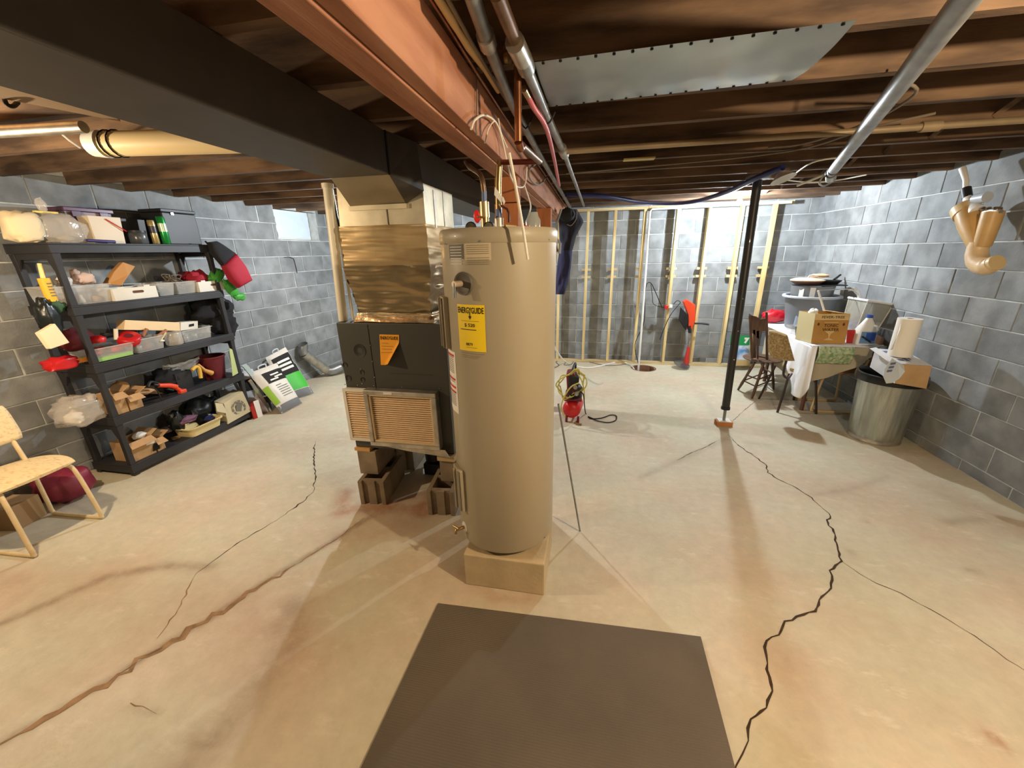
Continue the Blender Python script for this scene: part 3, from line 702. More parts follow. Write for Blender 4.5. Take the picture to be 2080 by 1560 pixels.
def curved_box(a0, a1, z0, z1, r0, r1, n=6):
    mb = MB()
    V = []; 
    for i in range(n + 1):
        a = a0 + (a1 - a0) * i / n; V += [cyl(a, z0, r0), cyl(a, z0, r1), cyl(a, z1, r1), cyl(a, z1, r0)]
    F = [(0, 1, 2, 3), (n * 4 + 3, n * 4 + 2, n * 4 + 1, n * 4)]
    for i in range(n):
        b = i * 4
        for k in range(4): j = (k + 1) % 4; F.append((b + k, b + 4 + k, b + 4 + j, b + j))
    return mb.add(V, F)
def ctext(txt, a0, a1, zc, h, m, par, off=.0022, bold=0.0):
    t = text_mb(txt, 1.0, 'CENTER', 0, bold=bold); xs = [v.x for v in t.v]; ys = [v.y for v in t.v]
    x0, x1 = min(xs), max(xs); y0, y1 = min(ys), max(ys)
    t.v = [cyl(a0 + (a1 - a0) * (v.x - x0) / (x1 - x0), zc + ((v.y - y0) / (y1 - y0) - .5) * h, HRd + off) for v in t.v]
    return t.build('lettering', m, par)
def cbars(rows, m, par, off=.0022, h=.002, nm='print_lines'):
    mb = MB()
    for (a0, a1, z) in rows: mb.grid(lambda u, v: cyl(a0 + (a1 - a0) * u, z + h * v, HRd + off), 5, 1)
    return mb.build(nm, m, par)
# yellow label
a0, zt = hit(929, 617); a1, _ = hit(984, 617); _, zb_ = hit(965, 714)
yl = patch(a0, a1, zb_, zt, .0012).build('energy_label', YEL, wh, smooth=True); lab(yl, 'bright yellow energy label')
da = a1 - a0
ctext('ENERGYGUIDE', a0 + da * .03, a1 - da * .03, zt - .024, .026, PRINT, yl, bold=.015)
ctext('$ 520', a0 + da * .28, a0 + da * .66, zt - .088, .017, PRINT, yl, bold=.01)
ctext('8879', a0 + da * .30, a0 + da * .55, zt - .171, .013, PRINT, yl, bold=.008)
tri = MB(); am = a0 + da * .5
tri.add([cyl(am - .03, zt - .048, HRd + .002), cyl(am + .03, zt - .048, HRd + .002), cyl(am, zt - .064, HRd + .002), cyl(am - .008, zt - .03, HRd + .002), cyl(am + .008, zt - .03, HRd + .002), cyl(am + .008, zt - .05, HRd + .002), cyl(am - .008, zt - .05, HRd + .002)], [(0, 1, 2), (3, 4, 5, 6)])
tri.build('arrow_mark', PRINT, yl)
cbars([(a0 + da * .1, a0 + da * .7, zt - .108)], PRINT, yl, h=.003)
cbars([(a0 + da * .15, a0 + da * .8, zt - .07), (a0 + da * .3, a0 + da * .7, zt - .186), (a0 + da * .07, a1 - da * .05, zt - .213), (a0 + da * .08, a1 - da * .2, zt - .224), (a0 + da * .08, a1 - da * .3, zt - .232)], mat('print_olive', S((150, 126, 30)), .8), yl, h=.0015)
# top labels
a0, zt = hit(912, 497); a1, _ = hit(940, 494); _, zb_ = hit(926, 526)
dl = patch(a0, a1, zb_, zt, .001).build('data_label', mat('label_taupe', S((104, 98, 84)), .6), wh, smooth=True); lab(dl, 'small dark label with pale print')
cbars([(a0 + (a1 - a0) * .1, a1 - (a1 - a0) * .1, zt - .012 - .011 * k) for k in range(7)], PAPER, dl, h=.003)
a0, zt = hit(943, 493); a1, _ = hit(997, 490); _, zb_ = hit(970, 529)
dl = patch(a0, a1, zb_, zt, .001).build('rating_label', mat('label_beige', S((204, 190, 160)), .6), wh, smooth=True)
cbars([(a0 + (a1 - a0) * .08, a1 - (a1 - a0) * .08, zt - .012 - .008 * k) for k in range(10) if k != 5], mat('print_tan', S((150, 138, 112)), .8), dl, h=.0025)
# white warning strip on the left
a0, zt = hit(907, 705); a1, _ = hit(924, 712); _, zb_ = hit(928, 838)
wl = patch(a0, a1, zb_, zt, .001).build('warning_label', PAPER, wh, smooth=True); lab(wl, 'tall white warning label with red bands')
dz = zt - zb_; dA = a1 - a0
for f in (.04, .42, .55, .63): cbars([(a0 + dA * .1, a1 - dA * .1, zt - dz * f - .012)], mat('warn_red', S((206, 52, 44)), .6), wl, h=.010, nm='red_band')
cbars([(a0 + dA * .12, a1 - dA * .15, zt - dz * (.1 + .03 * k)) for k in range(27) if k not in (9, 10, 11, 14, 15, 16, 17, 18)], PRINTG, wl, h=.003)
# access covers on the left flank
for (xa, ya, yb, xb) in ((902, 600, 706, 913), (934, 948, 1034, 943)):
    aa, z1_ = hit(xa, ya, HRd); ab, z0_ = hit(xb, yb, HRd); am = hit((xa + xb) / 2 + 3, (ya + yb) / 2, HRd)[0]
    ac = curved_box(am - .30, am + .06, z0_ + .0, z1_, HRd - .01, HRd + .022).build('access_cover', TANK, wh, smooth=True, bevel=.004)
    curved_box(am - .17, am - .13, z0_ + .006, z1_ - .006, HRd + .022, HRd + .032).build('cover_rib', TANK, ac, smooth=True)
    curved_box(am - .02, am + .02, z0_ + .006, z1_ - .006, HRd + .022, HRd + .030).build('cover_rib', TANKD, ac, smooth=True)
# relief valve opening
av, zv = hit(937, 576); cv = cyl(av, zv); nv = Vector((math.cos(av), math.sin(av), 0))
av2, _ = hit(941, 577); c2 = cyl(av2, zv)
MB().lathe([(.0, .001), (.040, .0015), (.044, .006), (.047, .006), (.049, -.004)], c2 + Vector((0, 0, 0)), 32, axis=(math.cos(av2), math.sin(av2), 0)).build('valve_recess', mat('recess_grey', S((92, 88, 78)), .6), wh, smooth=True)
rv = MB().tube([cv, cv + nv * .045], .013, 12).build('relief_valve', mat('valve_stem', S((206, 184, 160)), .35, metal=.4), wh, smooth=True)
MB().tube([cv + nv * .04 + Vector((0, 0, .006)), cv + nv * .045 + Vector((0, 0, -.055))], .007, 10).build('lever', CHROME, rv, smooth=True)
# drain valve
ad, zd = hit(944, 1070, HRd); pd = cyl(ad, zd); nd = Vector((math.cos(ad), math.sin(ad), 0))
MB().lathe([(.0, .003), (.026, .003), (.03, 0), (.03, -.004)], pd, 20, axis=nd).build('drain_escutcheon', WHITEP, wh, smooth=True)
dv = MB().tube([pd, pd + nd * .05, pd + nd * .055 + Vector((0, 0, -.02))], .009, 10).build('drain_valve', BRASS, wh, smooth=True)
MB().tube([pd + nd * .05 + Vector((-.018, .01, .018)), pd + nd * .05 + Vector((.018, -.01, .018))], .005, 8).build('drain_handle', BRASS, dv, smooth=True)
for x, y in ((1115, 487), (975, 490), (1106, 1092), (905, 496)):
    aa, zz = hit(x, y, HRd + .004); MB().lathe([(.004, 0), (.003, .003)], cyl(aa, zz, HRd + .004), 8, axis=(math.cos(aa), math.sin(aa), 0), cap=True).build('screw', CHROME, wh)

# ---- pipes on the heater's top
cold = oy(986, 470, 1.80); hot = oy(1014, 468, 1.80)
pc = thing('supply_pipe', (cold.x, 1.80, 1.82), 'copper pipe with a red wheel valve rising left on the heater top', 'pipe')
MB().tube([(cold.x, 1.8, 1.822), (cold.x, 1.8, 1.865)], .018, 12).build('nipple', BRASS, pc, smooth=True)
z1_ = oy(984, 410, 1.8).z
MB().tube([(cold.x, 1.8, 1.865), (oy(984, 430, 1.8).x, 1.8, z1_)], .021, 12).build('valve_body', mat('valve_brass', S((206, 186, 140)), .35, metal=.7), pc, smooth=True)
MB().tube([(cold.x, 1.8, z1_), oy(983, 388, 1.8)], .011, 10).build('blue_sleeve', mat('blue_grey', S((88, 108, 150)), .4), pc, smooth=True)
MB().tube([oy(983, 390, 1.8), oy(980, 368, 1.8), oy(974, 353, 1.84), oy(955, 340, 1.95), oy(946, 328, 2.05)], .011, 10, smooth=5).build('copper_pipe', COPPERD, pc, smooth=True)
wv = oy(969, 440, 1.74)
MB().tube([wv, (cold.x, 1.8, wv.z)], .005, 8).build('valve_stem', BRASS, pc)
rw = MB(); rw.lathe([(.006, -.003), (.022, -.003), (.026, 0), (.022, .003), (.006, .003)], wv, 20, axis=(.95, -.3, 0)); rw.build('red_wheel', REDP, pc, smooth=True)
ph = thing('outlet_pipe', (hot.x, 1.80, 1.82), 'copper pipe with paper tags rising right on the heater top', 'pipe')
MB().tube([(hot.x, 1.8, 1.822), (hot.x, 1.8, 1.86)], .02, 12).build('nipple', mat('nipple_pale', S((202, 196, 176)), .4, metal=.4), ph, smooth=True)
MB().tube([(hot.x, 1.8, 1.86), oy(1013, 425, 1.8)], .014, 12).build('blue_sleeve', mat('blue_grey', S((88, 108, 150)), .4), ph, smooth=True)
MB().tube([oy(1013, 428, 1.8), oy(1012, 375, 1.8), oy(1014, 335, 1.8)], .0135, 12).build('copper_pipe', BRASS, ph, smooth=True)
tg = MB(); a = oy(1005, 382, 1.775); tg.hexa([oy(1004, 396, 1.778), oy(1018, 412, 1.778), oy(1018.5, 412, 1.781), oy(1004.5, 396, 1.781)], [oy(1005, 380, 1.778), oy(1022, 402, 1.778), oy(1022.5, 402, 1.781), oy(1005.5, 380, 1.781)])
tg.build('paper_tag', PAPER, ph); MB().hexa([oy(1019, 403, 1.776), oy(1023, 416, 1.776), oy(1023.4, 416, 1.779), oy(1019.4, 403, 1.779)], [oy(1022, 400, 1.776), oy(1026, 410, 1.776), oy(1026.4, 410, 1.779), oy(1022.4, 400, 1.779)]).build('paper_tag', PAPER, ph)
lv = MB().tube([oy(1018, 418, 1.78), oy(1030, 425, 1.77), oy(1034, 433, 1.77), oy(1034, 452, 1.77)], .005, 8).build('valve_lever', mat('lever_dark', S((70, 40, 36)), .4), ph, smooth=True)
# things lying on the top
hs = thing('headlamp', oz(965, 466, 1.823), 'small dark clip lamp with two silver reflectors on the heater top', 'lamp')
for (x, y, r) in ((957, 462, .020), (993, 461, .019)):
    p = oy(x, y, 1.70); MB().lathe([(0, 0), (r * .9, .008), (r, .016), (r, -.004), (r * .55, -.03), (0, -.03)], p, 20, axis=(.15, -1, -.1)).build('reflector', CHROME, hs, smooth=True)
    MB().lathe([(r * 1.02, .014), (r * 1.14, .012), (r * 1.14, -.002), (r * 1.02, -.004)], p, 20, axis=(.15, -1, -.1)).build('bezel', BLACKP, hs, smooth=True)
MB().tube([oy(953, 470, 1.71), oy(975, 470, 1.72), oy(995, 468, 1.71)], .010, 8, smooth=4).build('body', BLACKP, hs, smooth=True)
rl = thing('small_tube', oy(1035, 468, 1.73), 'small beige tube lying on the heater top by the outlet pipe', 'tube')
MB().tube([oy(1026, 463, 1.73), oy(1048, 465, 1.75)], .014, 14).build('tube', CREAM, rl, smooth=True); MB().tube([oy(1048, 465, 1.75), oy(1051, 465.3, 1.752)], .010, 12).build('cap', REDD, rl, smooth=True)
sw2 = thing('valve_cap', oy(1064, 470, 1.8), 'red plastic valve cap at the back of the heater top', 'valve')
MB().lathe([(.0, 0), (.022, .0), (.024, .014), (.014, .028), (0, .03)], oy(1062, 472, 1.95), 14).build('cap', REDP, sw2, smooth=True)
MB().lathe([(.0, 0), (.018, .0), (.018, .03), (0, .034)], oy(1068, 473, 1.9), 14).build('collar', REDP, sw2, smooth=True)
jb = MB().lathe([(.0, 0), (.034, 0), (.036, .05), (.026, .068), (.022, .085), (0, .085)], oy(1083, 470, 2.02), 16).build('glass_jar', mat('jar_glass', S((190, 196, 190)), .15, alpha=.55, spec=.8), smooth=True)
tag(jb, 'small clear jar behind the heater top at the right', 'jar')

# support rod beside the heater
F_ = oz(1178, 1080); T_ = Vector((-.155, 2.0, .93))
tag(MB().tube([F_ + Vector((0, 0, .004)), T_], .0055, 8).build('metal_rod', GALVD, smooth=True), 'thin grey metal rod leaning against the water heater', 'rod')

# white PVC riser on the furnace's left
pv = thing('pvc_riser', (-1.622, 2.35, 1.306), 'white plastic riser pipe standing on the furnace left of the plenum', 'pipe')
b_ = oy(697, 647, 2.35); t_ = oy(666, 382, 2.35)
MB().tube([(b_.x, 2.35, 1.308), (t_.x, 2.35, t_.z)], .029, 20).build('pipe', PVC, pv, smooth=True)
MB().tube([(t_.x, 2.35, t_.z - .0), (t_.x, 2.35, 2.13)], .034, 20).build('cap', PVC, pv, smooth=True)
MB().tube([(-1.57, 2.36, 2.08), (-1.555, 2.36, 1.87), (-1.50, 2.32, 1.84)], .005, 6).build('cable', BLACK, pv)
MB().tube([(-1.575, 2.372, 2.10), (-1.565, 2.372, 1.6), (-1.56, 2.37, 1.31)], .009, 8).build('thin_pipe', PVC, pv)
# ================================================================ BLACK SHELF UNIT
SH = [.10, .53, .97, 1.41, 1.845]; SXF, SXB, SY0, SY1 = -3.685, -4.11, 2.19, 3.44
su = thing('shelf_unit', (-3.9, 2.8, 0), 'black plastic five-tier shelf unit crowded with clutter along the left wall', 'shelf')
for i, z in enumerate(SH):
    mb = MB().box(SXB, SXF, SY0, SY1, z - .012, z)
    mb.box(SXF - .012, SXF, SY0, SY1, z - .07, z - .0121); mb.box(SXB, SXB + .012, SY0, SY1, z - .07, z - .0121)
    mb.box(SXB + .0121, SXF - .0121, SY0, SY0 + .012, z - .07, z - .0121); mb.box(SXB + .0121, SXF - .0121, SY1 - .012, SY1, z - .07, z - .0121)
    if i == 0: mb.v = [Vector((v.x, v.y, max(v.z, .02))) for v in mb.v]
    mb.build('shelf_board', SHELFM, su, bevel=.003)
for X in (SXF - .03, SXB + .03):
    for Y in (SY0 + .03, SY1 - .03):
        for i in range(4):
            MB().lathe([(.031, SH[i] - (.1 if i == 0 else .0)), (.027, SH[i] + .12), (.027, SH[i + 1] - .16), (.034, SH[i + 1] - .071)], (X, Y, 0), 4, a0=PI / 4).build('post', SHELFM, su, bevel=.003)
for Y in (SY0 + .012, SY1 - .02):        # arched end braces
    for i in range(4):
        z = SH[i + 1] - .07
        MB().prism([(SXB + .05, Y, z), (SXB + .05, Y, z - .12), (SXB + .085, Y, z - .04), (SXF - .085, Y, z - .04), (SXF - .05, Y, z - .12), (SXF - .05, Y, z)], (0, .008, 0)).build('end_brace', SHELFM, su)

def sy(px, py, xf=SXF): return ox(px, py, xf).y
def open_box(x0, x1, y0, y1, z0, z1, t=.003, flare=.0, floor_=True):
    mb = MB(); f = flare
    def sl(a, b): mb.hexa(a, b)
    B = [(x0 + f, y0 + f), (x1 - f, y0 + f), (x1 - f, y1 - f), (x0 + f, y1 - f)]; Tt = [(x0, y0), (x1, y0), (x1, y1), (x0, y1)]
    cxm, cym = (x0 + x1) / 2, (y0 + y1) / 2
    def inn(p): return (p[0] + math.copysign(t, cxm - p[0]), p[1] + math.copysign(t, cym - p[1]))
    for k in range(4):
        j = (k + 1) % 4
        mb.hexa([(*B[k], z0), (*B[j], z0), (*inn(B[j]), z0), (*inn(B[k]), z0)], [(*Tt[k], z1), (*Tt[j], z1), (*inn(Tt[j]), z1), (*inn(Tt[k]), z1)])
    if floor_: mb.hexa([(*inn(q), z0 + .0002) for q in B], [(*inn(q), z0 + t) for q in B])
    return mb
def rim(mb, x0, x1, y0, y1, z, w=.008, h=.008):
    mb.box(x0 - w, x1 + w, y0 - w, y0, z - h, z); mb.box(x0 - w, x1 + w, y1, y1 + w, z - h, z); mb.box(x0 - w, x0, y0, y1, z - h, z); mb.box(x1, x1 + w, y0, y1, z - h, z); return mb
E_ = .0015
def clear_bin(pl, pr, ptop, lvl, label, depth=.26, xf=SXF - .03, name='clear_bin', m=None, group=None, flare=.015):
    z0 = SH[lvl] + E_; y0, y1 = sy(*pl, xf), sy(*pr, xf); z1 = ox(ptop[0], ptop[1], xf).z
    t = thing(name, (xf - depth / 2, (y0 + y1) / 2, z0), label, 'bin', group)
    open_box(xf - depth, xf, y0, y1, z0, z1, .0025, flare).build('body', m or CLEAR, t); rim(MB(), xf - depth, xf, y0, y1, z1).build('rim', m or CLEAR, t)
    return t, (xf - depth, xf, y0, y1, z0, z1)
def single(mb, name, m, label, cat, **k):
    g = k.pop('group', None); o = mb.build(name, m, **k); return tag(o, label, cat, g)
def pos(px, py, xf, lvl=None, z=None): p = ox(px, py, xf); return Vector((xf, p.y, (SH[lvl] + E_) if lvl is not None else (z if z is not None else p.z)))

# ---------- top shelf
Z5 = SH[4] + E_
p = pos(62, 484, -3.80, 4)
single(MB().blob(p + Vector((0, -.02, .098)), (.07, .095, .10), .22, 3, flat=-.0975, sq=.6), 'cream_bag', mat('cream_sack', S((226, 208, 172)), .7, bump=.5, bscale=14), 'cream cloth sack at the left end of the top shelf', 'bag', smooth=True)
cb_ = thing('clear_bag', pos(128, 484, -3.80, 4), 'clear plastic bag closed with a yellow clip on the top shelf', 'bag')
q = pos(128, 484, -3.80, 4)
MB().blob(q + Vector((0, 0, .088)), (.07, .145, .11), .25, 5, flat=-.0875, sq=.7).build('bag', CLEARB, cb_, smooth=True)
MB().blob(q + Vector((0, -.055, .245)), (.02, .03, .045), .3, 6).build('gathered_neck', CLEARB, cb_, smooth=True)
MB().box(-3.80 - .012, -3.80 + .012, q.y - .11, q.y + .02, q.z + .195, q.z + .21).build('clip', mat('clip_yellow', S((226, 206, 110)), .5), cb_, bevel=.003)
single(MB().blob(q + Vector((0, .02, .032)), (.03, .05, .022), .3, 8), 'small_packet', mat('lump_grey', S((150, 140, 120)), .8), 'small grey thing inside the clear bag with the yellow clip', 'package', smooth=True)
y0, y1 = sy(130, 480, -3.98), sy(222, 480, -3.98)
pb = thing('lidded_bin', (-3.97, (y0 + y1) / 2, Z5), 'clear storage bin with a purple lid behind the bags on the top shelf', 'bin')
open_box(-4.08, -3.89, y0 + .0, y1, Z5, Z5 + .23, .003, .015).build('body', mat('bin_pink', S((206, 190, 196)), .2, alpha=.4, spec=.7), pb)
MB().box(-4.095, -3.875, y0 - .015, y1 + .015, Z5 + .231, Z5 + .262).build('lid', mat('purple_lid', S((84, 50, 78)), .35), pb, bevel=.006)
for f in (.2, .8): MB().box(-3.885, -3.872, y0 + (y1 - y0) * f - .03, y0 + (y1 - y0) * f + .03, Z5 + .19, Z5 + .235).build('latch', mat('purple_lid', S((84, 50, 78)), .35), pb, bevel=.003)
MB().box(-3.887, -3.883, y0 + .02, y0 + .06, Z5 + .02, Z5 + .2).build('side_strip', mat('purple_lid', S((84, 50, 78)), .35), pb)
y0, y1 = sy(194, 488, -3.76), sy(258, 488, -3.76); h = ox(225, 441, -3.76).z - Z5
bb = thing('cream_tub', (-3.82, (y0 + y1) / 2, Z5), 'pale translucent tub with a red pencil line on the top shelf', 'tub')
open_box(-3.87, -3.76, y0, y1, Z5, Z5 + h, .003, .01).build('body', mat('tub_pale', S((214, 198, 172)), .5), bb)
MB().tube([ox(214, 445, -3.757), ox(257, 470, -3.751)], .004, 6).build('red_pencil', REDP, bb)
single(MB().tube([pos(175, 484, -3.735) - Vector((0, 0, .0)), pos(232, 487, -3.735)], .012, 10), 'blue_marker', mat('marker_blue', S((58, 54, 110)), .4), 'blue marker lying at the front edge of the top shelf', 'marker', smooth=True).location.z = Z5 + .0005
y0, y1 = sy(262, 488, -3.86), sy(300, 488, -3.86)
single(open_box(-4.05, -3.86, y0 - .06, y1 + .02, Z5, Z5 + .20, .004, .01), 'black_bin', BLACKP, 'black plastic bin behind the smoked jar on the top shelf', 'bin')
gj = thing('smoke_jar', pos(283, 489, -3.78, 4), 'smoked plastic jar with a dark lid on the top shelf', 'jar')
MB().lathe([(0, 0), (.055, 0), (.062, .01), (.062, .075), (.056, .088)], pos(283, 489, -3.78, 4), 20).build('body', SMOKE, gj, smooth=True)
MB().lathe([(.0, .106), (.058, .106), (.06, .088), (0, .088)], pos(283, 489, -3.78, 4), 20).build('lid', BLACKP, gj, smooth=True)
can_m = {}
def can(px, py, ph, r, xf, cm, label, nm, band=None):
    q = pos(px, py, xf, 4); h = ox(px, ph, xf).z - Z5
    t = thing(nm, q, label, 'can'); MB().lathe([(0, 0), (r * .9, 0), (r, .006), (r, h - .012), (r * .86, h)], q, 24).build('body', cm, t, smooth=True)
    MB().lathe([(r * .86, h), (r * .84, h - .003), (0, h - .004)], q, 24).build('lid', CHROME, t, smooth=True)
    if band: MB().lathe([(r * 1.01, h * .45), (r * 1.01, h * .75)], q, 24).build('print_band', band, t, smooth=True)
can(317, 490, 448, .026, -3.74, mat('can_gold', S((196, 176, 120)), .25, metal=.7), 'slim gold and dark drink can on the top shelf', 'drink_can', mat('can_dark', S((44, 36, 50)), .4))
can(338, 491, 441, .031, -3.72, mat('can_green', S((40, 150, 70)), .25, metal=.6), 'bright green tall drink can on the top shelf', 'drink_can', mat('can_silver', S((186, 206, 170)), .3, metal=.5))
y0, y1 = sy(348, 491, -3.78), sy(410, 491, -3.78); h = ox(380, 428, -3.78).z - Z5
kb = thing('black_case', (-3.9, (y0 + y1) / 2, Z5), 'large plain black box at the right end of the top shelf', 'box')
MB().box(-4.02, -3.78, y0 - .02, y1, Z5, Z5 + h - .03).build('body', BLACKP, kb, bevel=.008)
MB().box(-4.025, -3.775, y0 - .025, y1 + .005, Z5 + h - .029, Z5 + h).build('lid', BLACKP, kb, bevel=.006)
MB().box(-3.774, -3.771, y0 + .06, y0 + .085, Z5 + h - .05, Z5 + h - .03).build('latch', CHROME, kb)

# ---------- second shelf from the top
Z4 = SH[3] + E_
t, bx_ = clear_bin((118, 612), (232, 610), (200, 577), 3, 'wide clear bin of small parts at the left of the second shelf')
rn = random.Random(5)
ORD = ['first', 'second', 'third', 'fourth', 'fifth', 'sixth']
def fill(bx_, items, lbl, m_list, nm, cat, r=(.025, .045), group=None, top=0):
    x0, x1, y0, y1, z0, z1 = bx_
    for k in range(items):
        f = (k + .5) / items; c = Vector((rn.uniform(x0 + .06, x1 - .05), y0 + .03 + (y1 - y0 - .06) * f, z0 + .004)); rr = rn.uniform(*r)
        sh = rr * rn.uniform(.5, .9)
        o = MB().blob(c + Vector((0, 0, sh)), (rr, min(rr * 1.1, (y1 - y0) / items * .48), sh), .3, k * 7 + items, sq=.6, flat=-sh, nu=14, nv=8, rot=(0, 0, rn.uniform(0, 3))).build(nm, m_list[k % len(m_list)], smooth=True)
        tag(o, lbl + ', ' + (ORD[k] + ' from the left' if items > 2 else ('left one' if k == 0 else 'right one')), cat, group)
PKM = [mat('pink_soft', S((206, 160, 150)), .7), mat('lump_tan', S((176, 140, 104)), .7), mat('lump_white', S((214, 204, 190)), .6), mat('lump_brown', S((122, 76, 52)), .7)]
fill(bx_, 6, 'small packet in the wide clear bin of the second shelf', PKM, 'small_package', 'package', group='odds and ends in the wide clear bin')
for (a, b_, rx, ry, rz, sd, l) in ((128, 572, .03, .05, .035, 21, 'white rounded packet on the wide clear bin, leftmost'), (168, 566, .04, .07, .04, 22, 'pink crumpled packet on the wide clear bin'), (152, 556, .02, .028, .03, 23, 'small pink lump topmost on the wide clear bin')):
    q = ox(a, b_, -3.80); single(MB().blob(q, (rx, ry, rz), .35, sd, sq=.8), 'soft_packet', mat('pink_pale', S((214, 184, 168)), .7) if sd != 21 else PAPER, l, 'packet', smooth=True)
q = ox(238, 580, -3.84)
pbg = MB(); A = [ox(215, 578, -3.86), ox(232, 552, -3.84), ox(250, 532, -3.84), ox(276, 541, -3.84), ox(262, 560, -3.82), ox(248, 580, -3.80)]
pbg.prism(A, (-.05, .0, .0)); single(pbg, 'paper_bag', mat('kraft', S((190, 138, 82)), .8, bump=.6, bscale=14), 'crumpled brown paper bag leaning out of a bin on the second shelf', 'bag', bevel=.008)
def card_tray(pl, pr, ptop, lvl, label, m=CARDW, depth=.22, xf=SXF - .02, z0=None, slot=True):
    z0 = (SH[lvl] + E_) if z0 is None else z0; y0, y1 = sy(*pl, xf), sy(*pr, xf); z1 = ox(*ptop, xf).z
    t = thing('cardboard_tray', (xf - depth / 2, (y0 + y1) / 2, z0), label, 'box')
    open_box(xf - depth, xf, y0, y1, z0, z1, .004).build('body', m, t)
    if slot:
        c_ = (y0 + y1) / 2 + (y1 - y0) * .05; zc = z0 + (z1 - z0) * .62; r = (z1 - z0) * .11; wv_ = (y1 - y0) * .10
        P = [(xf + .0008, c_ + wv_ * sg + r * math.cos(a), zc + r * math.sin(a)) for sg, a in [(1, -PI / 2 + PI * k / 6) for k in range(7)] + [(-1, PI / 2 + PI * k / 6) for k in range(7)]]
        MB().prism(P, (.0006, 0, 0)).build('handle_slot', mat('slot_brown', S((96, 66, 48)), .9), t)
    for f in (.12, .72): MB().box(xf - .0035, xf - .0005, y0 + (y1 - y0) * f, y0 + (y1 - y0) * (f + .14), z1 - .001, z1 + .012).build('tab', m, t)
    return t
card_tray((235, 611), (323, 604), (280, 583), 3, 'white cardboard tray with a handle slot in the middle of the second shelf')
t, bx_ = clear_bin((326, 603), (360, 600), (345, 574), 3, 'small clear bin just right of the white tray on the second shelf')
fill(bx_, 2, 'dark part in the clear bin by the white tray', [BLACKP, GALVD], 'small_part', 'part', group='parts in the small clear bin')
t, bx_ = clear_bin((364, 600), (403, 597), (385, 571), 3, 'clear bin of tangled grey wires on the second shelf')
wv2 = MB(); c0 = Vector(((bx_[0] + bx_[1]) / 2, (bx_[2] + bx_[3]) / 2, Z4 + .03))
for k in range(6): wv2.tube([c0 + Vector((rn.uniform(-.08, .08), rn.uniform(-.06, .06), rn.uniform(0, .14))) for _ in range(7)], .004, 6, smooth=5)
tag(wv2.build('wire_tangle', CABLEG, smooth=True), 'tangle of thin grey wires heaped in a clear bin', 'wire', kind='stuff')
card_tray((408, 597), (463, 590), (440, 570), 3, 'white cardboard tray with a handle slot at the right end of the second shelf', depth=.2)
q = ox(392, 560, -3.84)
single(MB().blob(ox(400, 566, -3.83), (.09, .10, .075), .35, 31, sq=.8), 'red_bag', REDC, 'bright red soft bag at the right of the second shelf', 'bag', smooth=True)
single(MB().blob(ox(375, 565, -3.93), (.05, .06, .06), .35, 32), 'purple_bundle', mat('maroon_cloth', S((70, 22, 44)), .9), 'dark purple cloth bundle beside the red bag on the second shelf', 'cloth', smooth=True)
gb = thing('green_bag', ox(455, 560, -3.70), 'green plastic bag hanging off the right end of the second shelf', 'bag')
MB().blob(ox(440, 560, -3.72), (.04, .085, .06), .4, 33, rot=(.5, 0, 0)).build('upper_fold', GREENC, gb, smooth=True)
MB().blob(ox(472, 590, -3.66), (.03, .055, .12), .35, 34, rot=(.55, 0, 0)).build('hanging_fold', GREENC, gb, smooth=True)
MB().blob(ox(487, 603, -3.64), (.03, .07, .035), .4, 35).build('lower_fold', GREENC, gb, smooth=True)
lb = thing('lunch_bag', ox(470, 540, -3.64), 'crimson and black soft lunch bag hanging at the right end of the shelves', 'bag')
Ps = [ox(440, 490, -3.62), ox(452, 497, -3.62), ox(478, 515, -3.60), ox(497, 540, -3.58), ox(511, 570, -3.57), ox(485, 585, -3.57), ox(468, 570, -3.58), ox(452, 540, -3.6), ox(430, 515, -3.62), ox(424, 492, -3.62)]
def padded(P, h, m, nm, par):
    c_ = sum(P, Vector()) / len(P); mb = MB(); n = len(P); V = []
    rings = [(1.0, 0), (.96, .35), (.8, .8), (.45, 1.0), (0.02, 1.05)]
    for (s_, k) in rings: V += [c_ + (p_ - c_) * s_ + Vector((h * k, 0, 0)) for p_ in P]
    V += [p_ + Vector((-h * .5, 0, 0)) for p_ in P]
    F = []
    for r_ in range(len(rings) - 1):
        for k in range(n): j = (k + 1) % n; F.append((r_ * n + k, r_ * n + j, (r_ + 1) * n + j, (r_ + 1) * n + k))
    o_ = len(rings) * n
    for k in range(n): j = (k + 1) % n; F.append((o_ + k, o_ + j, j, k))
    F.append(tuple(o_ + k for k in range(n))[::-1]); F.append(tuple((len(rings) - 1) * n + k for k in range(n)))
    mb.add(V, F); return mb.build(nm, m, par, smooth=True, ang=60)
padded(Ps[2:8], .05, REDC, 'red_panel', lb)
padded([Ps[9], Ps[0], Ps[1], Ps[2] + Vector((0, .0, 0)), Ps[7], Ps[8]], .04, BLACKC, 'black_panel', lb)
single(MB().tube([ox(417, 490, -3.68), ox(428, 500, -3.64), ox(441, 491, -3.62)], .008, 8, smooth=4), 'bag_strap', BLACKC, 'short black strap hooking the crimson lunch bag to the shelf corner', 'strap', smooth=True)
tb = thing('glue_tube', ox(95, 600, -3.66), 'yellow glue cartridge with a pale nozzle at the left shelf end', 'tube')
a_, b_ = ox(107, 612, -3.75), ox(88, 565, -3.75)
MB().tube([a_, b_], .032, 16).build('cartridge', mat('cart_yellow', S((240, 186, 60)), .5), tb, smooth=True)
MB().tube([b_, ox(80, 535, -3.75)], [.014, .012, .006], 12).build('nozzle', mat('nozzle_pale', S((240, 220, 150)), .5), tb, smooth=True)
for k in range(5):
    z_ = a_.lerp(b_, .25 + .13 * k); MB().box(z_.x + .0325, z_.x + .034, z_.y - .014, z_.y + .014, z_.z - .004, z_.z + .004).build('print_line', PRINTG, tb)
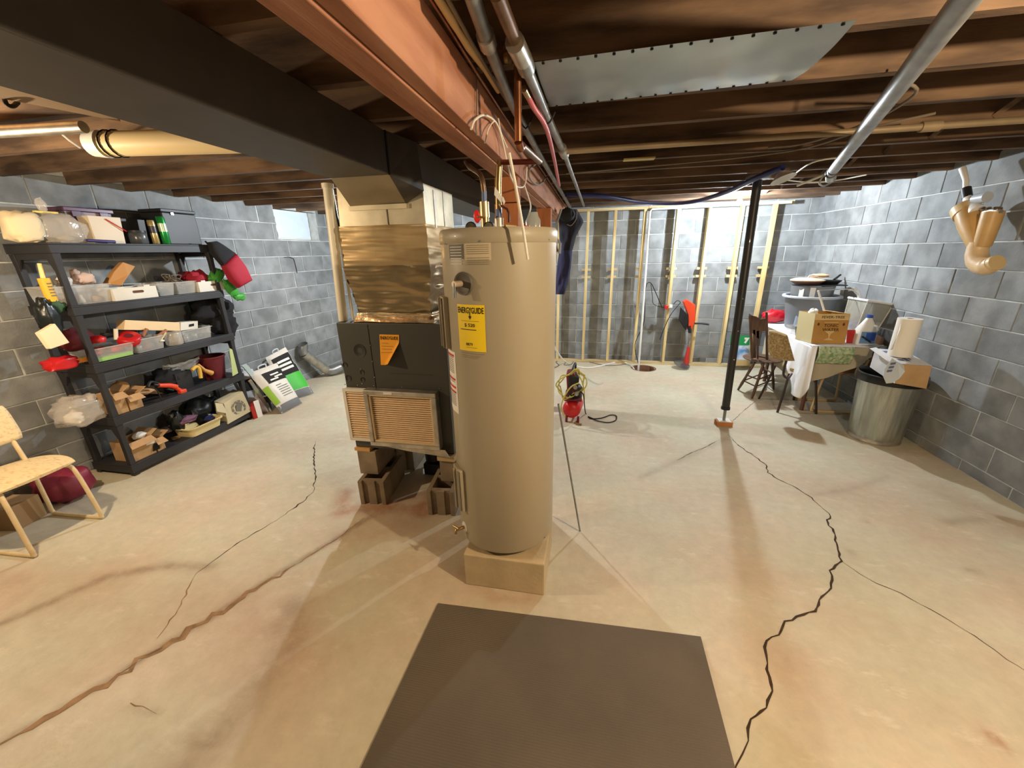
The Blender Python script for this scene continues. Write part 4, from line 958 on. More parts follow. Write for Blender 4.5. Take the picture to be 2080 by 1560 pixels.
single(MB().blob(ox(112, 622, -3.75), (.04, .06, .05), .4, 41), 'green_sack', mat('green_dark', S((50, 86, 52)), .6, bump=.5, bscale=12), 'crumpled green packet below the yellow glue cartridge', 'packet', smooth=True)
bg = MB().blob(ox(98, 645, -3.72), (.05, .06, .13), .3, 42, nu=24, nv=16)
single(bg, 'black_sack', mat('black_film', S((26, 32, 32)), .3, bump=.8, bscale=12), 'black plastic sack hanging down the left end of the shelves', 'bag', smooth=True)
bk = MB(); c4 = [ox(80, 676, -3.63), ox(112, 657, -3.63), ox(142, 696, -3.60), ox(104, 709, -3.60)]
bk.prism(c4, (-.03, -.01, 0)); single(bk, 'paper_pad', mat('pad_paper', S((226, 212, 180)), .8), 'cream paper pad hanging off the left end of the third shelf', 'paper', bevel=.004)

# ---------- third shelf
Z3 = SH[2] + E_
q = pos(133, 734, -3.78, 2)
rbx = thing('red_box', q, 'crumpled red packet with an orange fringe at the left of the third shelf', 'packet')
MB().blob(q + Vector((0, -.03, .045)), (.06, .09, .045), .3, 51, flat=-.0445, sq=.6).build('packet', REDP, rbx, smooth=True)
for k in range(5): MB().box(-.003, .003, -.006, .006, 0, .04, rot=(.5, .3, 0)).xf(Matrix.Translation(q + Vector((.03, .05 + .014 * k, .02)))).build('fringe', mat('fringe_orange', S((230, 150, 70)), .7), rbx)
single(MB().blob(ox(155, 690, -3.85), (.07, .12, .085), .3, 52), 'maroon_bag', mat('maroon_cloth2', S((104, 26, 30)), .8, bump=.4, bscale=10), 'dark maroon cloth bag at the left of the third shelf', 'bag', smooth=True)
t, bx_ = clear_bin((196, 737), (280, 726), (270, 694), 2, 'clear bin with a pale green base near the left post of the third shelf')
MB().box(bx_[0] + .02, bx_[1] - .006, bx_[2] + .02, bx_[3] - .02, Z3 + .004, Z3 + .03).build('green_base', mat('green_pale', S((160, 206, 120)), .6), t)
fill((bx_[0], bx_[1], bx_[2], bx_[3], Z3 + .03, bx_[5]), 3, 'red item in the green-based clear bin', [REDP, mat('red_soft', S((206, 80, 70)), .5)], 'small_item', 'item', group='red items in the green-based bin')
q = ox(262, 688, -3.78)
rc = thing('red_tape_reel', q, 'bright red round reel standing up out of a bin on the third shelf', 'reel')
MB().lathe([(0, -.03), (.075, -.03), (.078, -.02), (.078, .02), (.07, .03), (0, .03)], q, 24, axis=(.5, -.2, 1)).build('reel', REDP, rc, smooth=True)
MB().lathe([(0, .032), (.03, .032), (.03, .026)], q, 16, axis=(.5, -.2, 1)).build('hub', REDD, rc, smooth=True)
single(MB().lathe([(0, -.02), (.05, -.02), (.055, .01), (.03, .03), (0, .03)], ox(197, 690, -3.8), 18), 'red_disc', REDP, 'small red lid left of the bright red reel on the third shelf', 'lid', smooth=True)
single(MB().tube([ox(236, 690, -3.8), ox(235, 668, -3.8)], .014, 12), 'white_bottle', PVC, 'slim white bottle between the two red things on the third shelf', 'bottle', smooth=True)
t, bx_ = clear_bin((284, 722), (341, 712), (320, 682), 2, 'clear bin with wooden-handled brushes in the middle of the third shelf')
for (a, b_, l) in (((290, 684), (298, 668), 'short wooden handle leaning left in the middle clear bin'), ((318, 684), (338, 671), 'short wooden handle leaning right in the middle clear bin')):
    single(MB().tube([ox(*a, -3.78), ox(*b_, -3.78)], [.012, .014, .010], 10), 'wooden_brush', mat('handle_wood', S((156, 104, 70)), .6), l, 'handle', smooth=True)
fill(bx_, 3, 'small item under the brushes', [GALVD, mat('lump_brown', S((122, 76, 52)), .7)], 'small_item', 'item', group='items in the middle clear bin')
sc = thing('scraper', ox(334, 690, -3.72), 'small cream plastic scraper at the front of the third shelf', 'scraper')
MB().tube([ox(328, 690, -3.72), ox(337, 675, -3.72)], .006, 8).build('handle', CREAM, sc); MB().tube([ox(326, 692, -3.72), ox(333, 692, -3.72)], .009, 6).build('blade', WHITEP, sc)
q = pos(358, 705, -3.76, 2); cj = thing('clear_jar', q, 'round clear jar right of the brushes on the third shelf', 'jar')
MB().lathe([(0, 0), (.06, 0), (.065, .01), (.065, .10), (.058, .11)], q, 20).build('body', CLEARB, cj, smooth=True); MB().lathe([(.068, .10), (.068, .115), (0, .116)], q, 20).build('lid', CLEAR, cj, smooth=True)
t, bx_ = clear_bin((378, 703), (436, 692), (410, 665), 2, 'clear bin of grey tools at the right of the third shelf')
fill(bx_, 4, 'tool in the right clear bin of the third shelf', [GALVD, BLACKP], 'small_tool', 'tool', group='tools in the right clear bin')
lbx = thing('long_box', ox(330, 665, -3.87), 'long white cardboard box lying across the bins of the third shelf', 'box')
A = [ox(252, 670, -3.80), ox(366, 672, -3.80), ox(365, 655, -3.80), ox(254, 650, -3.80)]
MB().prism(A, (-.09, 0, 0)).build('body', mat('box_cream', S((232, 204, 160)), .75), lbx, bevel=.002)
A = [ox(367, 672, -3.80), ox(402, 667, -3.80), ox(402, 652, -3.80), ox(367, 655, -3.80)]
MB().prism(A, (-.09, 0, 0)).build('white_end', CARDW, lbx, bevel=.002)
MB().prism([ox(384, 664, -3.798), ox(394, 662, -3.798), ox(394, 657, -3.798), ox(384, 659, -3.798)], (.001, 0, 0)).build('handle_slot', BLACK, lbx)
jk = thing('black_jacket', ox(440, 640, -3.86), 'black cloth bundle draped over the right end of the third shelf', 'clothing')
MB().blob(ox(432, 630, -3.86), (.10, .22, .15), .3, 61, nu=28, nv=18).build('upper_bundle', BLACKC, jk, smooth=True)
MB().blob(ox(455, 660, -3.80), (.08, .14, .14), .35, 62, nu=24, nv=16).build('hanging_part', BLACKC, jk, smooth=True)
MB().box(ox(451, 609, -3.76).x, ox(451, 609, -3.76).x + .004, ox(447, 609, -3.74).y, ox(458, 609, -3.74).y, ox(450, 615, -3.74).z, ox(450, 605, -3.74).z, rot=(.5, 0, 0)).build('white_tag', PAPER, jk)

# ---------- fourth shelf
Z2 = SH[1] + E_
q = pos(160, 832, -3.84, 1)
single(MB().blob(q + Vector((.02, -.02, .098)), (.11, .13, .115), .35, 71, flat=-.0975, sq=.7, nu=28, nv=18), 'clear_bag', CLEARB, 'crumpled clear bag of packing at the left of the fourth shelf', 'bag', smooth=True)
single(MB().blob(q + Vector((.02, -.05, .06)), (.05, .06, .05), .35, 72, flat=-.0595), 'foam_piece', PAPER, 'white foam lump inside the crumpled clear bag', 'foam', smooth=True)
def cbox(pl, pr, ptop, lvl, depth, label, xf=SXF - .04, m=CARD, flaps=True, z0=None):
    z0 = SH[lvl] + E_ if z0 is None else z0; y0, y1 = sy(*pl, xf), sy(*pr, xf); z1 = ox(*ptop, xf).z
    t = thing('cardboard_box', (xf - depth / 2, (y0 + y1) / 2, z0), label, 'box')
    open_box(xf - depth, xf, y0, y1, z0, z1, .004).build('body', m, t)
    if flaps:
        MB().add([(xf, y0, z1 + .0005), (xf, y1, z1 + .0005), (xf + .04, y1 + .01, z1 - .045), (xf + .04, y0 - .01, z1 - .045)], [(0, 1, 2, 3)]).build('flap', m, t, solid=.004)
        MB().add([(xf, y1, z1 + .0005), (xf - depth, y1, z1 + .0005), (xf - depth, y1 + .06, z1 + .035), (xf, y1 + .06, z1 + .035)], [(0, 1, 2, 3)]).build('flap', m, t, solid=.004)
    return t
cbox((238, 836), (262, 832), (250, 795), 1, .16, 'small open cardboard box beside the left post of the fourth shelf')
cbox((266, 832), (292, 824), (280, 798), 1, .14, 'torn cardboard box in the middle of the fourth shelf')
cp = MB(); cp.prism([ox(270, 803, -3.80), ox(300, 801, -3.80), ox(318, 790, -3.84), ox(272, 790, -3.84)], (-.02, 0, .004)); single(cp, 'cardboard_piece', CARD, 'loose flat cardboard piece behind the torn box of the fourth shelf', 'cardboard')
cp = MB(); cp.prism([ox(298, 800, -3.9), ox(345, 800, -3.9), ox(345, 783, -3.9), ox(300, 783, -3.9)], (-.03, 0, 0)); single(cp, 'cardboard_piece', mat('card_pale', S((170, 140, 112)), .85), 'pale upright cardboard piece behind the orange drill', 'cardboard')
single(MB().blob(pos(248, 800, -3.98, 1) + Vector((0, 0, .14)), (.06, .06, .06), .2, 74, flat=-.1395), 'paper_bundle', mat('kraft', S((190, 138, 82)), .8, bump=.6, bscale=14), 'rounded brown paper bundle behind the small cardboard box', 'bag', smooth=True)
dr = thing('cordless_drill', ox(345, 792, -3.74), 'orange and black power drill lying on the fourth shelf', 'tool')
MB().tube([ox(322, 783, -3.74), ox(345, 783, -3.74), ox(358, 786, -3.74)], [.018, .022, .024, .02], 12).build('motor_body', ORANGE, dr, smooth=True)
MB().tube([ox(354, 786, -3.74), ox(368, 794, -3.735)], .017, 10).build('handle', ORANGE, dr, smooth=True)
MB().box(-.022, .022, -.03, .03, -.018, .018).xf(Matrix.Translation(ox(370, 795, -3.735))).build('battery', ORANGE, dr, bevel=.005)
MB().tube([ox(322, 783, -3.74), ox(313, 781, -3.74)], [.014, .008], 10).build('chuck', BLACKP, dr, smooth=True)
MB().tube([ox(340, 790, -3.735), ox(352, 793, -3.735)], .009, 8).build('trigger_guard', BLACKP, dr)
bm2 = thing('black_tool_bag', ox(345, 765, -3.85), 'black lumpy tool bag behind the orange drill', 'bag')
MB().blob(ox(345, 770, -3.88), (.09, .14, .12), .3, 75, sq=.8).build('bag', BLACKC, bm2, smooth=True)
MB().tube([ox(300, 786, -3.74), ox(318, 792, -3.72), ox(328, 812, -3.70), ox(330, 816, -3.7)], .006, 6, smooth=4).build('strap', BLACK, bm2)
MB().tube([ox(300, 786, -3.74), ox(306, 776, -3.76), ox(322, 779, -3.78)], .012, 8, smooth=4).build('buckle', BLACKP, bm2)
y0, y1 = sy(372, 788, -3.78), sy(398, 784, -3.78)
single(open_box(-4.0, -3.78, y0 - .04, y1, Z2, Z2 + .17, .004, .008), 'black_bin', BLACKP, 'black open bin between the drill and the yellow tools', 'bin')
yt = thing('tape_gun', ox(405, 755, -3.74), 'yellow curved-handle tool among the things of the fourth shelf', 'tool')
MB().tube([ox(390, 752, -3.74), ox(398, 745, -3.74), ox(405, 750, -3.74), ox(408, 768, -3.74)], .016, 10, smooth=5).build('handle', mat('tool_yellow', S((220, 176, 70)), .5), yt, smooth=True)
MB().tube([ox(402, 740, -3.78), ox(415, 752, -3.76), ox(430, 758, -3.76)], [.012, .018, .026], 10).build('head', mat('tool_tan', S((206, 150, 80)), .5), yt, smooth=True)
q = pos(440, 772, -3.84, 1)
rb = thing('red_bucket', q, 'dark red plastic bucket at the right of the fourth shelf', 'bucket')
h = ox(440, 722, -3.78).z - Z2
MB().lathe([(0, .004), (.085, .004), (.12, h), (.123, h), (.088, 0), (0, 0)], q, 28).build('body', REDD, rb, smooth=True, ang=50)
MB().lathe([(.122, h - .012), (.130, h - .012), (.130, h + .002), (.120, h + .002)], q, 28).build('rim', REDD, rb, smooth=True)
gs = MB(); gs.prism([ox(466, 707, -3.68), ox(472, 710, -3.68), ox(484, 758, -3.66), ox(473, 764, -3.66)], (-.006, 0, 0)); single(gs, 'green_strip', mat('strip_lime', S((190, 204, 140)), .6), 'pale green plastic strip leaning in front of the right shelf post', 'strip')
pg = MB().grid(lambda u, v: ox(330 + 75 * u, 742 - 20 * u * u + v * (8 + 14 * math.sin(u * 3)), -3.80 - .05 * v) + Vector((.02 * noise.noise(Vector((u * 6, v * 6, 1))), 0, .01 * noise.noise(Vector((u * 9, v * 9, 4))))), 20, 8)
single(pg, 'plastic_film', CLEARB, 'loose piece of clear plastic film above the black tool bag', 'film', smooth=True)

# ---------- bottom shelf
Z1 = SH[0] + E_
ab = cbox((272, 935), (318, 917), (290, 890), 0, .2, 'open cardboard box with a white label on the bottom shelf')
fp = SXF - .04 + .0015
MB().prism([ox(297, 905, fp + .003), ox(316, 899, fp + .003), ox(316, 893, fp + .003), ox(298, 899, fp + .003)], (.0008, 0, 0)).build('white_label', PAPER, ab)
MB().prism([ox(311, 917, fp + .003), ox(325, 911, fp + .003), ox(323, 898, fp + .003), ox(311, 903, fp + .003)], (.0008, 0, 0)).build('dark_label', PRINT, ab)
single(MB().blob(ox(283, 885, -3.80), (.04, .05, .03), .3, 80), 'white_packet', PAPER, 'small white packet sticking out of the labelled cardboard box', 'packet', smooth=True)
cbox((322, 917), (337, 908), (330, 886), 0, .12, 'narrow torn cardboard box right of the labelled one', flaps=True)
single(MB().blob(ox(340, 872, -3.9), (.05, .08, .03), .2, 81), 'grey_pouch', mat('pouch_grey', S((130, 116, 116)), .7), 'flat grey pouch lying in the middle of the bottom shelf', 'pouch', smooth=True)
single(MB().blob(ox(368, 893, -3.84), (.07, .09, .05), .35, 82), 'mesh_bag', mat('mesh_tan', S((150, 128, 92)), .9, bump=.8, bscale=60), 'tan mesh bag left of the cream tub on the bottom shelf', 'bag', smooth=True)
bb2 = thing('black_bag', ox(400, 840, -3.9), 'large black rubbish bag behind the cream tub on the bottom shelf', 'bag')
MB().blob(ox(410, 835, -3.93), (.10, .22, .15), .3, 83, nu=28, nv=16).build('bag', mat('black_film', S((26, 32, 32)), .3, bump=.8, bscale=12), bb2, smooth=True)
MB().blob(ox(358, 855, -3.80), (.05, .06, .10), .35, 84).build('side_fold', mat('black_film', S((26, 32, 32)), .3, bump=.8, bscale=12), bb2, smooth=True)
single(MB().blob(ox(380, 852, -3.78), (.05, .09, .035), .4, 85), 'purple_cloth', mat('cloth_mauve', S((110, 76, 100)), .8), 'crumpled mauve cloth at the left end of the cream tub', 'cloth', smooth=True)
single(MB().blob(ox(430, 848, -3.80), (.05, .08, .03), .3, 86), 'blue_cloth', mat('cloth_blue', S((40, 50, 110)), .8), 'dark blue cloth inside the cream tub', 'cloth', smooth=True)
xf = -3.655; y0, y1 = ox(384, 870, xf).y, ox(462, 870, xf).y; zt = ox(462, 840, xf).z
ct = thing('cream_basin', (xf - .12, (y0 + y1) / 2, Z1), 'cream plastic wash basin at the front of the bottom shelf', 'basin')
def rr(x0, x1, y0, y1, r, z, n=5):
    P = []
    for (cx_, cy_, a) in ((x1 - r, y0 + r, -PI / 2), (x1 - r, y1 - r, 0), (x0 + r, y1 - r, PI / 2), (x0 + r, y0 + r, PI)):
        for k in range(n + 1): t_ = a + PI / 2 * k / n; P.append(Vector((cx_ + r * math.cos(t_), cy_ + r * math.sin(t_), z)))
    return P
def loft(rings, closed_bottom=True):
    mb = MB(); n = len(rings[0]); V = []; F = []
    for R_ in rings: V += R_
    for i in range(len(rings) - 1):
        for k in range(n): j = (k + 1) % n; F.append((i * n + k, i * n + j, (i + 1) * n + j, (i + 1) * n + k))
    if closed_bottom: F.append(tuple(range(n))[::-1])
    return mb.add(V, F)
z0 = Z1
loft([rr(xf - .22, xf - .02, y0 + .03, y1 - .03, .04, z0), rr(xf - .24, xf, y0 + .01, y1 - .01, .05, zt), rr(xf - .255, xf + .012, y0 - .004, y1 + .004, .06, zt), rr(xf - .255, xf + .012, y0 - .004, y1 + .004, .06, zt - .012)]).build('body', CREAM, ct, smooth=True, solid=.003, ang=50)
pbx = thing('printed_box', ox(485, 850, -3.68), 'pale cardboard box with a dark printed crest at the right end of the bottom shelf', 'box')
A = [ox(463, 862, -3.67), ox(511, 835, -3.67), ox(493, 795, -3.70), ox(455, 820, -3.70)]
MB().prism(A, (-.12, 0, .02)).build('body', mat('box_pale', S((196, 184, 150)), .8), pbx, bevel=.003)
MB().prism([ox(441, 836, -3.665), ox(462, 840, -3.665), ox(452, 820, -3.69), ox(437, 818, -3.69)], (-.004, 0, 0)).build('flap', mat('box_pale', S((196, 184, 150)), .8), pbx)
cx_, cy_ = 485, 828; mbp = MB()
n_ = Vector((.004, 0, .001))
for k in range(10):
    a_ = 2 * PI * k / 10; r1_, r2_ = 11, 14
    P = [(cx_ + r1_ * math.cos(a_), cy_ + r1_ * 1.1 * math.sin(a_)), (cx_ + r2_ * math.cos(a_), cy_ + r2_ * 1.1 * math.sin(a_)), (cx_ + r2_ * math.cos(a_ + .5), cy_ + r2_ * 1.1 * math.sin(a_ + .5)), (cx_ + r1_ * math.cos(a_ + .5), cy_ + r1_ * 1.1 * math.sin(a_ + .5))]
    mbp.add([ox(x_, y_, -3.680) + n_ for x_, y_ in P], [(0, 1, 2, 3)])
mbp.add([ox(x_, y_, -3.680) + n_ for x_, y_ in ((480, 835), (490, 835), (491, 822), (485, 816), (479, 822))], [(0, 1, 2, 3, 4)])
tag(mbp.build('printed_crest', PRINTG, pbx), kind='stuff')

# ================================================================ LEFT CHAIR
def tube_chair(name, label, seatm, framem, loc, rot, group=None, sz=1.0):
    t = thing(name, loc, label, 'chair', group); t.rotation_euler = (0, 0, rot)
    hw, dp, hs_ = .19, .38, .45           # local: x across, y back, front at -y
    def top(u, v):
        x = (u - .5) * 2; yv = (v - .5) * 2; r_ = 1
        xx = x * math.sqrt(max(0, 1 - yv * yv * .30)); yy = yv * math.sqrt(max(0, 1 - x * x * .22))
        return (xx * .235, yy * .208 - .012, hs_ + .022 - .012 * (x * x + yv * yv) + .004)
    def bot(u, v): a = top(u, 1 - v); return (a[0], a[1], hs_ - .004)
    mb = MB().grid(top, 14, 14); mb.grid(bot, 14, 14)
    rimv = []
    for k in range(56):
        s_ = k / 14; f = s_ % 1; i = int(s_); u, v = [(f, 0), (1, f), (1 - f, 1), (0, 1 - f)][i]; a = top(u, v); rimv.append((a[0], a[1], a[2])); rimv.append((a[0], a[1], hs_ - .004))
    mb.add(rimv, [(2 * k, 2 * k + 1, (2 * k + 3) % 112, (2 * k + 2) % 112) for k in range(56)])
    mb.build('seat', seatm, t, smooth=True, world=False, ang=50)
    for s in (-1, 1):       # one continuous bent runner on each side
        P = [(s * .15, .05, hs_ - .012), (s * .16, -.14, hs_ - .016), (s * .175, -.195, hs_ - .06), (s * .185, -.235, .10), (s * .185, -.24, .03), (s * .185, -.205, .012), (s * .185, .13, .012), (s * .185, .175, .03), (s * .18, .17, .10), (s * .165, .15, hs_ - .05), (s * .16, .152, hs_), (s * .16, .185, hs_ + .15)]
        MB().tube(P, .0125, 10, smooth=4).build('side_frame', framem, t, smooth=True, world=False)
    MB().tube([(-.15, .06, hs_ - .012), (.15, .06, hs_ - .012)], .010, 8).build('cross_bar', framem, t, smooth=True, world=False)
    def bk_(u, v):
        x = (u - .5) * 2; z = v; c_ = (abs(x) ** 4) * .02 * (1 if True else 0)
        return (x * (.215 - .012 * abs(2 * v - 1) ** 4), .178 + .05 * v + .04 * (1 - x * x) * .6, hs_ + .14 + .25 * (z * (1 - .08 * abs(x) ** 4) + .04 * abs(x) ** 4))
    MB().grid(bk_, 16, 10).build('backrest', seatm, t, smooth=True, world=False, solid=.028, bevel=0)
    return t
c1 = oz(165, 935, .46)
tube_chair('kitchen_chair', 'cream vinyl kitchen chair with a patterned back at the far left', PATT, FRAMEC, (-3.535, 1.505, 0), PI / 2 + .05)
# things on the floor behind the chair
single(MB().blob(Vector((-3.86, 1.86, .118)), (.15, .15, .12), .22, 91, flat=-.1175, sq=.8, nu=24), 'red_sack', mat('sack_maroon', S((122, 30, 52)), .5, bump=.4, bscale=8), 'shiny dark red sack on the floor behind the cream chair', 'bag', smooth=True)
bxx = thing('cardboard_box', (-3.83, 1.50, 0), 'small brown cardboard box on the floor under the cream chair', 'box')
MB().box(-3.93, -3.75, 1.48, 1.66, .001, .17, rot=(0, 0, .2)).build('body', mat('card_dull', S((150, 122, 84)), .85), bxx, bevel=.003)
single(MB().box(-4.1, -3.72, 1.17, 1.35, .001, .09, rot=(0, 0, .1)), 'box', mat('box_dull', S((112, 100, 70)), .8), 'low flat dull carton on the floor at the far left edge', 'box', bevel=.003)
# ================================================================ BULB (hanging lamp by the far wall)
lc = Vector(LIGHT_C)
lp = thing('ceiling_bulb', (lc.x, lc.y, ZJ), 'bare bright bulb hanging from the ceiling near the stud wall', 'lamp')
MB().lathe([(0, -.034), (.018, -.029), (.030, -.012), (.032, 0), (.029, .014), (.018, .032), (.014, .042)], lc, 24).build('bulb', mat('bulb_glow', (1, 1, 1), .5, emis=(COOL, BULB_STRENGTH)), lp, smooth=True)
MB().lathe([(0, .086), (.02, .085), (.03, .06), (.02, .043), (0, .043)], lc, 20).build('socket', WHITEP, lp, smooth=True)

# ================================================================ FLOOR MAT
A, B, C_, D_ = oz(890, 1228), oz(1423, 1296), oz(735, 1560), oz(1492, 1560)
def lerp(a, b, t): return a + (b - a) * t
FA, FB = A + (C_ - A).normalized() * 1.0, B + (D_ - B).normalized() * .78
def up(p, z): return Vector((p.x, p.y, z))
mt = MB().hexa([up(FA, .002), up(FB, .002), up(B, .002), up(A, .002)], [up(FA, .012), up(FB, .012), up(B, .012), up(A, .012)])
single(mt, 'floor_mat', MATM, 'large dark brown ribbed rubber mat on the floor in the foreground', 'mat', bevel=.003)
mmt = MATM.node_tree; N_ = mmt.nodes; wv_ = N_.new('ShaderNodeTexWave'); wv_.inputs['Scale'].default_value = 34; wv_.bands_direction = 'Y'
tcc = N_.new('ShaderNodeTexCoord'); mmt.links.new(tcc.outputs['Object'], wv_.inputs['Vector']); bmp = N_.new('ShaderNodeBump'); bmp.inputs['Strength'].default_value = .5; bmp.inputs['Distance'].default_value = .002
mmt.links.new(wv_.outputs[0], bmp.inputs['Height']); mmt.links.new(bmp.outputs[0], N_['Principled BSDF'].inputs['Normal'])

# ================================================================ BAGS AND ODDMENTS BY THE LEFT WALL
def soil_bag(P, top, th, label, front, black, green, base_grey, name='soil_bag'):
    # P: bottom-left, bottom-right on the floor; top: top-left, top-right; slightly pillowy
    bl, br = P; tl, tr = top; t = thing(name, (bl + br) / 2, label, 'bag')
    nrm = (br - bl).cross(tl - bl).normalized(); nrm = nrm if nrm.y < 0 or nrm.x > 0 else -nrm
    def f(u, v, s):
        p = (bl * (1 - u) + br * u) * (1 - v) + (tl * (1 - u) + tr * u) * v
        k = (1 - (2 * u - 1) ** 4) * (1 - (2 * v - 1) ** 6)
        q = p + nrm * (s * th * k * .5) + nrm * .006 * noise.noise(Vector((u * 6 + s, v * 7, th * 50)))
        q.z = max(q.z, .004); return q
    mb = MB().grid(lambda u, v: f(u, v, 1), 14, 18); mb.grid(lambda u, v: f(1 - u, v, -1), 14, 18); mb.build('bag', front, t, smooth=True, ang=70)
    def panel(nm, u0, u1, v0, v1, m, slant=0):
        g = MB().grid(lambda a, b_: f(u0 + (u1 - u0) * a, v0 + (v1 - v0) * b_ + slant * a, 1) + nrm * .003, 8, 8); return g.build(nm, m, t, smooth=True)
    if black: panel('dark_panel', *black, PRINT)
    if green: panel('green_panel', *green, GRN2)
    if base_grey: panel('grey_base', .0, 1, .01, .16, mat('bag_grey', S((120, 122, 126)), .6), 0)
    # carrying handle
    a_, b_ = f(.35, .99, 0), f(.6, .99, 0); m_ = (a_ + b_) / 2 + Vector((0, 0, .045))
    MB().tube([a_, a_ + Vector((0, 0, .035)), m_, b_ + Vector((0, 0, .035)), b_], .008, 8, smooth=4).build('handle', SILV, t, smooth=True)
    return t, f, nrm
WB = mat('bag_white', S((222, 218, 208)), .45, bump=.35, bscale=12)
t1, f1, n1 = soil_bag((oz(584, 816), oz(638, 800)), (Vector((-3.93, 4.02, .54)), Vector((-3.90, 4.34, .60))), .12, 'white soil bag with a dark panel and bright green base print, right of the pair', WB, (.12, .96, .5, .9), (.1, .98, .17, .5), True)
t2, f2, n2 = soil_bag((oz(573, 841), oz(614, 820)), (Vector((-3.80, 3.60, .47)), Vector((-3.72, 3.95, .50))), .13, 'white soil bag with pale text panel and dark band, leaning in front at the left', WB, (.2, .95, .62, .86), None, True)
g_ = MB().grid(lambda a, b_: f2(.0 + .14 * a, .2 + .4 * b_, 1) + n2 * .003, 6, 8); g_.build('lime_strip', mat('lime', S((150, 196, 60)), .5), t2, smooth=True)
for k in range(6):
    MB().grid(lambda a, b_: f2(.35 + (.4 if k < 5 else .2) * a, .28 + .05 * k + .016 * b_, 1) + n2 * .003, 6, 1).build('print_line', PRINTG, t2)
for k, (fu, fv) in enumerate(((.3, .66), (.5, .7), (.4, .76))):
    MB().grid(lambda a, b_: f2(fu + .3 * a, fv + .03 * b_, 1) + n2 * .006, 5, 1).build('white_word', PAPER, t2)
for k, fv in enumerate((.6, .68, .76)):
    MB().grid(lambda a, b_: f1(.25 + .55 * a, fv + .045 * b_, 1) + n1 * .006, 5, 1).build('white_word', PAPER, t1)
t3, f3, n3 = soil_bag((Vector((-3.80, 3.50, .004)), Vector((-3.62, 3.62, .004))), (Vector((-3.98, 3.52, .47)), Vector((-3.85, 3.72, .49))), .12, 'pale blue-white plastic bag with a handle, hindmost of the bags beside the shelves', SILV, (.3, .9, .55, .8), None, False)
st = MB().tube([Vector((-3.50, 3.70, .004)), ox(497, 738, -3.80)], .016, 4)
single(MB().prism([oz(560, 826) + Vector((0, 0, .002)), oz(566, 823) + Vector((0, 0, .002)), ox(503, 741, -3.78), ox(494, 745, -3.78)], (-.02, 0, .012)), 'grey_board', mat('board_pale', S((176, 190, 184)), .6), 'long pale grey board leaning between the shelves and the bags', 'board')
single(MB().prism([oz(548, 838) + Vector((0, 0, .002)), oz(553, 835) + Vector((0, 0, .002)), ox(512, 772, -3.70), ox(506, 776, -3.70)], (-.015, 0, .012)), 'metal_strip', CHROME, 'short shiny metal strip leaning beside the right shelf post', 'strip')
pc_ = thing('red_carton', (-3.58, 3.47, 0), 'small red and white carton on the floor at the right shelf corner', 'carton')
A = oz(516, 852); B = oz(534, 845)
MB().hexa([A, B, B + Vector((-.10, .06, 0)), A + Vector((-.10, .06, 0))], [A + Vector((-.01, 0, .14)), B + Vector((-.01, 0, .18)), B + Vector((-.11, .06, .18)), A + Vector((-.11, .06, .14))]).build('body', mat('carton_red', S((176, 40, 32)), .5), pc_, bevel=.003)
d_ = (B - A).normalized()
MB().hexa([B - d_ * .06 + Vector((.003, -.001, .001)), B + Vector((.003, -.001, .001)), B + Vector((.001, 0, .001)), B - d_ * .06 + Vector((.001, 0, .001))], [B - d_ * .06 + Vector((-.007, -.001, .2)), B + Vector((-.007, -.001, .2)), B + Vector((-.009, 0, .2)), B - d_ * .06 + Vector((-.009, 0, .2))]).build('white_panel', PAPER, pc_)
q = oz(545, 838) + Vector((-.1, .06, 0)); q.z = .002
kb_ = thing('black_pail', q, 'black plastic pail between the red carton and the soil bags', 'pail')
MB().lathe([(0, 0), (.07, 0), (.085, .2), (.088, .2), (.073, -.0)], q, 24).build('body', BLACKP, kb_, smooth=True); MB().lathe([(.088, .185), (.094, .185), (.094, .2), (.086, .2)], q, 24).build('rim', GREYL, kb_, smooth=True)

# metal stove pipe elbow and flex duct
mp_ = thing('stove_pipe', oz(668, 768), 'galvanised metal pipe with an elbow leaning on the left wall', 'pipe')
a_ = oz(667, 764); a_.z = .085; b_ = ox(618, 718, -3.93); c_ = ox(613, 706, -3.93)
MB().tube([a_, b_], .062, 24).build('straight_pipe', GALV, mp_, smooth=True)
tip = ox(616, 703, -3.93)
MB().tube([b_, b_.lerp(tip, .4) + Vector((-.004, -.02, .0)), tip, tip + Vector((0, -.01, .03))], [.063, .064, .064, .066], 24, cap=False).build('elbow', GALVD, mp_, smooth=True)
MB().lathe([(0, -.04), (.062, -.02)], tip, 24).build('dark_inside', BLACK, mp_, smooth=True)
MB().tube([a_, a_ + Vector((.06, .04, -.01)), a_ + Vector((.14, .14, .02))], .064, 20, smooth=4).build('lower_elbow', GALVD, mp_, smooth=True)
fd = MB(); P = catmull([a_ + Vector((.15, .16, .03)), a_ + Vector((.22, .26, .06)), a_ + Vector((.27, .36, .09)), a_ + Vector((.36, .46, .08)), a_ + Vector((.52, .5, .07))], 12)
fd.tube(P, [.072 + (.006 if k % 2 else -.003) for k in range(len(P))], 20); single(fd, 'flex_duct', mat('flex_silver', S((200, 198, 196)), .3, metal=.7), 'crinkled silver flexible duct on the floor behind the furnace', 'duct', smooth=True, ang=80)

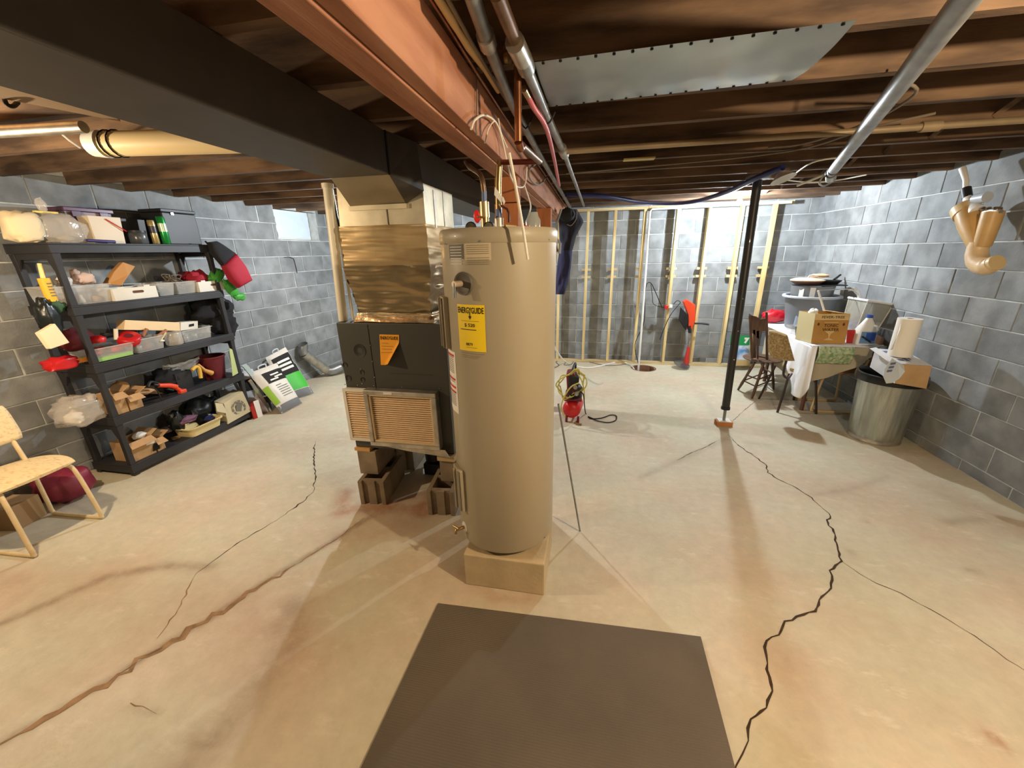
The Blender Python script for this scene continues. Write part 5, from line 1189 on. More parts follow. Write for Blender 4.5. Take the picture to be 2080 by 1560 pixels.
# ================================================================ COMPRESSOR WITH HOSES
cc = oz(1164, 850); cc.z = 0
cp_ = thing('air_compressor', cc, 'small red air compressor with a black motor on the floor right of the heater', 'compressor')
cY = 3.86
def cq(x, y, dy=0): return oy(x, y, cY + dy)
tk = cq(1163, 832)
MB().lathe([(0, -.16), (.05, -.155), (.085, -.13), (.095, -.09), (.095, .1), (.085, .13), (.05, .15), (0, .155)], Vector((tk.x, tk.y + .12, .135)), 28, axis=(.12, 1, 0)).build('tank', REDP, cp_, smooth=True)
MB().box(tk.x - .09, tk.x + .09, tk.y - .02, tk.y + .30, .24, .255).build('mount_plate', REDD, cp_, bevel=.003)
MB().lathe([(0, 0), (.075, 0), (.08, .02), (.08, .1), (.06, .13), (0, .135)], Vector((tk.x + .01, tk.y + .10, .256)), 24).build('motor', BLACKP, cp_, smooth=True)
MB().box(tk.x - .05, tk.x + .055, tk.y - .0, tk.y + .18, .39, .50, rot=(0, .08, 0)).build('pump_head', BLACKP, cp_, bevel=.012)
MB().box(tk.x - .07, tk.x + .02, tk.y + .02, tk.y + .2, .30, .53, rot=(0, -.08, 0)).build('red_shroud', mat('shroud_red', S((122, 40, 44)), .5), cp_, bevel=.02)
MB().tube([(tk.x - .02, tk.y + .0, .255), (tk.x - .03, tk.y - .0, .5), (tk.x - .01, tk.y + .06, .575), (tk.x + .01, tk.y + .2, .575), (tk.x, tk.y + .26, .255)], .011, 8, smooth=4).build('handle', BLACKP, cp_, smooth=True)
for (x, z) in ((.02, .40), (.035, .33)): MB().lathe([(0, .0), (.022, 0), (.022, .012), (0, .013)], Vector((tk.x + x, tk.y - .03, z)), 14, axis=(.2, -1, .2)).build('gauge', CHROME, cp_, smooth=True)
for s in (-1, 1): MB().box(tk.x + s * .06 - .012, tk.x + s * .06 + .012, tk.y - .02, tk.y + .02, .001, .06).build('foot', REDD, cp_)
MB().tube([Vector((tk.x + .04, tk.y - .06, .012)), Vector((tk.x + .10, tk.y - .08, .012))], .011, 10).build('drain_cock', BRASS, cp_, smooth=True)
yh = MB(); rh = random.Random(3); P = []
for k in range(40):
    a_ = k * .42; rx = .13 + .02 * rh.uniform(-1, 1); P.append(Vector((tk.x - .02 + rx * math.cos(a_) + .02 * math.sin(k), tk.y - .02 + .03 * math.sin(k * 1.7), .46 + .13 * math.sin(a_) + .015 * rh.uniform(-1, 1) - .06 * (math.cos(a_) < 0))))
yh.tube(P, .0065, 6, smooth=4)
P = [cq(1172, 757, -.06), cq(1180, 770, -.07), cq(1186, 790, -.07), cq(1187, 812, -.06)]; yh.tube(P, .0065, 6, smooth=4)
P = [cq(1176, 778, -.09), cq(1160, 786, -.1), cq(1145, 808, -.1), cq(1140, 830, -.1), cq(1148, 848, -.1)]; yh.tube(P, .007, 6, smooth=4)
tag(yh.build('air_hose', YHOSE, smooth=True), 'pale yellow air hose coiled over the red compressor', 'hose')
bc = MB().tube([cq(1178, 795, -.05), cq(1185, 802, -.08), cq(1187, 822, -.08)] + [oz(x, y, .008) for x, y in ((1190, 840), (1200, 850), (1222, 849), (1240, 843), (1252, 845), (1250, 854), (1235, 858), (1215, 855), (1204, 850), (1195, 846))], .0055, 6, smooth=6)
tag(bc.build('power_cord', BLACK, smooth=True), 'black cord looped on the floor right of the compressor', 'cord')
wc_ = MB().tube([oy(1122, 690, 5.0), oy(1130, 712, 5.05)] + [oz(x, y, .01) for x, y in ((1150, 736), (1175, 745), (1200, 747), (1230, 741), (1258, 735), (1275, 739), (1284, 744))] + [Vector((HOLE.x - .12, HOLE.y - .03, -.05))], .012, 8, smooth=6)
tag(wc_.build('white_hose', WHITEP, smooth=True), 'white hose lying from behind the heater to the floor hole', 'hose')
gc = MB().tube([oz(x, y, .006) for x, y in ((1124, 748), (1135, 742), (1130, 735), (1142, 728), (1150, 734), (1146, 741), (1160, 740), (1168, 731), (1180, 731), (1200, 736), (1230, 742), (1260, 741), (1280, 736))], .006, 6, smooth=6)
tag(gc.build('extension_cord', CABLEG, smooth=True), 'dark grey cord tangled along the foot of the stud wall', 'cord')
dc = MB().tube([oy(1298, 745, 6.0), oy(1290, 700, 6.05), oy(1308, 655, 6.2), oy(1310, 600, 6.2), oy(1314, 577, 6.2), oy(1322, 575, 6.2), oy(1330, 590, 6.2), oy(1345, 625, 6.2)], .006, 6, smooth=6)
dc.tube([oy(1322, 577, 6.2), oy(1325, 600, 6.2), oy(1328, 618, 6.2), oy(1350, 625, 6.2)], .005, 6, smooth=5)
tag(dc.build('power_cord', BLACK, smooth=True), 'black cord hanging in a loop beside the white drain pipe', 'cord')
# timer plug on the stud
tp = thing('plug_adapter', oy(1358, 625, 6.22), 'red and white plug adapter with cords on the stud wall', 'plug')
MB().box(-.05, .0, -.02, .02, -.028, .028, rot=(0, .2, 0)).xf(Matrix.Translation(oy(1357, 624, 6.2))).build('red_body', REDP, tp, bevel=.006)
MB().box(.0, .045, -.018, .018, -.02, .024).xf(Matrix.Translation(oy(1359, 622, 6.2))).build('white_body', WHITEP, tp, bevel=.004)
MB().tube([oy(1368, 618, 6.2), oy(1375, 611, 6.2), oy(1382, 614, 6.2), oy(1376, 622, 6.2), oy(1362, 640, 6.2), oy(1350, 665, 6.2), oy(1340, 690, 6.2)], .005, 6, smooth=5).build('cord', BLACK, tp, smooth=True)

# ================================================================ STRING TRIMMER
Ty = 6.14
tr = thing('string_trimmer', (1.37, 6.1, 0), 'red and black string trimmer standing against the stud wall', 'tool')
def q_(x, y, dy=0): return oy(x, y, Ty + dy)
MB().prism([q_(1388, 613), q_(1396, 608), q_(1413, 620), q_(1413, 650), q_(1407, 668), q_(1398, 672), q_(1398, 640)], (0, .09, 0)).build('motor_housing', ORANGE, tr, bevel=.012)
MB().prism([q_(1384, 625, -.01), q_(1398, 640, -.01), q_(1399, 655, -.01), q_(1394, 672, -.01), q_(1386, 660, -.01), q_(1380, 650, -.01)], (0, .08, 0)).build('battery_pack', BLACKP, tr, bevel=.01)
MB().tube([q_(1400, 668), q_(1402, 690), q_(1399, 712)], .014, 12).build('shaft', GALV, tr, smooth=True)
MB().tube([q_(1400, 662), q_(1401, 676)], .021, 12).build('collar', BLACKP, tr, smooth=True)
MB().tube([q_(1411, 657), q_(1425, 657), q_(1440, 659)], [.014, .012, .013], 10).build('side_handle', BLACKP, tr, smooth=True)
MB().tube([q_(1399, 704), q_(1396, 722), q_(1393, 742)], [.020, .03, .045, .045], 14).build('head', mat('trimmer_red', S((196, 52, 44)), .4), tr, smooth=True)
MB().lathe([(0, 0), (.10, -.012), (.12, -.02), (.12, -.026), (0, -.02)], q_(1386, 737, -.06), 24, axis=(.25, -.25, 1)).build('line_guard', SMOKE, tr, smooth=True)
MB().lathe([(0, 0), (.045, 0), (.045, -.03), (0, -.035)], q_(1390, 741, -.02), 16, axis=(.25, -.1, 1)).build('spool', REDP, tr, smooth=True)
# green and blue bag behind the post
gb2 = thing('seed_bag', (2.05, 6.08, 0), 'green-topped blue and white bag on the floor behind the jack post', 'bag')
def sbf(u, v, s): 
    a_, b_, c_, d_ = oy(1479, 741, 6.12), oy(1521, 741, 6.12), oy(1484, 681, 6.16), oy(1523, 682, 6.16)
    p = (a_ * (1 - u) + b_ * u) * (1 - v) + (c_ * (1 - u) + d_ * u) * v; k = (1 - (2 * u - 1) ** 4) * (1 - .9 * v ** 2)
    return Vector((p.x, p.y - s * .05 * k, max(p.z, .003)))
for (v0, v1, m, nm) in ((0, .2, mat('bag_sand', S((206, 176, 120)), .5), 'base_panel'), (.2, .68, mat('bag_blue', S((96, 150, 206)), .5, col2=S((226, 230, 236)), scale=9), 'blue_panel'), (.68, 1, mat('bag_green', S((30, 140, 74)), .5), 'green_top')):
    mb = MB().grid(lambda u, v: sbf(u, v0 + (v1 - v0) * v, 1), 10, 6); mb.grid(lambda u, v: sbf(1 - u, v0 + (v1 - v0) * v, -1), 10, 6); mb.build(nm, m, gb2, smooth=True)
t_ = text_mb('7', .09, 'CENTER', 0, bold=.01); t_.xf(frame(oy(1516, 692, 6.06), (1, 0, 0), (0, 0, 1))); t_.build('numeral', PAPER, gb2)

# ================================================================ COVERALLS AND TOOLS ON THE FAR END OF THE BEAM
hg = thing('hanging_coveralls', (-.30, 4.6, 1.0), 'navy coveralls with a black cap hanging from the end of the beam', 'clothing')
Hy = 4.7
def hq(x, y, dy=0): return oy(x, y, Hy + dy)
def garment(PL, PR, th, m, nm, sd, par):
    n = len(PL); cl_, cr_ = PL, PR
    def f(u, v, s):
        t_ = v * (n - 1); i = min(int(t_), n - 2); k = t_ - i
        xl = cl_[i][0] * (1 - k) + cl_[i + 1][0] * k; xr = cr_[i][0] * (1 - k) + cr_[i + 1][0] * k; yy = cl_[i][1] * (1 - k) + cl_[i + 1][1] * k
        d = th * math.sqrt(max(0, 1 - (2 * u - 1) ** 2)) * (1 + .4 * noise.noise(Vector((u * 5, v * 4, sd)))) + .012 * noise.noise(Vector((u * 14, v * 3, sd + 4)))
        return hq(xl + (xr - xl) * u, yy, -s * d)
    mb = MB().grid(lambda u, v: f(u, v, 1), 14, 20); mb.grid(lambda u, v: f(1 - u, v, -1), 14, 20); return mb.build(nm, m, par, smooth=True, ang=70)
garment([(1138, 425), (1135, 450), (1136, 480), (1137, 508)], [(1172, 425), (1186, 445), (1170, 480), (1163, 508)], .07, mat('navy_black', S((24, 24, 38)), .9, bump=.4, bscale=10), 'upper_part', 1, hg)
garment([(1136, 504), (1132, 540), (1128, 575), (1126, 598)], [(1163, 504), (1160, 540), (1154, 575), (1147, 596)], .06, NAVY, 'trouser_leg', 2, hg)
cpt = MB().blob(hq(1152, 436, -.1), (.085, .08, .07), .12, 4); cpt.build('cap', BLACK, hg, smooth=True)
MB().tube([hq(1172, 428, -.12), hq(1170, 445, -.14), hq(1160, 458, -.15), hq(1152, 456, -.15)], .005, 6, smooth=5).build('cord', CABLEG, hg, smooth=True)
ht = thing('hanging_tools', (-.45, 4.3, 1.0), 'grey hand tools and straps hanging on the post behind the heater', 'tool')
MB().tube([oy(1121, 470, 4.1), oy(1131, 452, 4.1), oy(1140, 425, 4.1)], .012, 6).build('frame_bar', GALVD, ht); MB().tube([oy(1122, 478, 4.1), oy(1124, 505, 4.1), oy(1122, 530, 4.1)], .016, 6).build('strap', CABLEG, ht)
MB().tube([oy(1130, 485, 4.1), oy(1138, 495, 4.1), oy(1136, 515, 4.1)], .016, 6).build('clamp', GREYL, ht); MB().tube([oy(1128, 500, 4.1), oy(1131, 512, 4.1)], .02, 6).build('handle', mat('handle_brown', S((110, 70, 56)), .6), ht)
MB().tube([oy(1130, 518, 4.1), oy(1127, 548, 4.1)], .008, 6).build('rod', CHROME, ht)
# ================================================================ CEILING ITEMS
sp_ = thing('sheet_metal_panel', (.35, 1.73, ZJ), 'large grey sheet-metal panel nailed under two joists at the upper right', 'panel')
def spf(u, v):
    a_, b_, c_, d_ = oz(1085, 125, ZJ - .004), oz(1742, 38, ZJ - .004), oz(1118, 216, ZJ - .004), oz(1608, 162, ZJ - .004)
    p = (a_ * (1 - u) + b_ * u) * (1 - v) + (c_ * (1 - u) + d_ * u) * v
    e = math.sin(PI * v); sag = .010 * e * (1 + .6 * noise.noise(Vector((u * 3, v * 2, 1)))) + .008 * e * max(0, u - .8) * 5 + .004 * noise.noise(Vector((u * 8, v * 3, 7))) * e
    return (p.x, p.y, ZJ - .006 - sag)
MB().grid(spf, 60, 16).build('sheet', SHEET, sp_, smooth=True, ang=80)
for k in range(16):
    for v in (.025, .975):
        p = Vector(spf((k + .5) / 16, v)); MB().lathe([(.0, -.004), (.005, -.003), (.005, 0)], p, 7).build('nail', BLACK, sp_)
cdt = thing('vent_pipe', (1.2, 2.4, 2.2), 'thick grey metal pipe hanging diagonally below the joists at the upper right', 'pipe')
pA, pB = oz(1968, -10, 2.235), oz(1688, 352, 2.20); pM = pA.lerp(pB, .93)
MB().tube([pA + (pA - pB).normalized() * .9, pM], .031, 20).build('pipe', GALVD, cdt, smooth=True)
MB().tube([pM, pB], .029, 20).build('lower_pipe', GREYL, cdt, smooth=True)
MB().tube([pA.lerp(pB, .935), pA.lerp(pB, .95)], .034, 20).build('coupling', BLACKP, cdt, smooth=True); MB().tube([pA.lerp(pB, .985), pB], .035, 20).build('rubber_ring', BLACKP, cdt, smooth=True)
pE = pB + (pB - pA).normalized() * .05
MB().tube([pB, pE, pE + Vector((.05, .10, -.02)), pE + Vector((.10, .17, -.0))], .024, 14, smooth=4).build('elbow', GREYL, cdt, smooth=True)
MB().tube([pB + Vector((-.03, .02, 0)), pB + Vector((-.03, .07, -.05)), pB + Vector((.05, .16, -.06)), pB + Vector((.12, .17, -.02))], .006, 6, smooth=4).build('strap', GALV, cdt, smooth=True)
for t_ in (.25, .62): q = pA.lerp(pB, t_); MB().tube([q + Vector((.035, 0, -.0)), q + Vector((.036, 0, ZJ - q.z - .001))], .004, 5).build('hanger', GALVD, cdt)
single(MB().tube([oz(1620, 377, 2.18), oz(1677, 354, 2.2)], .009, 8), 'wooden_stick', CABLEW, 'short pale stick laid over pipes near the right wall', 'stick', smooth=True)
# pipes running along the top of the beam
single(MB().tube([ox(862, -20, -.41), ox(905, 45, -.41), ox(968, 148, -.41), ox(1042, 262, -.41), ox(1100, 345, -.41), ox(1152, 424, -.41)], .0055, 8), 'gas_tube', COPPER, 'thin shiny copper tube along the upper edge of the beam', 'pipe', smooth=True)
single(MB().tube([ox(880, -20, -.385), ox(915, 35, -.385), ox(930, 62, -.385), ox(952, 95, -.385), ox(985, 140, -.385), ox(1012, 185, -.385)], [.010, .012, .009, .012, .010, .009], 8), 'cable', mat('cable_yellowish', S((206, 180, 128)), .6), 'knobbly pale cable beside the copper tube on the beam', 'cable', smooth=True)
single(MB().tube([ox(905, -10, -.36), ox(960, 90, -.37), ox(1020, 190, -.375), ox(1060, 255, -.38), ox(1092, 305, -.385)], .006, 6), 'cable', CABLEG, 'thin dark grey cable between the copper tube and the steel pipe', 'cable', smooth=True)
g1 = thing('steel_pipe', (-.33, 1.5, 2.26), 'old grey steel pipe nearest the beam, running into the depth', 'pipe')
MB().tube([oz(955, -20, 2.275), oz(985, 70, 2.275)], .019, 12).build('pipe', GALVD, g1, smooth=True); MB().tube([oz(985, 70, 2.275), oz(992, 92, 2.275)], .025, 12).build('coupling', GALV, g1, smooth=True)
MB().tube([oz(992, 92, 2.275), oz(1040, 212, 2.275), oz(1105, 330, 2.27), oz(1158, 420, 2.27)], .017, 12).build('pipe', GALVD, g1, smooth=True)
g2 = thing('steel_pipe', (-.2, 1.9, 2.26), 'thick grey steel pipe right of the beam with couplings and a side branch', 'pipe')
MB().tube([oz(1008, -15, 2.27), oz(1050, 90, 2.27)], .018, 12).build('pipe', COPPERD, g2, smooth=True)
MB().tube([oz(1045, 85, 2.262), oz(1062, 120, 2.262)], .027, 14).build('coupling', GALV, g2, smooth=True)
MB().tube([oz(1062, 118, 2.265), oz(1070, 140, 2.265)], .027, 14).build('coupling', GALVD, g2, smooth=True)
MB().tube([oz(1068, 135, 2.265), oz(1110, 235, 2.265), oz(1143, 305, 2.265)], .018, 12).build('pipe', GALVD, g2, smooth=True)
MB().tube([oz(1141, 301, 2.265), oz(1147, 314, 2.265)], .027, 12).build('tee', GALV, g2, smooth=True)
MB().tube([oz(1147, 314, 2.265), oz(1162, 355, 2.26), oz(1186, 418, 2.26)], .014, 12).build('pipe', GALVD, g2, smooth=True)
b0_ = oz(1146, 308, 2.262)
MB().tube([b0_, Vector((2.88, b0_.y + .0, 2.262))], .016, 12).build('branch_pipe', mat('pipe_tan', S((150, 132, 104)), .5, metal=.4, var=.15, scale=8), g2, smooth=True)
MB().tube([Vector((1.55, b0_.y, 2.262)), Vector((1.63, b0_.y, 2.262))], .024, 12).build('coupling', mat('pipe_tan', S((150, 132, 104)), .5), g2, smooth=True)
cr = thing('copper_riser', (-.27, 1.55, 2.1), 'bright copper pipe dropping beside the beam and turning toward the heater', 'pipe')
c0_, c1_ = oy(1051, 118, 1.52), oy(1053, 288, 1.52)
MB().tube([c0_, c1_], .0125, 14).build('riser', COPPER, cr, smooth=True)
MB().tube([c0_ + Vector((.0, .0, -.02)), c0_ + Vector((0, 0, .015)), c0_ + Vector((-.03, 0, .03)), c0_ + Vector((-.05, .02, .02))], .016, 12, smooth=3).build('elbow', COPPERD, cr, smooth=True)
for dx in (-.035, .035): MB().lathe([(.006, -.01), (.016, -.006), (.016, .006), (.006, .01)], c0_ + Vector((dx, -.01, -.0)), 12, axis=(1, 0, 0)).build('fitting', BRASS, cr, smooth=True)
c2_ = oy(1060, 296, 1.56); c3_ = oy(1096, 328, 1.85)
MB().tube([c1_, c1_.lerp(c2_, .5) + Vector((0, 0, -.012)), c2_], .015, 12, smooth=3).build('lower_elbow', COPPER, cr, smooth=True)
MB().tube([c2_, c3_], .0125, 12).build('lower_pipe', COPPERD, cr, smooth=True)
c3b = oy(1096, 328, 1.85); c4_ = oy(1014, 330, 1.85)
MB().tube([c3b, c4_], .011, 12).build('cross_pipe', mat('copper_red', S((124, 60, 44)), .4, metal=.5), cr, smooth=True)
MB().tube([c4_ + Vector((.002, 0, .0)), oy(1014, 345, 1.8)], .013, 12).build('down_elbow', BRASS, cr, smooth=True)
pk = thing('pink_tube', (-.2, 1.9, 2.2), 'pink plastic water tube dropping from a brass fitting right of the copper riser', 'tube')
MB().tube([oz(1064, 180, 2.25), oz(1072, 195, 2.25)], .011, 10).build('fitting', BRASS, pk, smooth=True)
MB().tube([oz(1072, 195, 2.25), oz(1085, 220, 2.235), oz(1105, 250, 2.225), oz(1117, 285, 2.22), oz(1128, 335, 2.215), oz(1136, 377, 2.21)], .010, 10, smooth=5).build('tube', PINK, pk, smooth=True)
for (x, y) in ((1113, 240), (1068, 250)): q = oz(x, y, 2.25); MB().tube([q + Vector((-.03, 0, .02)), q + Vector((0, 0, -.02)), q + Vector((.03, 0, .02))], .004, 6, smooth=3).build('clip', BLACK, pk)
# pale cable hanging over the heater and wire loops
rod_ = MB().tube([oy(1034, 310, 1.50), oy(1046, 370, 1.53), oy(1060, 450, 1.57), oy(1072, 527, 1.585)], .0055, 8)
single(rod_, 'white_rod', CABLEW, 'straight white plastic rod hanging in front of the heater top', 'rod', smooth=True)
lw = MB()
X_ = -.405
lw.tube([ox(957, 262, X_), ox(965, 243, X_), ox(985, 234, X_), ox(1008, 250, X_), ox(1020, 285, X_), ox(1030, 330, X_ + .01), ox(1040, 365, X_ + .01), ox(1052, 380, X_ + .01), ox(1066, 375, X_ + .01), ox(1070, 340, X_ + .01)], .0042, 6, smooth=6)
lw.tube([ox(1065, 376, X_ + .01), ox(1073, 400, X_ + .01), ox(1078, 420, X_ + .01), ox(1073, 440, X_ + .0), ox(1068, 452, X_)], .0042, 6, smooth=6)
lw.tube([ox(1012, 240, X_), ox(1018, 270, X_), ox(1030, 300, X_)], .003, 6, smooth=5)
lw.tube([ox(985, 290, X_), ox(992, 262, X_), ox(1005, 246, X_), ox(1014, 262, X_)], .003, 6, smooth=5)
single(lw, 'loose_wire', CABLEW, 'thin cream wire looping down the beam face above the heater', 'wire', smooth=True)
single(MB().tube([ox(968, 150, -.418), ox(969, 200, -.418), ox(967, 262, -.418), ox(969, 275, -.418)], .003, 6), 'dark_wire', CABLEG, 'thin dark vertical wire stapled down the beam face', 'wire')
single(MB().tube([ox(1092, 330, -.40), ox(1075, 345, -.40), ox(1078, 365, -.40), ox(1095, 375, -.40), ox(1110, 360, -.40)], .006, 6, smooth=5), 'brown_hose', CABLEG, 'brown rubber hose curving on the beam beyond the heater', 'hose', smooth=True)
# blue hose and cables at the far ceiling
single(MB().tube([oz(1150, 396, 2.28), oz(1230, 399, 2.275), oz(1300, 410, 2.25), oz(1370, 413, 2.24), oz(1420, 407, 2.24), oz(1480, 388, 2.25), oz(1540, 360, 2.26), oz(1590, 340, 2.28)], .022, 10, smooth=6), 'blue_hose', BLUEH, 'dark blue hose sagging under the far joists', 'hose', smooth=True)
for (P_, l) in (([(1445, 404), (1500, 378), (1550, 362), (1640, 370), (1700, 366), (1760, 355)], 'white cable crossing below the far joists beside the bulb'), ([(1590, 345), (1583, 360), (1592, 368), (1606, 360), (1650, 330), (1720, 318)], 'white cable bent in a tight loop right of the jack post'), ([(1150, 353), (1250, 344), (1400, 330), (1520, 318), (1640, 300), (1760, 262), (1900, 230)], 'thin grey cable strung across the middle joists at the right'), ([(1820, 160), (1860, 190), (1760, 250), (1640, 290), (1560, 300)], 'thin grey cable slanting across the joists at the upper right')):
    single(MB().tube([oz(x, y, 2.288) for x, y in P_], .006, 6, smooth=5), 'ceiling_cable', CABLEW if 'white' in l else CABLEG, l, 'cable', smooth=True)
single(MB().lathe([(.0, 0), (.02, 0), (.085, -.05), (.09, -.05), (.03, .01), (0, .01)], oz(1588, 352, 2.27), 24, axis=(-.3, .3, 1)), 'lamp_shade', WHITEP, 'small white cone lamp shade under the joists beside the jack post', 'lamp', smooth=True)
single(MB().box(-.10, .10, -.035, .035, -.008, 0).xf(Matrix.Translation(oz(1298, 322, 2.292)) @ Matrix.Rotation(.03, 4, 'Z')), 'wood_cleat', mat('cleat', S((196, 176, 120)), .8), 'small pale wood cleat under a joist left of the jack post', 'wood')
# objects at the upper left: white drain pipe, board, metal conduit
wp_ = thing('drain_pipe', (-2.0, 1.75, 2.2), 'thick cream plastic drain pipe with an end cap above the shelves', 'pipe')
w0, w1 = oz(205, 293, 2.235), oz(455, 286, 2.235); w1 = w0 + (w1 - w0) * 1.7
MB().tube([w0, w1], .052, 24).build('pipe', mat('drain_cream', S((236, 214, 166)), .45), wp_, smooth=True)
MB().tube([w0 - (w1 - w0).normalized() * .045, w0 + (w1 - w0).normalized() * .02], [.050, .058, .058], 24).build('cap', WHITEP, wp_, smooth=True)
for dx in (.05, .09): q = w0 + (w1 - w0).normalized() * dx; MB().tube([q + Vector((0, .056 * math.sin(a), .056 * math.cos(a))) for a in [k * 2 * PI / 16 for k in range(17)]], .003, 5).build('tie', BLACK, wp_)
q0, q1 = oz(0, 268, 2.24), oz(170, 258, 2.24)
single(MB().tube([q0 + (q0 - q1) * .5, q1], .022, 14), 'conduit', GALV, 'shiny metal conduit end left of the cream drain pipe', 'pipe', smooth=True)
bA = [oz(-40, 163, 2.27), oz(235, 238, 2.27), oz(245, 247, 2.27), oz(-60, 188, 2.27)]
single(MB().prism(bA, (0, 0, .02)), 'ceiling_board', mat('board_brown', S((132, 110, 84)), .8), 'narrow grey-brown board under the joists along the duct at the upper left', 'board')
single(MB().tube([oz(105, 255, 2.28), oz(140, 285, 2.25), oz(162, 300, 2.26)], .004, 6), 'loose_wire', CABLEW, 'short pale wire hanging left of the cream drain pipe', 'wire')
single(MB().tube([oz(8, 200, 2.28), oz(14, 212, 2.25), oz(26, 216, 2.25), oz(36, 208, 2.28)], .007, 8, smooth=4), 'wire_hook', BLACK, 'small black hook under the ceiling at the far upper left', 'hook', smooth=True)

# ================================================================ FITTINGS ON THE RIGHT WALL
Xw = 2.74
dp = thing('drain_fitting', (2.8, 3.7, 1.5), 'large tan plastic drain wye and elbow hanging beside the right wall', 'pipe')
def w_(x, y, X=Xw): return ox(x, y, X)
MB().tube([w_(1955, 342), w_(1962, 365), w_(1962, 385)], [.022, .018, .018], 12).build('hanger_pipe', WHITEP, dp, smooth=True)
MB().tube([w_(1962, 383), w_(1965, 402)], .030, 14).build('black_coupling', BLACKP, dp, smooth=True)
MB().tube([w_(1965, 400), w_(1972, 418), w_(1985, 430)], [.026, .04, .05], 16).build('white_adapter', WHITEP, dp, smooth=True)
MB().tube([w_(1982, 404), w_(2006, 400)], .036, 16).build('grey_stub', GREYL, dp, smooth=True)
MB().tube([w_(1948, 425), w_(1950, 440)], .012, 8).build('strap', WHITEP, dp, smooth=True)
MB().tube([w_(1965, 428), w_(1973, 455), w_(1985, 490), w_(1992, 503)], [.072, .074, .060, .052], 24).build('left_leg', TAN, dp, smooth=True)
MB().tube([w_(2018, 430), w_(2010, 455), w_(2000, 485), w_(1994, 500)], [.058, .056, .052, .05], 24).build('right_leg', TAN, dp, smooth=True)
MB().tube([w_(1958, 422), w_(1964, 434)], .078, 24).build('hub', mat('tan_light', S((206, 182, 136)), .45), dp, smooth=True)
MB().tube([w_(1990, 492), w_(1984, 515), w_(1988, 533), w_(2004, 541), w_(2018, 536)], [.058, .060, .062, .060, .055], 24, smooth=4).build('elbow', mat('tan_pale', S((216, 188, 148)), .45), dp, smooth=True)
MB().tube([w_(2014, 537), w_(2026, 533)], .052, 20).build('end_cap', mat('tan_light', S((206, 182, 136)), .45), dp, smooth=True)
for x in (1996, 2008, 2022, 2030): q = w_(x, 426); MB().lathe([(0, 0), (.014, 0), (.014, .016), (0, .02)], q, 10, axis=(-.4, -.5, .7)).build('clamp_screw', CHROME, dp, smooth=True)
MB().tube([w_(1996, 432), w_(2016, 427), w_(2034, 430)], .014, 10).build('clamp_band', GALV, dp, smooth=True)
single(MB().box(XR - .03, XR - .016, ox(1965, 350, XR).y, ox(1925, 350, XR).y, 1.95, 2.29), 'metal_box', GALVD, 'grey metal panel behind the tan drain fitting on the right wall', 'panel') if False else None

# ================================================================ TABLE GROUP
TZ = .762
tb_ = thing('table', (2.56, 5.0, 0), 'small table under cloths, heaped with clutter by the right wall', 'table')
loft([rr(2.24, 2.88, 4.42, 5.72, .12, TZ - .025), rr(2.22, 2.895, 4.40, 5.74, .14, TZ - .02), rr(2.22, 2.895, 4.40, 5.74, .14, TZ)]).build('tabletop', mat('table_top', S((206, 206, 200)), .5), tb_, smooth=True, ang=40)
MB().add([v for v in rr(2.22, 2.895, 4.40, 5.74, .14, TZ)], [tuple(range(24))]).build('top_face', mat('table_top', S((206, 206, 200)), .5), tb_)
for (x, y) in ((2.32, 4.56), (2.84, 4.56), (2.32, 5.58), (2.84, 5.58)): MB().tube([(x, y, .0), (x, y, TZ - .03)], .02, 10).build('leg', mat('leg_brown', S((96, 62, 44)), .6), tb_, smooth=True)
MB().tube([Vector((2.78, 4.385, TZ - .012)), Vector((2.875, 4.45, TZ - .012)), Vector((2.90, 4.58, TZ - .012))], .016, 8, smooth=3).build('metal_edge', CHROME, tb_, smooth=True)
# beige under-cloth: hangs on the left side and the front
UC = mat('under_cloth', S((188, 178, 154)), .85, bump=.15, bscale=25)
per = [(2.2, 5.5, .40), (2.195, 5.2, .36), (2.195, 4.9, .34), (2.195, 4.6, .34), (2.215, 4.44, .37), (2.26, 4.38, .39), (2.4, 4.37, .44), (2.52, 4.37, .50), (2.62, 4.37, .56), (2.70, 4.375, .60), (2.74, 4.40, .66)]
def uc(u, v):
    t_ = u * (len(per) - 1); i = min(int(t_), len(per) - 2); k = t_ - i; a_, b_ = per[i], per[i + 1]
    x, y, zb = [a_[m] * (1 - k) + b_[m] * k for m in range(3)]; z = TZ + .002 + (zb - TZ) * v
    w__ = .012 * v * math.sin(u * 26) + .01 * v * noise.noise(Vector((u * 9, v * 3, 2)))
    cx_, cy_ = 2.56, 5.0; d = Vector((x - cx_, (y - cy_) * .6)); d.normalize()
    return (x + d.x * w__, y + d.y * w__, z)
uo = MB().grid(uc, 60, 12).build('under_cloth', UC, smooth=True); tag(uo, 'beige cloth hanging over the front and left edge of the table', 'tablecloth')
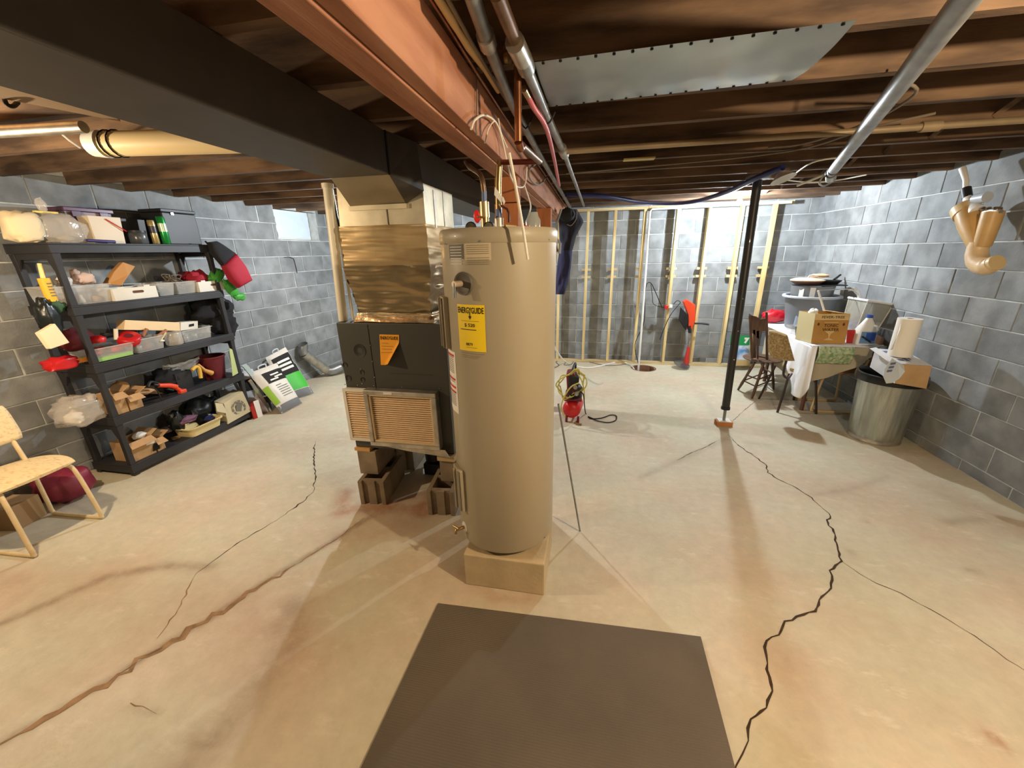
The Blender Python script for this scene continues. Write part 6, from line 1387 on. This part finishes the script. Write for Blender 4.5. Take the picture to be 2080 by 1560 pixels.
# white cloth on top, corner hanging at the front left
def wcl(u, v):
    x = 2.175 + .50 * u; y = 4.345 + 1.3 * v
    z = TZ + .006 + .004 * noise.noise(Vector((u * 5, v * 9, 3)))
    return (x, y, z)
wt = thing('tablecloth', (2.4, 5.0, TZ + .002), 'white cloth over the table with one corner hanging down at the front left', 'tablecloth')
MB().grid(wcl, 14, 26).build('cloth_top', CLOTHW, wt, smooth=True, solid=.002)
def hang(u, v):   # corner drape: from along the left edge round to the front
    P0 = [(2.172, 5.0, TZ), (2.17, 4.8, TZ), (2.168, 4.6, TZ), (2.17, 4.43, TZ), (2.185, 4.35, TZ), (2.225, 4.34, TZ)]
    P1 = [(2.15, 4.95, .56), (2.145, 4.76, .50), (2.13, 4.6, .42), (2.12, 4.44, .23), (2.16, 4.33, .21), (2.235, 4.335, .33)]
    t_ = u * 5; i = min(int(t_), 4); k = t_ - i; k = k * k * (3 - 2 * k) * .5 + k * .5
    a_ = Vector(P0[i]).lerp(Vector(P0[i + 1]), k); b_ = Vector(P1[i]).lerp(Vector(P1[i + 1]), k); p = a_.lerp(b_, v)
    w__ = .022 * v ** .7 * math.sin(u * 19 + 1); return (p.x - w__ * .8, p.y - w__ * .6 - .01 * v, p.z + .006)
MB().grid(hang, 48, 20).build('cloth_drape', CLOTHW, wt, smooth=True, ang=70, solid=.002)
# green clear packet over the front edge
gp = MB().grid(lambda u, v: Vector((2.235 + .31 * u, 4.352 - .012 - .022 * math.sin(PI * min(1, v * 1.1)) + .012 * noise.noise(Vector((u * 9, v * 7, 1))), TZ + .004 - .17 * v + .008 * noise.noise(Vector((u * 14, v * 9, 5))))), 30, 18)
go = gp.build('green_packet', mat('green_wrap', S((120, 160, 116)), .1, spec=1.0, bump=1.0, bscale=45, col2=S((206, 212, 170)), scale=38), smooth=True, ang=80, solid=.004); tag(go, 'shiny clear green plastic packet hanging over the front table edge', 'packet')  # pale specks in the colour stand in for glints
# tonic box
tx = thing('drink_carton', (2.36, 4.55, TZ + .012), 'orange and tan open drink carton printed TONIC WATER on the table', 'carton')
bl, br_, tl, tr_ = oy(1647, 699, 4.45), oy(1715, 699, 4.45), oy(1657, 638, 4.46), oy(1727, 638, 4.46)
zb0 = TZ + .011; bl.z = br_.z = zb0
dpv = Vector((-.05, .22, 0))
OC = mat('carton_orange', S((198, 150, 76)), .6, col2=S((186, 136, 62)), scale=6); TC = mat('carton_tan', S((222, 192, 132)), .6)
midl, midr = bl.lerp(tl, .80), br_.lerp(tr_, .80)
MB().hexa([bl, br_, br_ + Vector((0, .004, 0)), bl + Vector((0, .004, 0))], [midl, midr, midr + Vector((0, .004, 0)), midl + Vector((0, .004, 0))]).build('front_panel', OC, tx)
MB().hexa([midl, midr, midr + Vector((0, .004, 0)), midl + Vector((0, .004, 0))], [tl, tr_, tr_ + Vector((0, .004, 0)), tl + Vector((0, .004, 0))]).build('front_band', TC, tx)
up_ = (tl - bl)
def quad(a_, b_, c_, d_, th): n_ = (b_ - a_).cross(d_ - a_).normalized() * th; return MB().hexa([a_, b_, b_ + n_, a_ + n_], [d_, c_, c_ + n_, d_ + n_])
bl2, br2 = bl + dpv, br_ + dpv
quad(bl2, bl, tl, bl2 + up_, .003).build('side_panel', mat('carton_pale', S((214, 202, 156)), .6), tx)
quad(br_, br2, br2 + up_, tr_, .003).build('side_panel', OC, tx); quad(br2, bl2, bl2 + up_, br2 + up_, .003).build('back_panel', OC, tx)
quad(bl, br_, br2, bl2, .003).build('bottom_panel', OC, tx)
MB().add([tr_ + Vector((0, 0, .001)), tr_ + Vector((-.09, .02, .012)), br2 + up_ + Vector((-.09, 0, .012)), br2 + up_], [(0, 1, 2, 3)]).build('flap', TC, tx, solid=.003)
uv = lambda u, v, o=.003: bl.lerp(br_, u).lerp(tl.lerp(tr_, u), v) + Vector((0, -o, 0))
textat('FEVER-TREE', uv(.2, .9), uv(.86, .9), .024, mat('print_brown', S((84, 60, 34)), .8), tx, bold=.01)
textat('TONIC', uv(.30, .62), uv(.72, .62), .030, mat('print_brown', S((84, 60, 34)), .8), tx, bold=.015)
textat('WATER', uv(.27, .48), uv(.76, .48), .030, mat('print_brown', S((84, 60, 34)), .8), tx, bold=.015)
MB().hexa([uv(.3, .715, .003), uv(.7, .715, .003), uv(.7, .715, .002), uv(.3, .715, .002)], [uv(.3, .74, .003), uv(.7, .74, .003), uv(.7, .74, .002), uv(.3, .74, .002)]).build('print_line', TC, tx)
gl = MB(); prof = [(.34, .44), (.66, .44), (.54, .33), (.515, .2), (.66, .12), (.34, .12), (.485, .2), (.46, .33)]
gl.add([uv(u, v, .0025) for u, v in prof], [(0, 1, 2, 7), (7, 2, 3, 6), (6, 3, 4, 5)]); gl.build('glass_emblem', TC, tx)
for u in (.13, .87):
    gl = MB(); gl.add([uv(u + .035 * math.cos(a) , .66 + .05 * math.sin(a), .0025) for a in [k * PI / 4 for k in range(8)]], [tuple(range(8))]); gl.build('round_mark', mat('print_brown', S((84, 60, 34)), .8), tx)
single(MB().blob(oy(1650, 642, 4.60), (.045, .05, .075), .4, 101), 'white_bag', PAPER, 'crumpled white bag sticking up at the left of the drink carton', 'bag', smooth=True)
rdb = MB().hexa([oy(1718, 699, 4.50), oy(1740, 699, 4.50), oy(1740, 699, 4.62), oy(1718, 699, 4.62)], [oy(1721, 670, 4.50), oy(1742, 670, 4.50), oy(1742, 670, 4.62), oy(1721, 670, 4.62)])
for i in range(4): rdb.v[i].z = TZ + .012
single(rdb, 'red_box', mat('box_red', S((190, 44, 40)), .5), 'small bright red packet between the drink carton and the white jug', 'box', bevel=.006)
single(MB().blob(oy(1733, 662, 4.8), (.07, .07, .045), .3, 103), 'blue_bag', BLU2, 'small blue plastic bag behind the red packet on the table', 'bag', smooth=True)
# bleach jug
jc = oy(1760, 694, 4.49); jc.z = TZ + .004; jc.x = (oy(1739, 668, 4.49).x + oy(1781, 668, 4.49).x) / 2
jg = thing('jug', jc, 'white plastic jug with a blue cap and blue label on the table', 'jug')
hh = oy(1760, 646, 4.49).z - TZ; hb_ = hh * .55
loft([rr(jc.x - .075, jc.x + .075, jc.y - .05, jc.y + .05, .03, jc.z), rr(jc.x - .085, jc.x + .085, jc.y - .055, jc.y + .055, .035, jc.z + .015), rr(jc.x - .085, jc.x + .085, jc.y - .055, jc.y + .055, .035, jc.z + hb_), rr(jc.x - .03, jc.x + .03, jc.y - .025, jc.y + .025, .02, jc.z + hh * .93), rr(jc.x - .022, jc.x + .022, jc.y - .02, jc.y + .02, .018, jc.z + hh)]).build('body', WHITEP, jg, smooth=True, ang=50)
MB().lathe([(.026, hh), (.026, hh + .028), (0, hh + .03)], jc, 20).build('cap', BLU2, jg, smooth=True)
MB().box(jc.x - .065, jc.x + .065, jc.y - .0575, jc.y - .056, jc.z + .02, jc.z + hb_ - .01).build('label', mat('label_blue', S((110, 150, 196)), .5), jg)
MB().box(jc.x - .02, jc.x + .06, jc.y - .0585, jc.y - .0576, jc.z + .05, jc.z + hb_ - .02).build('label_panel', BLU2, jg)
MB().tube([(jc.x + .03, jc.y - .02, jc.z + hh * .75), (jc.x + .055, jc.y - .05, jc.z + hh * .7), (jc.x + .07, jc.y - .05, jc.z + hb_ + .005)], .010, 8, smooth=3).build('handle', WHITEP, jg, smooth=True)
single(MB().tube([oy(1751, 683, 4.42), oy(1762, 690, 4.42), oy(1768, 695, 4.42)], .008, 6), 'tool_handle', BLACKP, 'short black handle lying in front of the white jug', 'handle')
# small dark bowl
bw = thing('black_tub', (2.36, 4.9, TZ + .01), 'small black tub with yellow contents left of the drink carton', 'tub')
q = oy(1627, 685, 4.82); q.z = TZ + .012
MB().lathe([(0, 0), (.055, 0), (.07, .09), (.066, .09), (.05, .005)], q, 20).build('body', BLACKP, bw, smooth=True); MB().lathe([(0, .078), (.062, .08)], q, 16).build('contents', mat('contents_yellow', S((220, 206, 110)), .7), bw)
q = oy(1612, 680, 4.98); q.z = TZ + .012
single(open_box(q.x - .06, q.x + .05, q.y - .05, q.y + .08, q.z, q.z + .09, .003, .008), 'clear_cup', CLEAR, 'clear plastic box left of the black tub on the table', 'bin')
# big grey tub
tq = Vector((2.56, 5.36, TZ + .012))
tu = thing('grey_tub', tq, 'big round grey plastic tub on the table full of pans', 'tub')
MB().lathe([(0, 0), (.20, 0), (.21, .01), (.262, .375), (.257, .375), (.2, .02), (0, .012)], tq, 48).build('body', GREYP, tu, smooth=True, ang=50)
MB().lathe([(.262, .36), (.292, .365), (.296, .38), (.288, .392), (.262, .39), (.257, .375)], tq, 48).build('rim', GREYL, tu, smooth=True)
a_ = math.atan2(-1, -.75)
MB().box(-.07, .07, -.008, .012, -.13, .13).xf(Matrix.Translation(tq + Vector((.215 * math.cos(a_), .215 * math.sin(a_), .17))) @ Matrix.Rotation(a_ + PI / 2, 4, 'Z') @ Matrix.Rotation(-.14, 4, 'X')).build('handle_plate', mat('tub_light', S((150, 162, 178)), .45), tu, bevel=.01)
MB().box(-.02, .02, -.012, -.009, -.025, .025).xf(Matrix.Translation(tq + Vector((.225 * math.cos(a_ - .1), .225 * math.sin(a_ - .1), .24))) @ Matrix.Rotation(a_ - .1 + PI / 2, 4, 'Z')).build('sticker', PAPER, tu)
ib = thing('steel_pan', tq + Vector((0, 0, .3)), 'deep clear and steel pan standing in the grey tub', 'pan')
MB().lathe([(0, .3), (.19, .3), (.21, .50), (.216, .50), (.195, .3)], tq + Vector((-.01, 0, 0)), 32).build('body', mat('pan_grey', S((140, 144, 148)), .3, metal=.5), ib, smooth=True)
for k in (-.6, -.1): MB().box(-.025, .025, -.004, .004, -.09, .09).xf(Matrix.Translation(tq + Vector((.215 * math.cos(a_ + k + .3), .215 * math.sin(a_ + k + .3), .40))) @ Matrix.Rotation(a_ + k + .3 + PI / 2, 4, 'Z')).build('white_strip', WHITEP, ib)
single(MB().box(tq.x - .13, tq.x + .27, tq.y - .15, tq.y + .13, tq.z + .503, tq.z + .515, rot=(0, 0, .05)), 'baking_tray', mat('tray_dark', S((80, 84, 90)), .4, metal=.3), 'flat dark baking tray lying on the pan in the grey tub', 'tray', bevel=.003)
fp_ = thing('frying_pan', tq + Vector((.12, 0, .52)), 'black frying pan with its handle pointing right, on top of the tub', 'pan')
MB().lathe([(0, .517), (.10, .517), (.135, .56), (.13, .56), (.095, .522), (0, .522)], tq + Vector((.12, -.02, 0)), 32).build('body', BLACK, fp_, smooth=True)
MB().tube([tq + Vector((.22, .05, .56)), tq + Vector((.31, .12, .61))], .012, 8).build('handle', BLACKP, fp_, smooth=True)
ds = thing('lidded_dish', tq + Vector((-.1, 0, .52)), 'brown dish with a pale cover topmost on the grey tub', 'dish')
MB().lathe([(0, .517), (.12, .518), (.165, .55), (.165, .556), (0, .556)], tq + Vector((-.09, -.02, 0)), 32).build('dish', mat('dish_brown', S((104, 70, 60)), .5), ds, smooth=True)
MB().lathe([(.17, .557), (.172, .565), (.12, .585), (.0, .59)], tq + Vector((-.09, -.02, 0)), 32).build('cover', mat('cover_cream', S((222, 200, 172)), .6), ds, smooth=True)
MB().tube([tq + Vector((-.13, -.1, .575)), tq + Vector((-.11, -.1, .62)), tq + Vector((-.04, -.1, .61)), tq + Vector((0, -.1, .575))], .006, 6, smooth=5).build('strap', WHITEP, ds, smooth=True)
single(MB().blob(tq + Vector((.03, -.02, .612)), (.09, .08, .022), .3, 111), 'tan_cloth', mat('cloth_tan', S((214, 182, 146)), .8), 'folded tan cloth lying on the pans on the grey tub', 'cloth', smooth=True)
# red cloth behind the table
single(MB().blob(Vector((2.33, 5.68, TZ + .095)), (.14, .07, .085), .35, 112, flat=-.083, nu=26), 'red_bag', mat('red_shiny', S((196, 26, 44)), .35, bump=.3, bscale=8), 'shiny bright red plastic bag at the back left of the table', 'bag', smooth=True)
# clear bag with a bent wire frame over the tub
cbg = thing('clear_sack', (2.65, 4.95, TZ + .02), 'big clear plastic sack with a square wire frame behind the drink carton', 'bag')
fr_ = MB(); fr_.tube([oy(1675, 634, 4.78), oy(1662, 590, 4.78)], .010, 6); fr_.build('white_bar', WHITEP, cbg)
MB().tube([oy(1662, 590, 4.78), oy(1700, 588, 4.8), oy(1728, 588, 4.85), oy(1742, 600, 4.85)], .006, 6, smooth=3).build('wire_frame', GALV, cbg)
MB().tube([oy(1724, 634, 4.8), oy(1735, 612, 4.8), oy(1742, 606, 4.82)], .006, 6, smooth=3).build('wire_frame', GALV, cbg)
Ls = [(1722, 591), (1732, 590), (1741, 600), (1745, 620), (1748, 648)]; Rs = [(1738, 582), (1747, 592), (1752, 608), (1753, 630), (1753, 650)]
def sk(u, v):
    t_ = v * 4; i = min(int(t_), 3); k = t_ - i; xl = Ls[i][0] * (1 - k) + Ls[i + 1][0] * k; yl = Ls[i][1] * (1 - k) + Ls[i + 1][1] * k; xr = Rs[i][0] * (1 - k) + Rs[i + 1][0] * k; yr = Rs[i][1] * (1 - k) + Rs[i + 1][1] * k
    return oy(xl + (xr - xl) * u, yl + (yr - yl) * u, 4.85 - .03 * math.sin(PI * u) + .012 * noise.noise(Vector((u * 6, v * 9, 2))))
MB().grid(sk, 8, 24).build('bag_edge', CLEARB, cbg, smooth=True, solid=.004)
# clear bin with white lid, tilted against the wall
tbn = thing('tilted_bin', (2.86, 4.62, .83), 'clear plastic food bin with a white lid tilted against the right wall', 'bin')
M0 = Matrix.Translation((2.745, 4.72, .80)) @ Matrix.Rotation(.10, 4, 'Z') @ Matrix.Rotation(.16, 4, 'Y')
ob = open_box(-.12, .12, -.13, .13, 0, .36, .004, .03); ob.v = [M0 @ v for v in ob.v]; ob.build('body', mat('bin_smoke', S((190, 190, 178)), .2, alpha=.35, spec=.8), tbn)
ld = MB().box(-.135, .135, -.145, .145, .362, .385); ld.v = [M0 @ v for v in ld.v]; ld.build('lid', WHITEP, tbn, bevel=.008)
for sx__ in (-1, 1):
    for sy__ in (-1, 1):
        e_ = MB().tube([M0 @ Vector((sx__ * .092, sy__ * .102, .0)), M0 @ Vector((sx__ * .121, sy__ * .131, .36))], .005, 6); e_.build('corner_rib', mat('rib_pale', S((214, 210, 196)), .3), tbn)

# galvanised trash can with liner, box and paper roll
tcn = thing('trash_can', (2.64, 3.92, 0), 'ribbed galvanised metal trash can with a black liner by the right wall', 'trash can')
TQ = Vector((2.645, 3.93, 0)); TH = .625
def ribw(k, n): return 1 + (.014 if (k % 6) < 1 else 0)
MB().lathe([(0, .012), (.185, .012)], TQ, 72).build('bottom', GALVD, tcn, smooth=True)
MB().lathe([(.192, 0), (.194, .012), (.188, .02), (.190, .04)], TQ, 72).build('foot_ring', GALV, tcn, smooth=True)
MB().lathe([(.189, .038), (.196, .1), (.215, .5), (.222, TH - .02)], TQ, 108, wob=ribw).build('body', mat('can_galv', S((176, 180, 172)), .34, metal=.75, var=.2, scale=6, stretch=(6, 6, .6)), tcn, smooth=True, ang=60)
MB().lathe([(.226, TH - .025), (.234, TH - .012), (.226, TH)], TQ, 72).build('rim', GALV, tcn, smooth=True)
ln = thing('bin_liner', TQ + Vector((0, 0, TH)), 'black plastic liner folded over the rim of the trash can', 'bag')
MB().lathe([(.205, TH - .25), (.212, TH - .02), (.226, TH + .010), (.243, TH + .006), (.25, TH - .045), (.247, TH - .06)], TQ, 60, wob=lambda k, n: 1 + .012 * noise.noise(Vector((math.cos(2 * PI * k / n) * 4, math.sin(2 * PI * k / n) * 4, 1)))).build('liner', mat('liner_black', S((20, 20, 22)), .25), ln, smooth=True)
MB().lathe([(0, TH - .16), (.208, TH - .16)], TQ, 40).build('liner_inside', mat('liner_black', S((20, 20, 22)), .25), ln)
bx = thing('shipping_box', (2.66, 3.8, .64), 'cardboard box with white printed top and open flap on the trash can', 'box')
f1_, f2_, f3_, f4_ = oy(1818, 779, 3.64), oy(1882, 790, 3.64), oy(1893, 744, 3.64), oy(1831, 740, 3.64)
back = Vector((-.02, .30, .055))
MB().hexa([f1_, f2_, f2_ + back, f1_ + back], [f4_, f3_, f3_ + back, f4_ + back]).build('body', CARD, bx, bevel=.002)
eps = Vector((0, 0, .003)); T1, T2, T3, T4 = f4_ + eps, f3_ + eps, f3_ + back + eps, f4_ + back + eps
quad(T1, T2, T3, T4, .002).build('white_top', mat('print_white', S((216, 220, 226)), .7), bx)
quad(f1_ + back * 1.0 + Vector((-.003, 0, 0)), f1_ + Vector((-.003, 0, 0)), f4_ + Vector((-.003, 0, 0)), f4_ + back + Vector((-.003, 0, 0)), .002).build('white_side', mat('print_white', S((216, 220, 226)), .7), bx)
fl = [oy(1800, 779, 3.55), oy(1794, 765, 3.57), oy(1797, 750, 3.60), oy(1812, 728, 3.64), oy(1822, 735, 3.63), oy(1836, 742, 3.62), oy(1838, 755, 3.58), oy(1826, 770, 3.56), oy(1812, 778, 3.55)]
MB().prism(fl, (.0, .003, .002)).build('open_flap', mat('flap_bluewhite', S((196, 208, 218)), .7), bx)
quad(f4_ + Vector((-.045, .04, -.01)), f4_ + Vector((-.0, -.0, .0)), T4 + Vector((-.0, 0, .01)), T4 + Vector((-.05, 0, .0)), .003).build('side_flap', mat('print_white', S((216, 220, 226)), .7), bx)
PB = mat('print_blue', S((96, 104, 140)), .8)
def topq(u, v): return T1.lerp(T2, u).lerp(T4.lerp(T3, u), v) + Vector((0, 0, .0035))
for (u0, u1, v0, v1) in ((.08, .3, .70, .84), (.35, .5, .2, .9), (.55, .62, .3, .85), (.68, .93, .55, .90), (.1, .3, .2, .3), (.1, .26, .4, .5)):
    MB().add([topq(u0, v0), topq(u1, v0), topq(u1, v1), topq(u0, v1)], [(0, 1, 2, 3)]).build('print_block', PB, bx)
for k in range(3):
    MB().add([fl[1].lerp(fl[3], .25 + .2 * k) + Vector((.006, -.003, 0)), fl[1].lerp(fl[3], .37 + .2 * k) + Vector((.006, -.003, 0)), fl[1].lerp(fl[3], .37 + .2 * k) + Vector((.04, -.004, .006)), fl[1].lerp(fl[3], .25 + .2 * k) + Vector((.04, -.004, .006))], [(0, 1, 2, 3)]).build('print_block', PB, bx)
rq = topq(.42, .55); 
ro = thing('paper_roll', rq, 'white paper towel roll standing on the cardboard box', 'paper roll')
rt = (oy(1839, 647, rq.y) + oy(1886, 647, rq.y)) / 2; rr_ = (oy(1886, 660, rq.y).x - oy(1839, 660, rq.y).x) / 2 * .97
ax = Vector((0, 0, 1)); rh_ = rt.z - rq.z
MB().lathe([(.02, 0.0), (rr_, 0.0), (rr_, rh_), (.021, rh_), (.021, rh_ - .02)], Vector((rq.x, rq.y, rq.z)), 40).build('roll', PAPER, ro, smooth=True)
MB().lathe([(.021, rh_ - .06), (.021, rh_ + .001), (.018, rh_ + .001), (.018, rh_ - .06)], rq, 20).build('core', CARD, ro, smooth=True)
MB().grid(lambda u, v: Vector((rq.x - rr_ * (1 + .1 * u) - .03 * u * v, rq.y - .03 - .03 * u, rq.z + .06 + (rh_ - .1) * (1 - v) * (1 - .2 * u))), 6, 10).build('loose_sheet', PAPER, ro, smooth=True, solid=.001)

# ---------------- chairs at the table
# gold upholstered chair seen from behind
gc_ = thing('padded_chair', (2.05, 4.62, 0), 'gold upholstered metal-legged chair with its back to the room at the table', 'chair')
gbk = [oy(1564, 672, 4.46), oy(1596, 681, 4.40), oy(1611, 733, 4.36), oy(1598, 733, 4.38), oy(1570, 727, 4.44), oy(1562, 715, 4.46), oy(1561, 690, 4.47)]
padded([Vector((p.x, p.y, p.z)) for p in gbk][::-1], -.03, GOLDF, 'backrest', gc_)
MB().tube([oy(1562, 673, 4.47), oy(1576, 674, 4.44), oy(1597, 681, 4.39)], .012, 8, smooth=4).build('top_piping', mat('pipe_cream', S((220, 206, 166)), .5), gc_, smooth=True)
LG = mat('leg_metal_dark', S((62, 46, 38)), .4, metal=.3)
MB().blob((2.29, 4.66, .455), (.17, .18, .035), .05, 2, sq=.6).build('seat', GOLDF, gc_, smooth=True)
lgf = oz(1579, 838)
for (P_, nm) in (([oy(1598, 730, 4.39), oy(1593, 748, 4.41), oy(1592, 762, 4.43), oy(1601, 768, 4.45), Vector((2.12, 4.50, .43))], 'back_support'), ([Vector((2.10, 4.50, .43)), lgf], 'leg'), ([Vector((2.08, 4.80, .43)), Vector((2.0, 4.86, 0))], 'leg'), ([Vector((2.36, 4.52, .43)), Vector((2.42, 4.46, 0))], 'leg'), ([Vector((2.34, 4.82, .43)), Vector((2.38, 4.88, 0))], 'leg')):
    MB().tube(P_, .012, 10, smooth=4 if nm != 'leg' else 0).build(nm, LG, gc_, smooth=True)
# wooden chair
wc2 = thing('wooden_chair', (1.97, 5.0, 0), 'old brown wooden chair with a slotted back left of the table', 'chair')
sL, sR, = oz(1520, 728, .45), oz(1577, 737, .45)
sc_ = Vector((2.02, 5.02, .44))
MB().lathe([(0, 0), (.16, 0), (.20, .012), (.205, .022), (.19, .028), (0, .022)], sc_, 32).build('seat', WOOD2, wc2, smooth=True)
legs = [((1.90, 4.90), oz(1499, 792)), ((1.98, 4.86), oz(1527, 810)), ((2.13, 5.02), oz(1571, 791)), ((2.04, 5.16), oz(1560, 772))]
for (a2, b2) in legs:
    a3 = Vector((a2[0], a2[1], .44)); MB().tube([a3, a3.lerp(b2, .2), a3.lerp(b2, .5), a3.lerp(b2, .75), b2 + Vector((0, 0, .002))], [.012, .017, .014, .018, .012], 10).build('leg', WOOD2, wc2, smooth=True)
lp_ = [Vector((a2[0], a2[1], .44)).lerp(b2, .45) for a2, b2 in legs]; lq_ = [Vector((a2[0], a2[1], .44)).lerp(b2, .65) for a2, b2 in legs]
for i, j, arr in ((0, 1, lp_), (1, 2, lq_), (2, 3, lp_), (3, 0, lq_), (0, 1, lq_), (1, 2, lp_)): MB().tube([arr[i], arr[j]], .008, 8).build('stretcher', WOOD2, wc2, smooth=True)
by = 4.92
def bq(x, y, d=0): return oy(x, y, by + d)
MB().tube([bq(1528, 728), bq(1526, 690), bq(1523, 640)], [.014, .014, .012], 10).build('back_post', WOOD2, wc2, smooth=True)
MB().tube([bq(1558, 734, .02), bq(1558, 690, .02), bq(1557, 634, .04)], [.014, .014, .012], 10).build('back_post', WOOD2, wc2, smooth=True)
MB().prism([bq(1522, 637), bq(1528, 641), bq(1536, 643), bq(1545, 648), bq(1556, 646), bq(1558, 672), bq(1547, 674), bq(1541, 690), bq(1526, 674)], (0, .016, 0)).build('crest_rail', WOOD2, wc2, bevel=.003)
MB().prism([bq(1530, 670), bq(1534, 670), bq(1536, 727), bq(1530, 727)], (0, .012, 0)).build('splat', WOOD2, wc2)
MB().prism([bq(1537, 672), bq(1542, 672), bq(1541, 729), bq(1538, 729)], (0, .012, 0)).build('splat', WOOD2, wc2)
MB().tube([bq(1541, 724), bq(1557, 727, .02)], .008, 8).build('lower_rail', WOOD2, wc2, smooth=True)
# second tubular kitchen chair at the table
tube_chair('kitchen_chair', 'tan tubular kitchen chair pushed in between the table and the trash can', mat('brown_vinyl', S((150, 112, 84)), .6), mat('frame_tan', S((214, 184, 132)), .5), (2.64, 4.71, 0), -PI / 2)
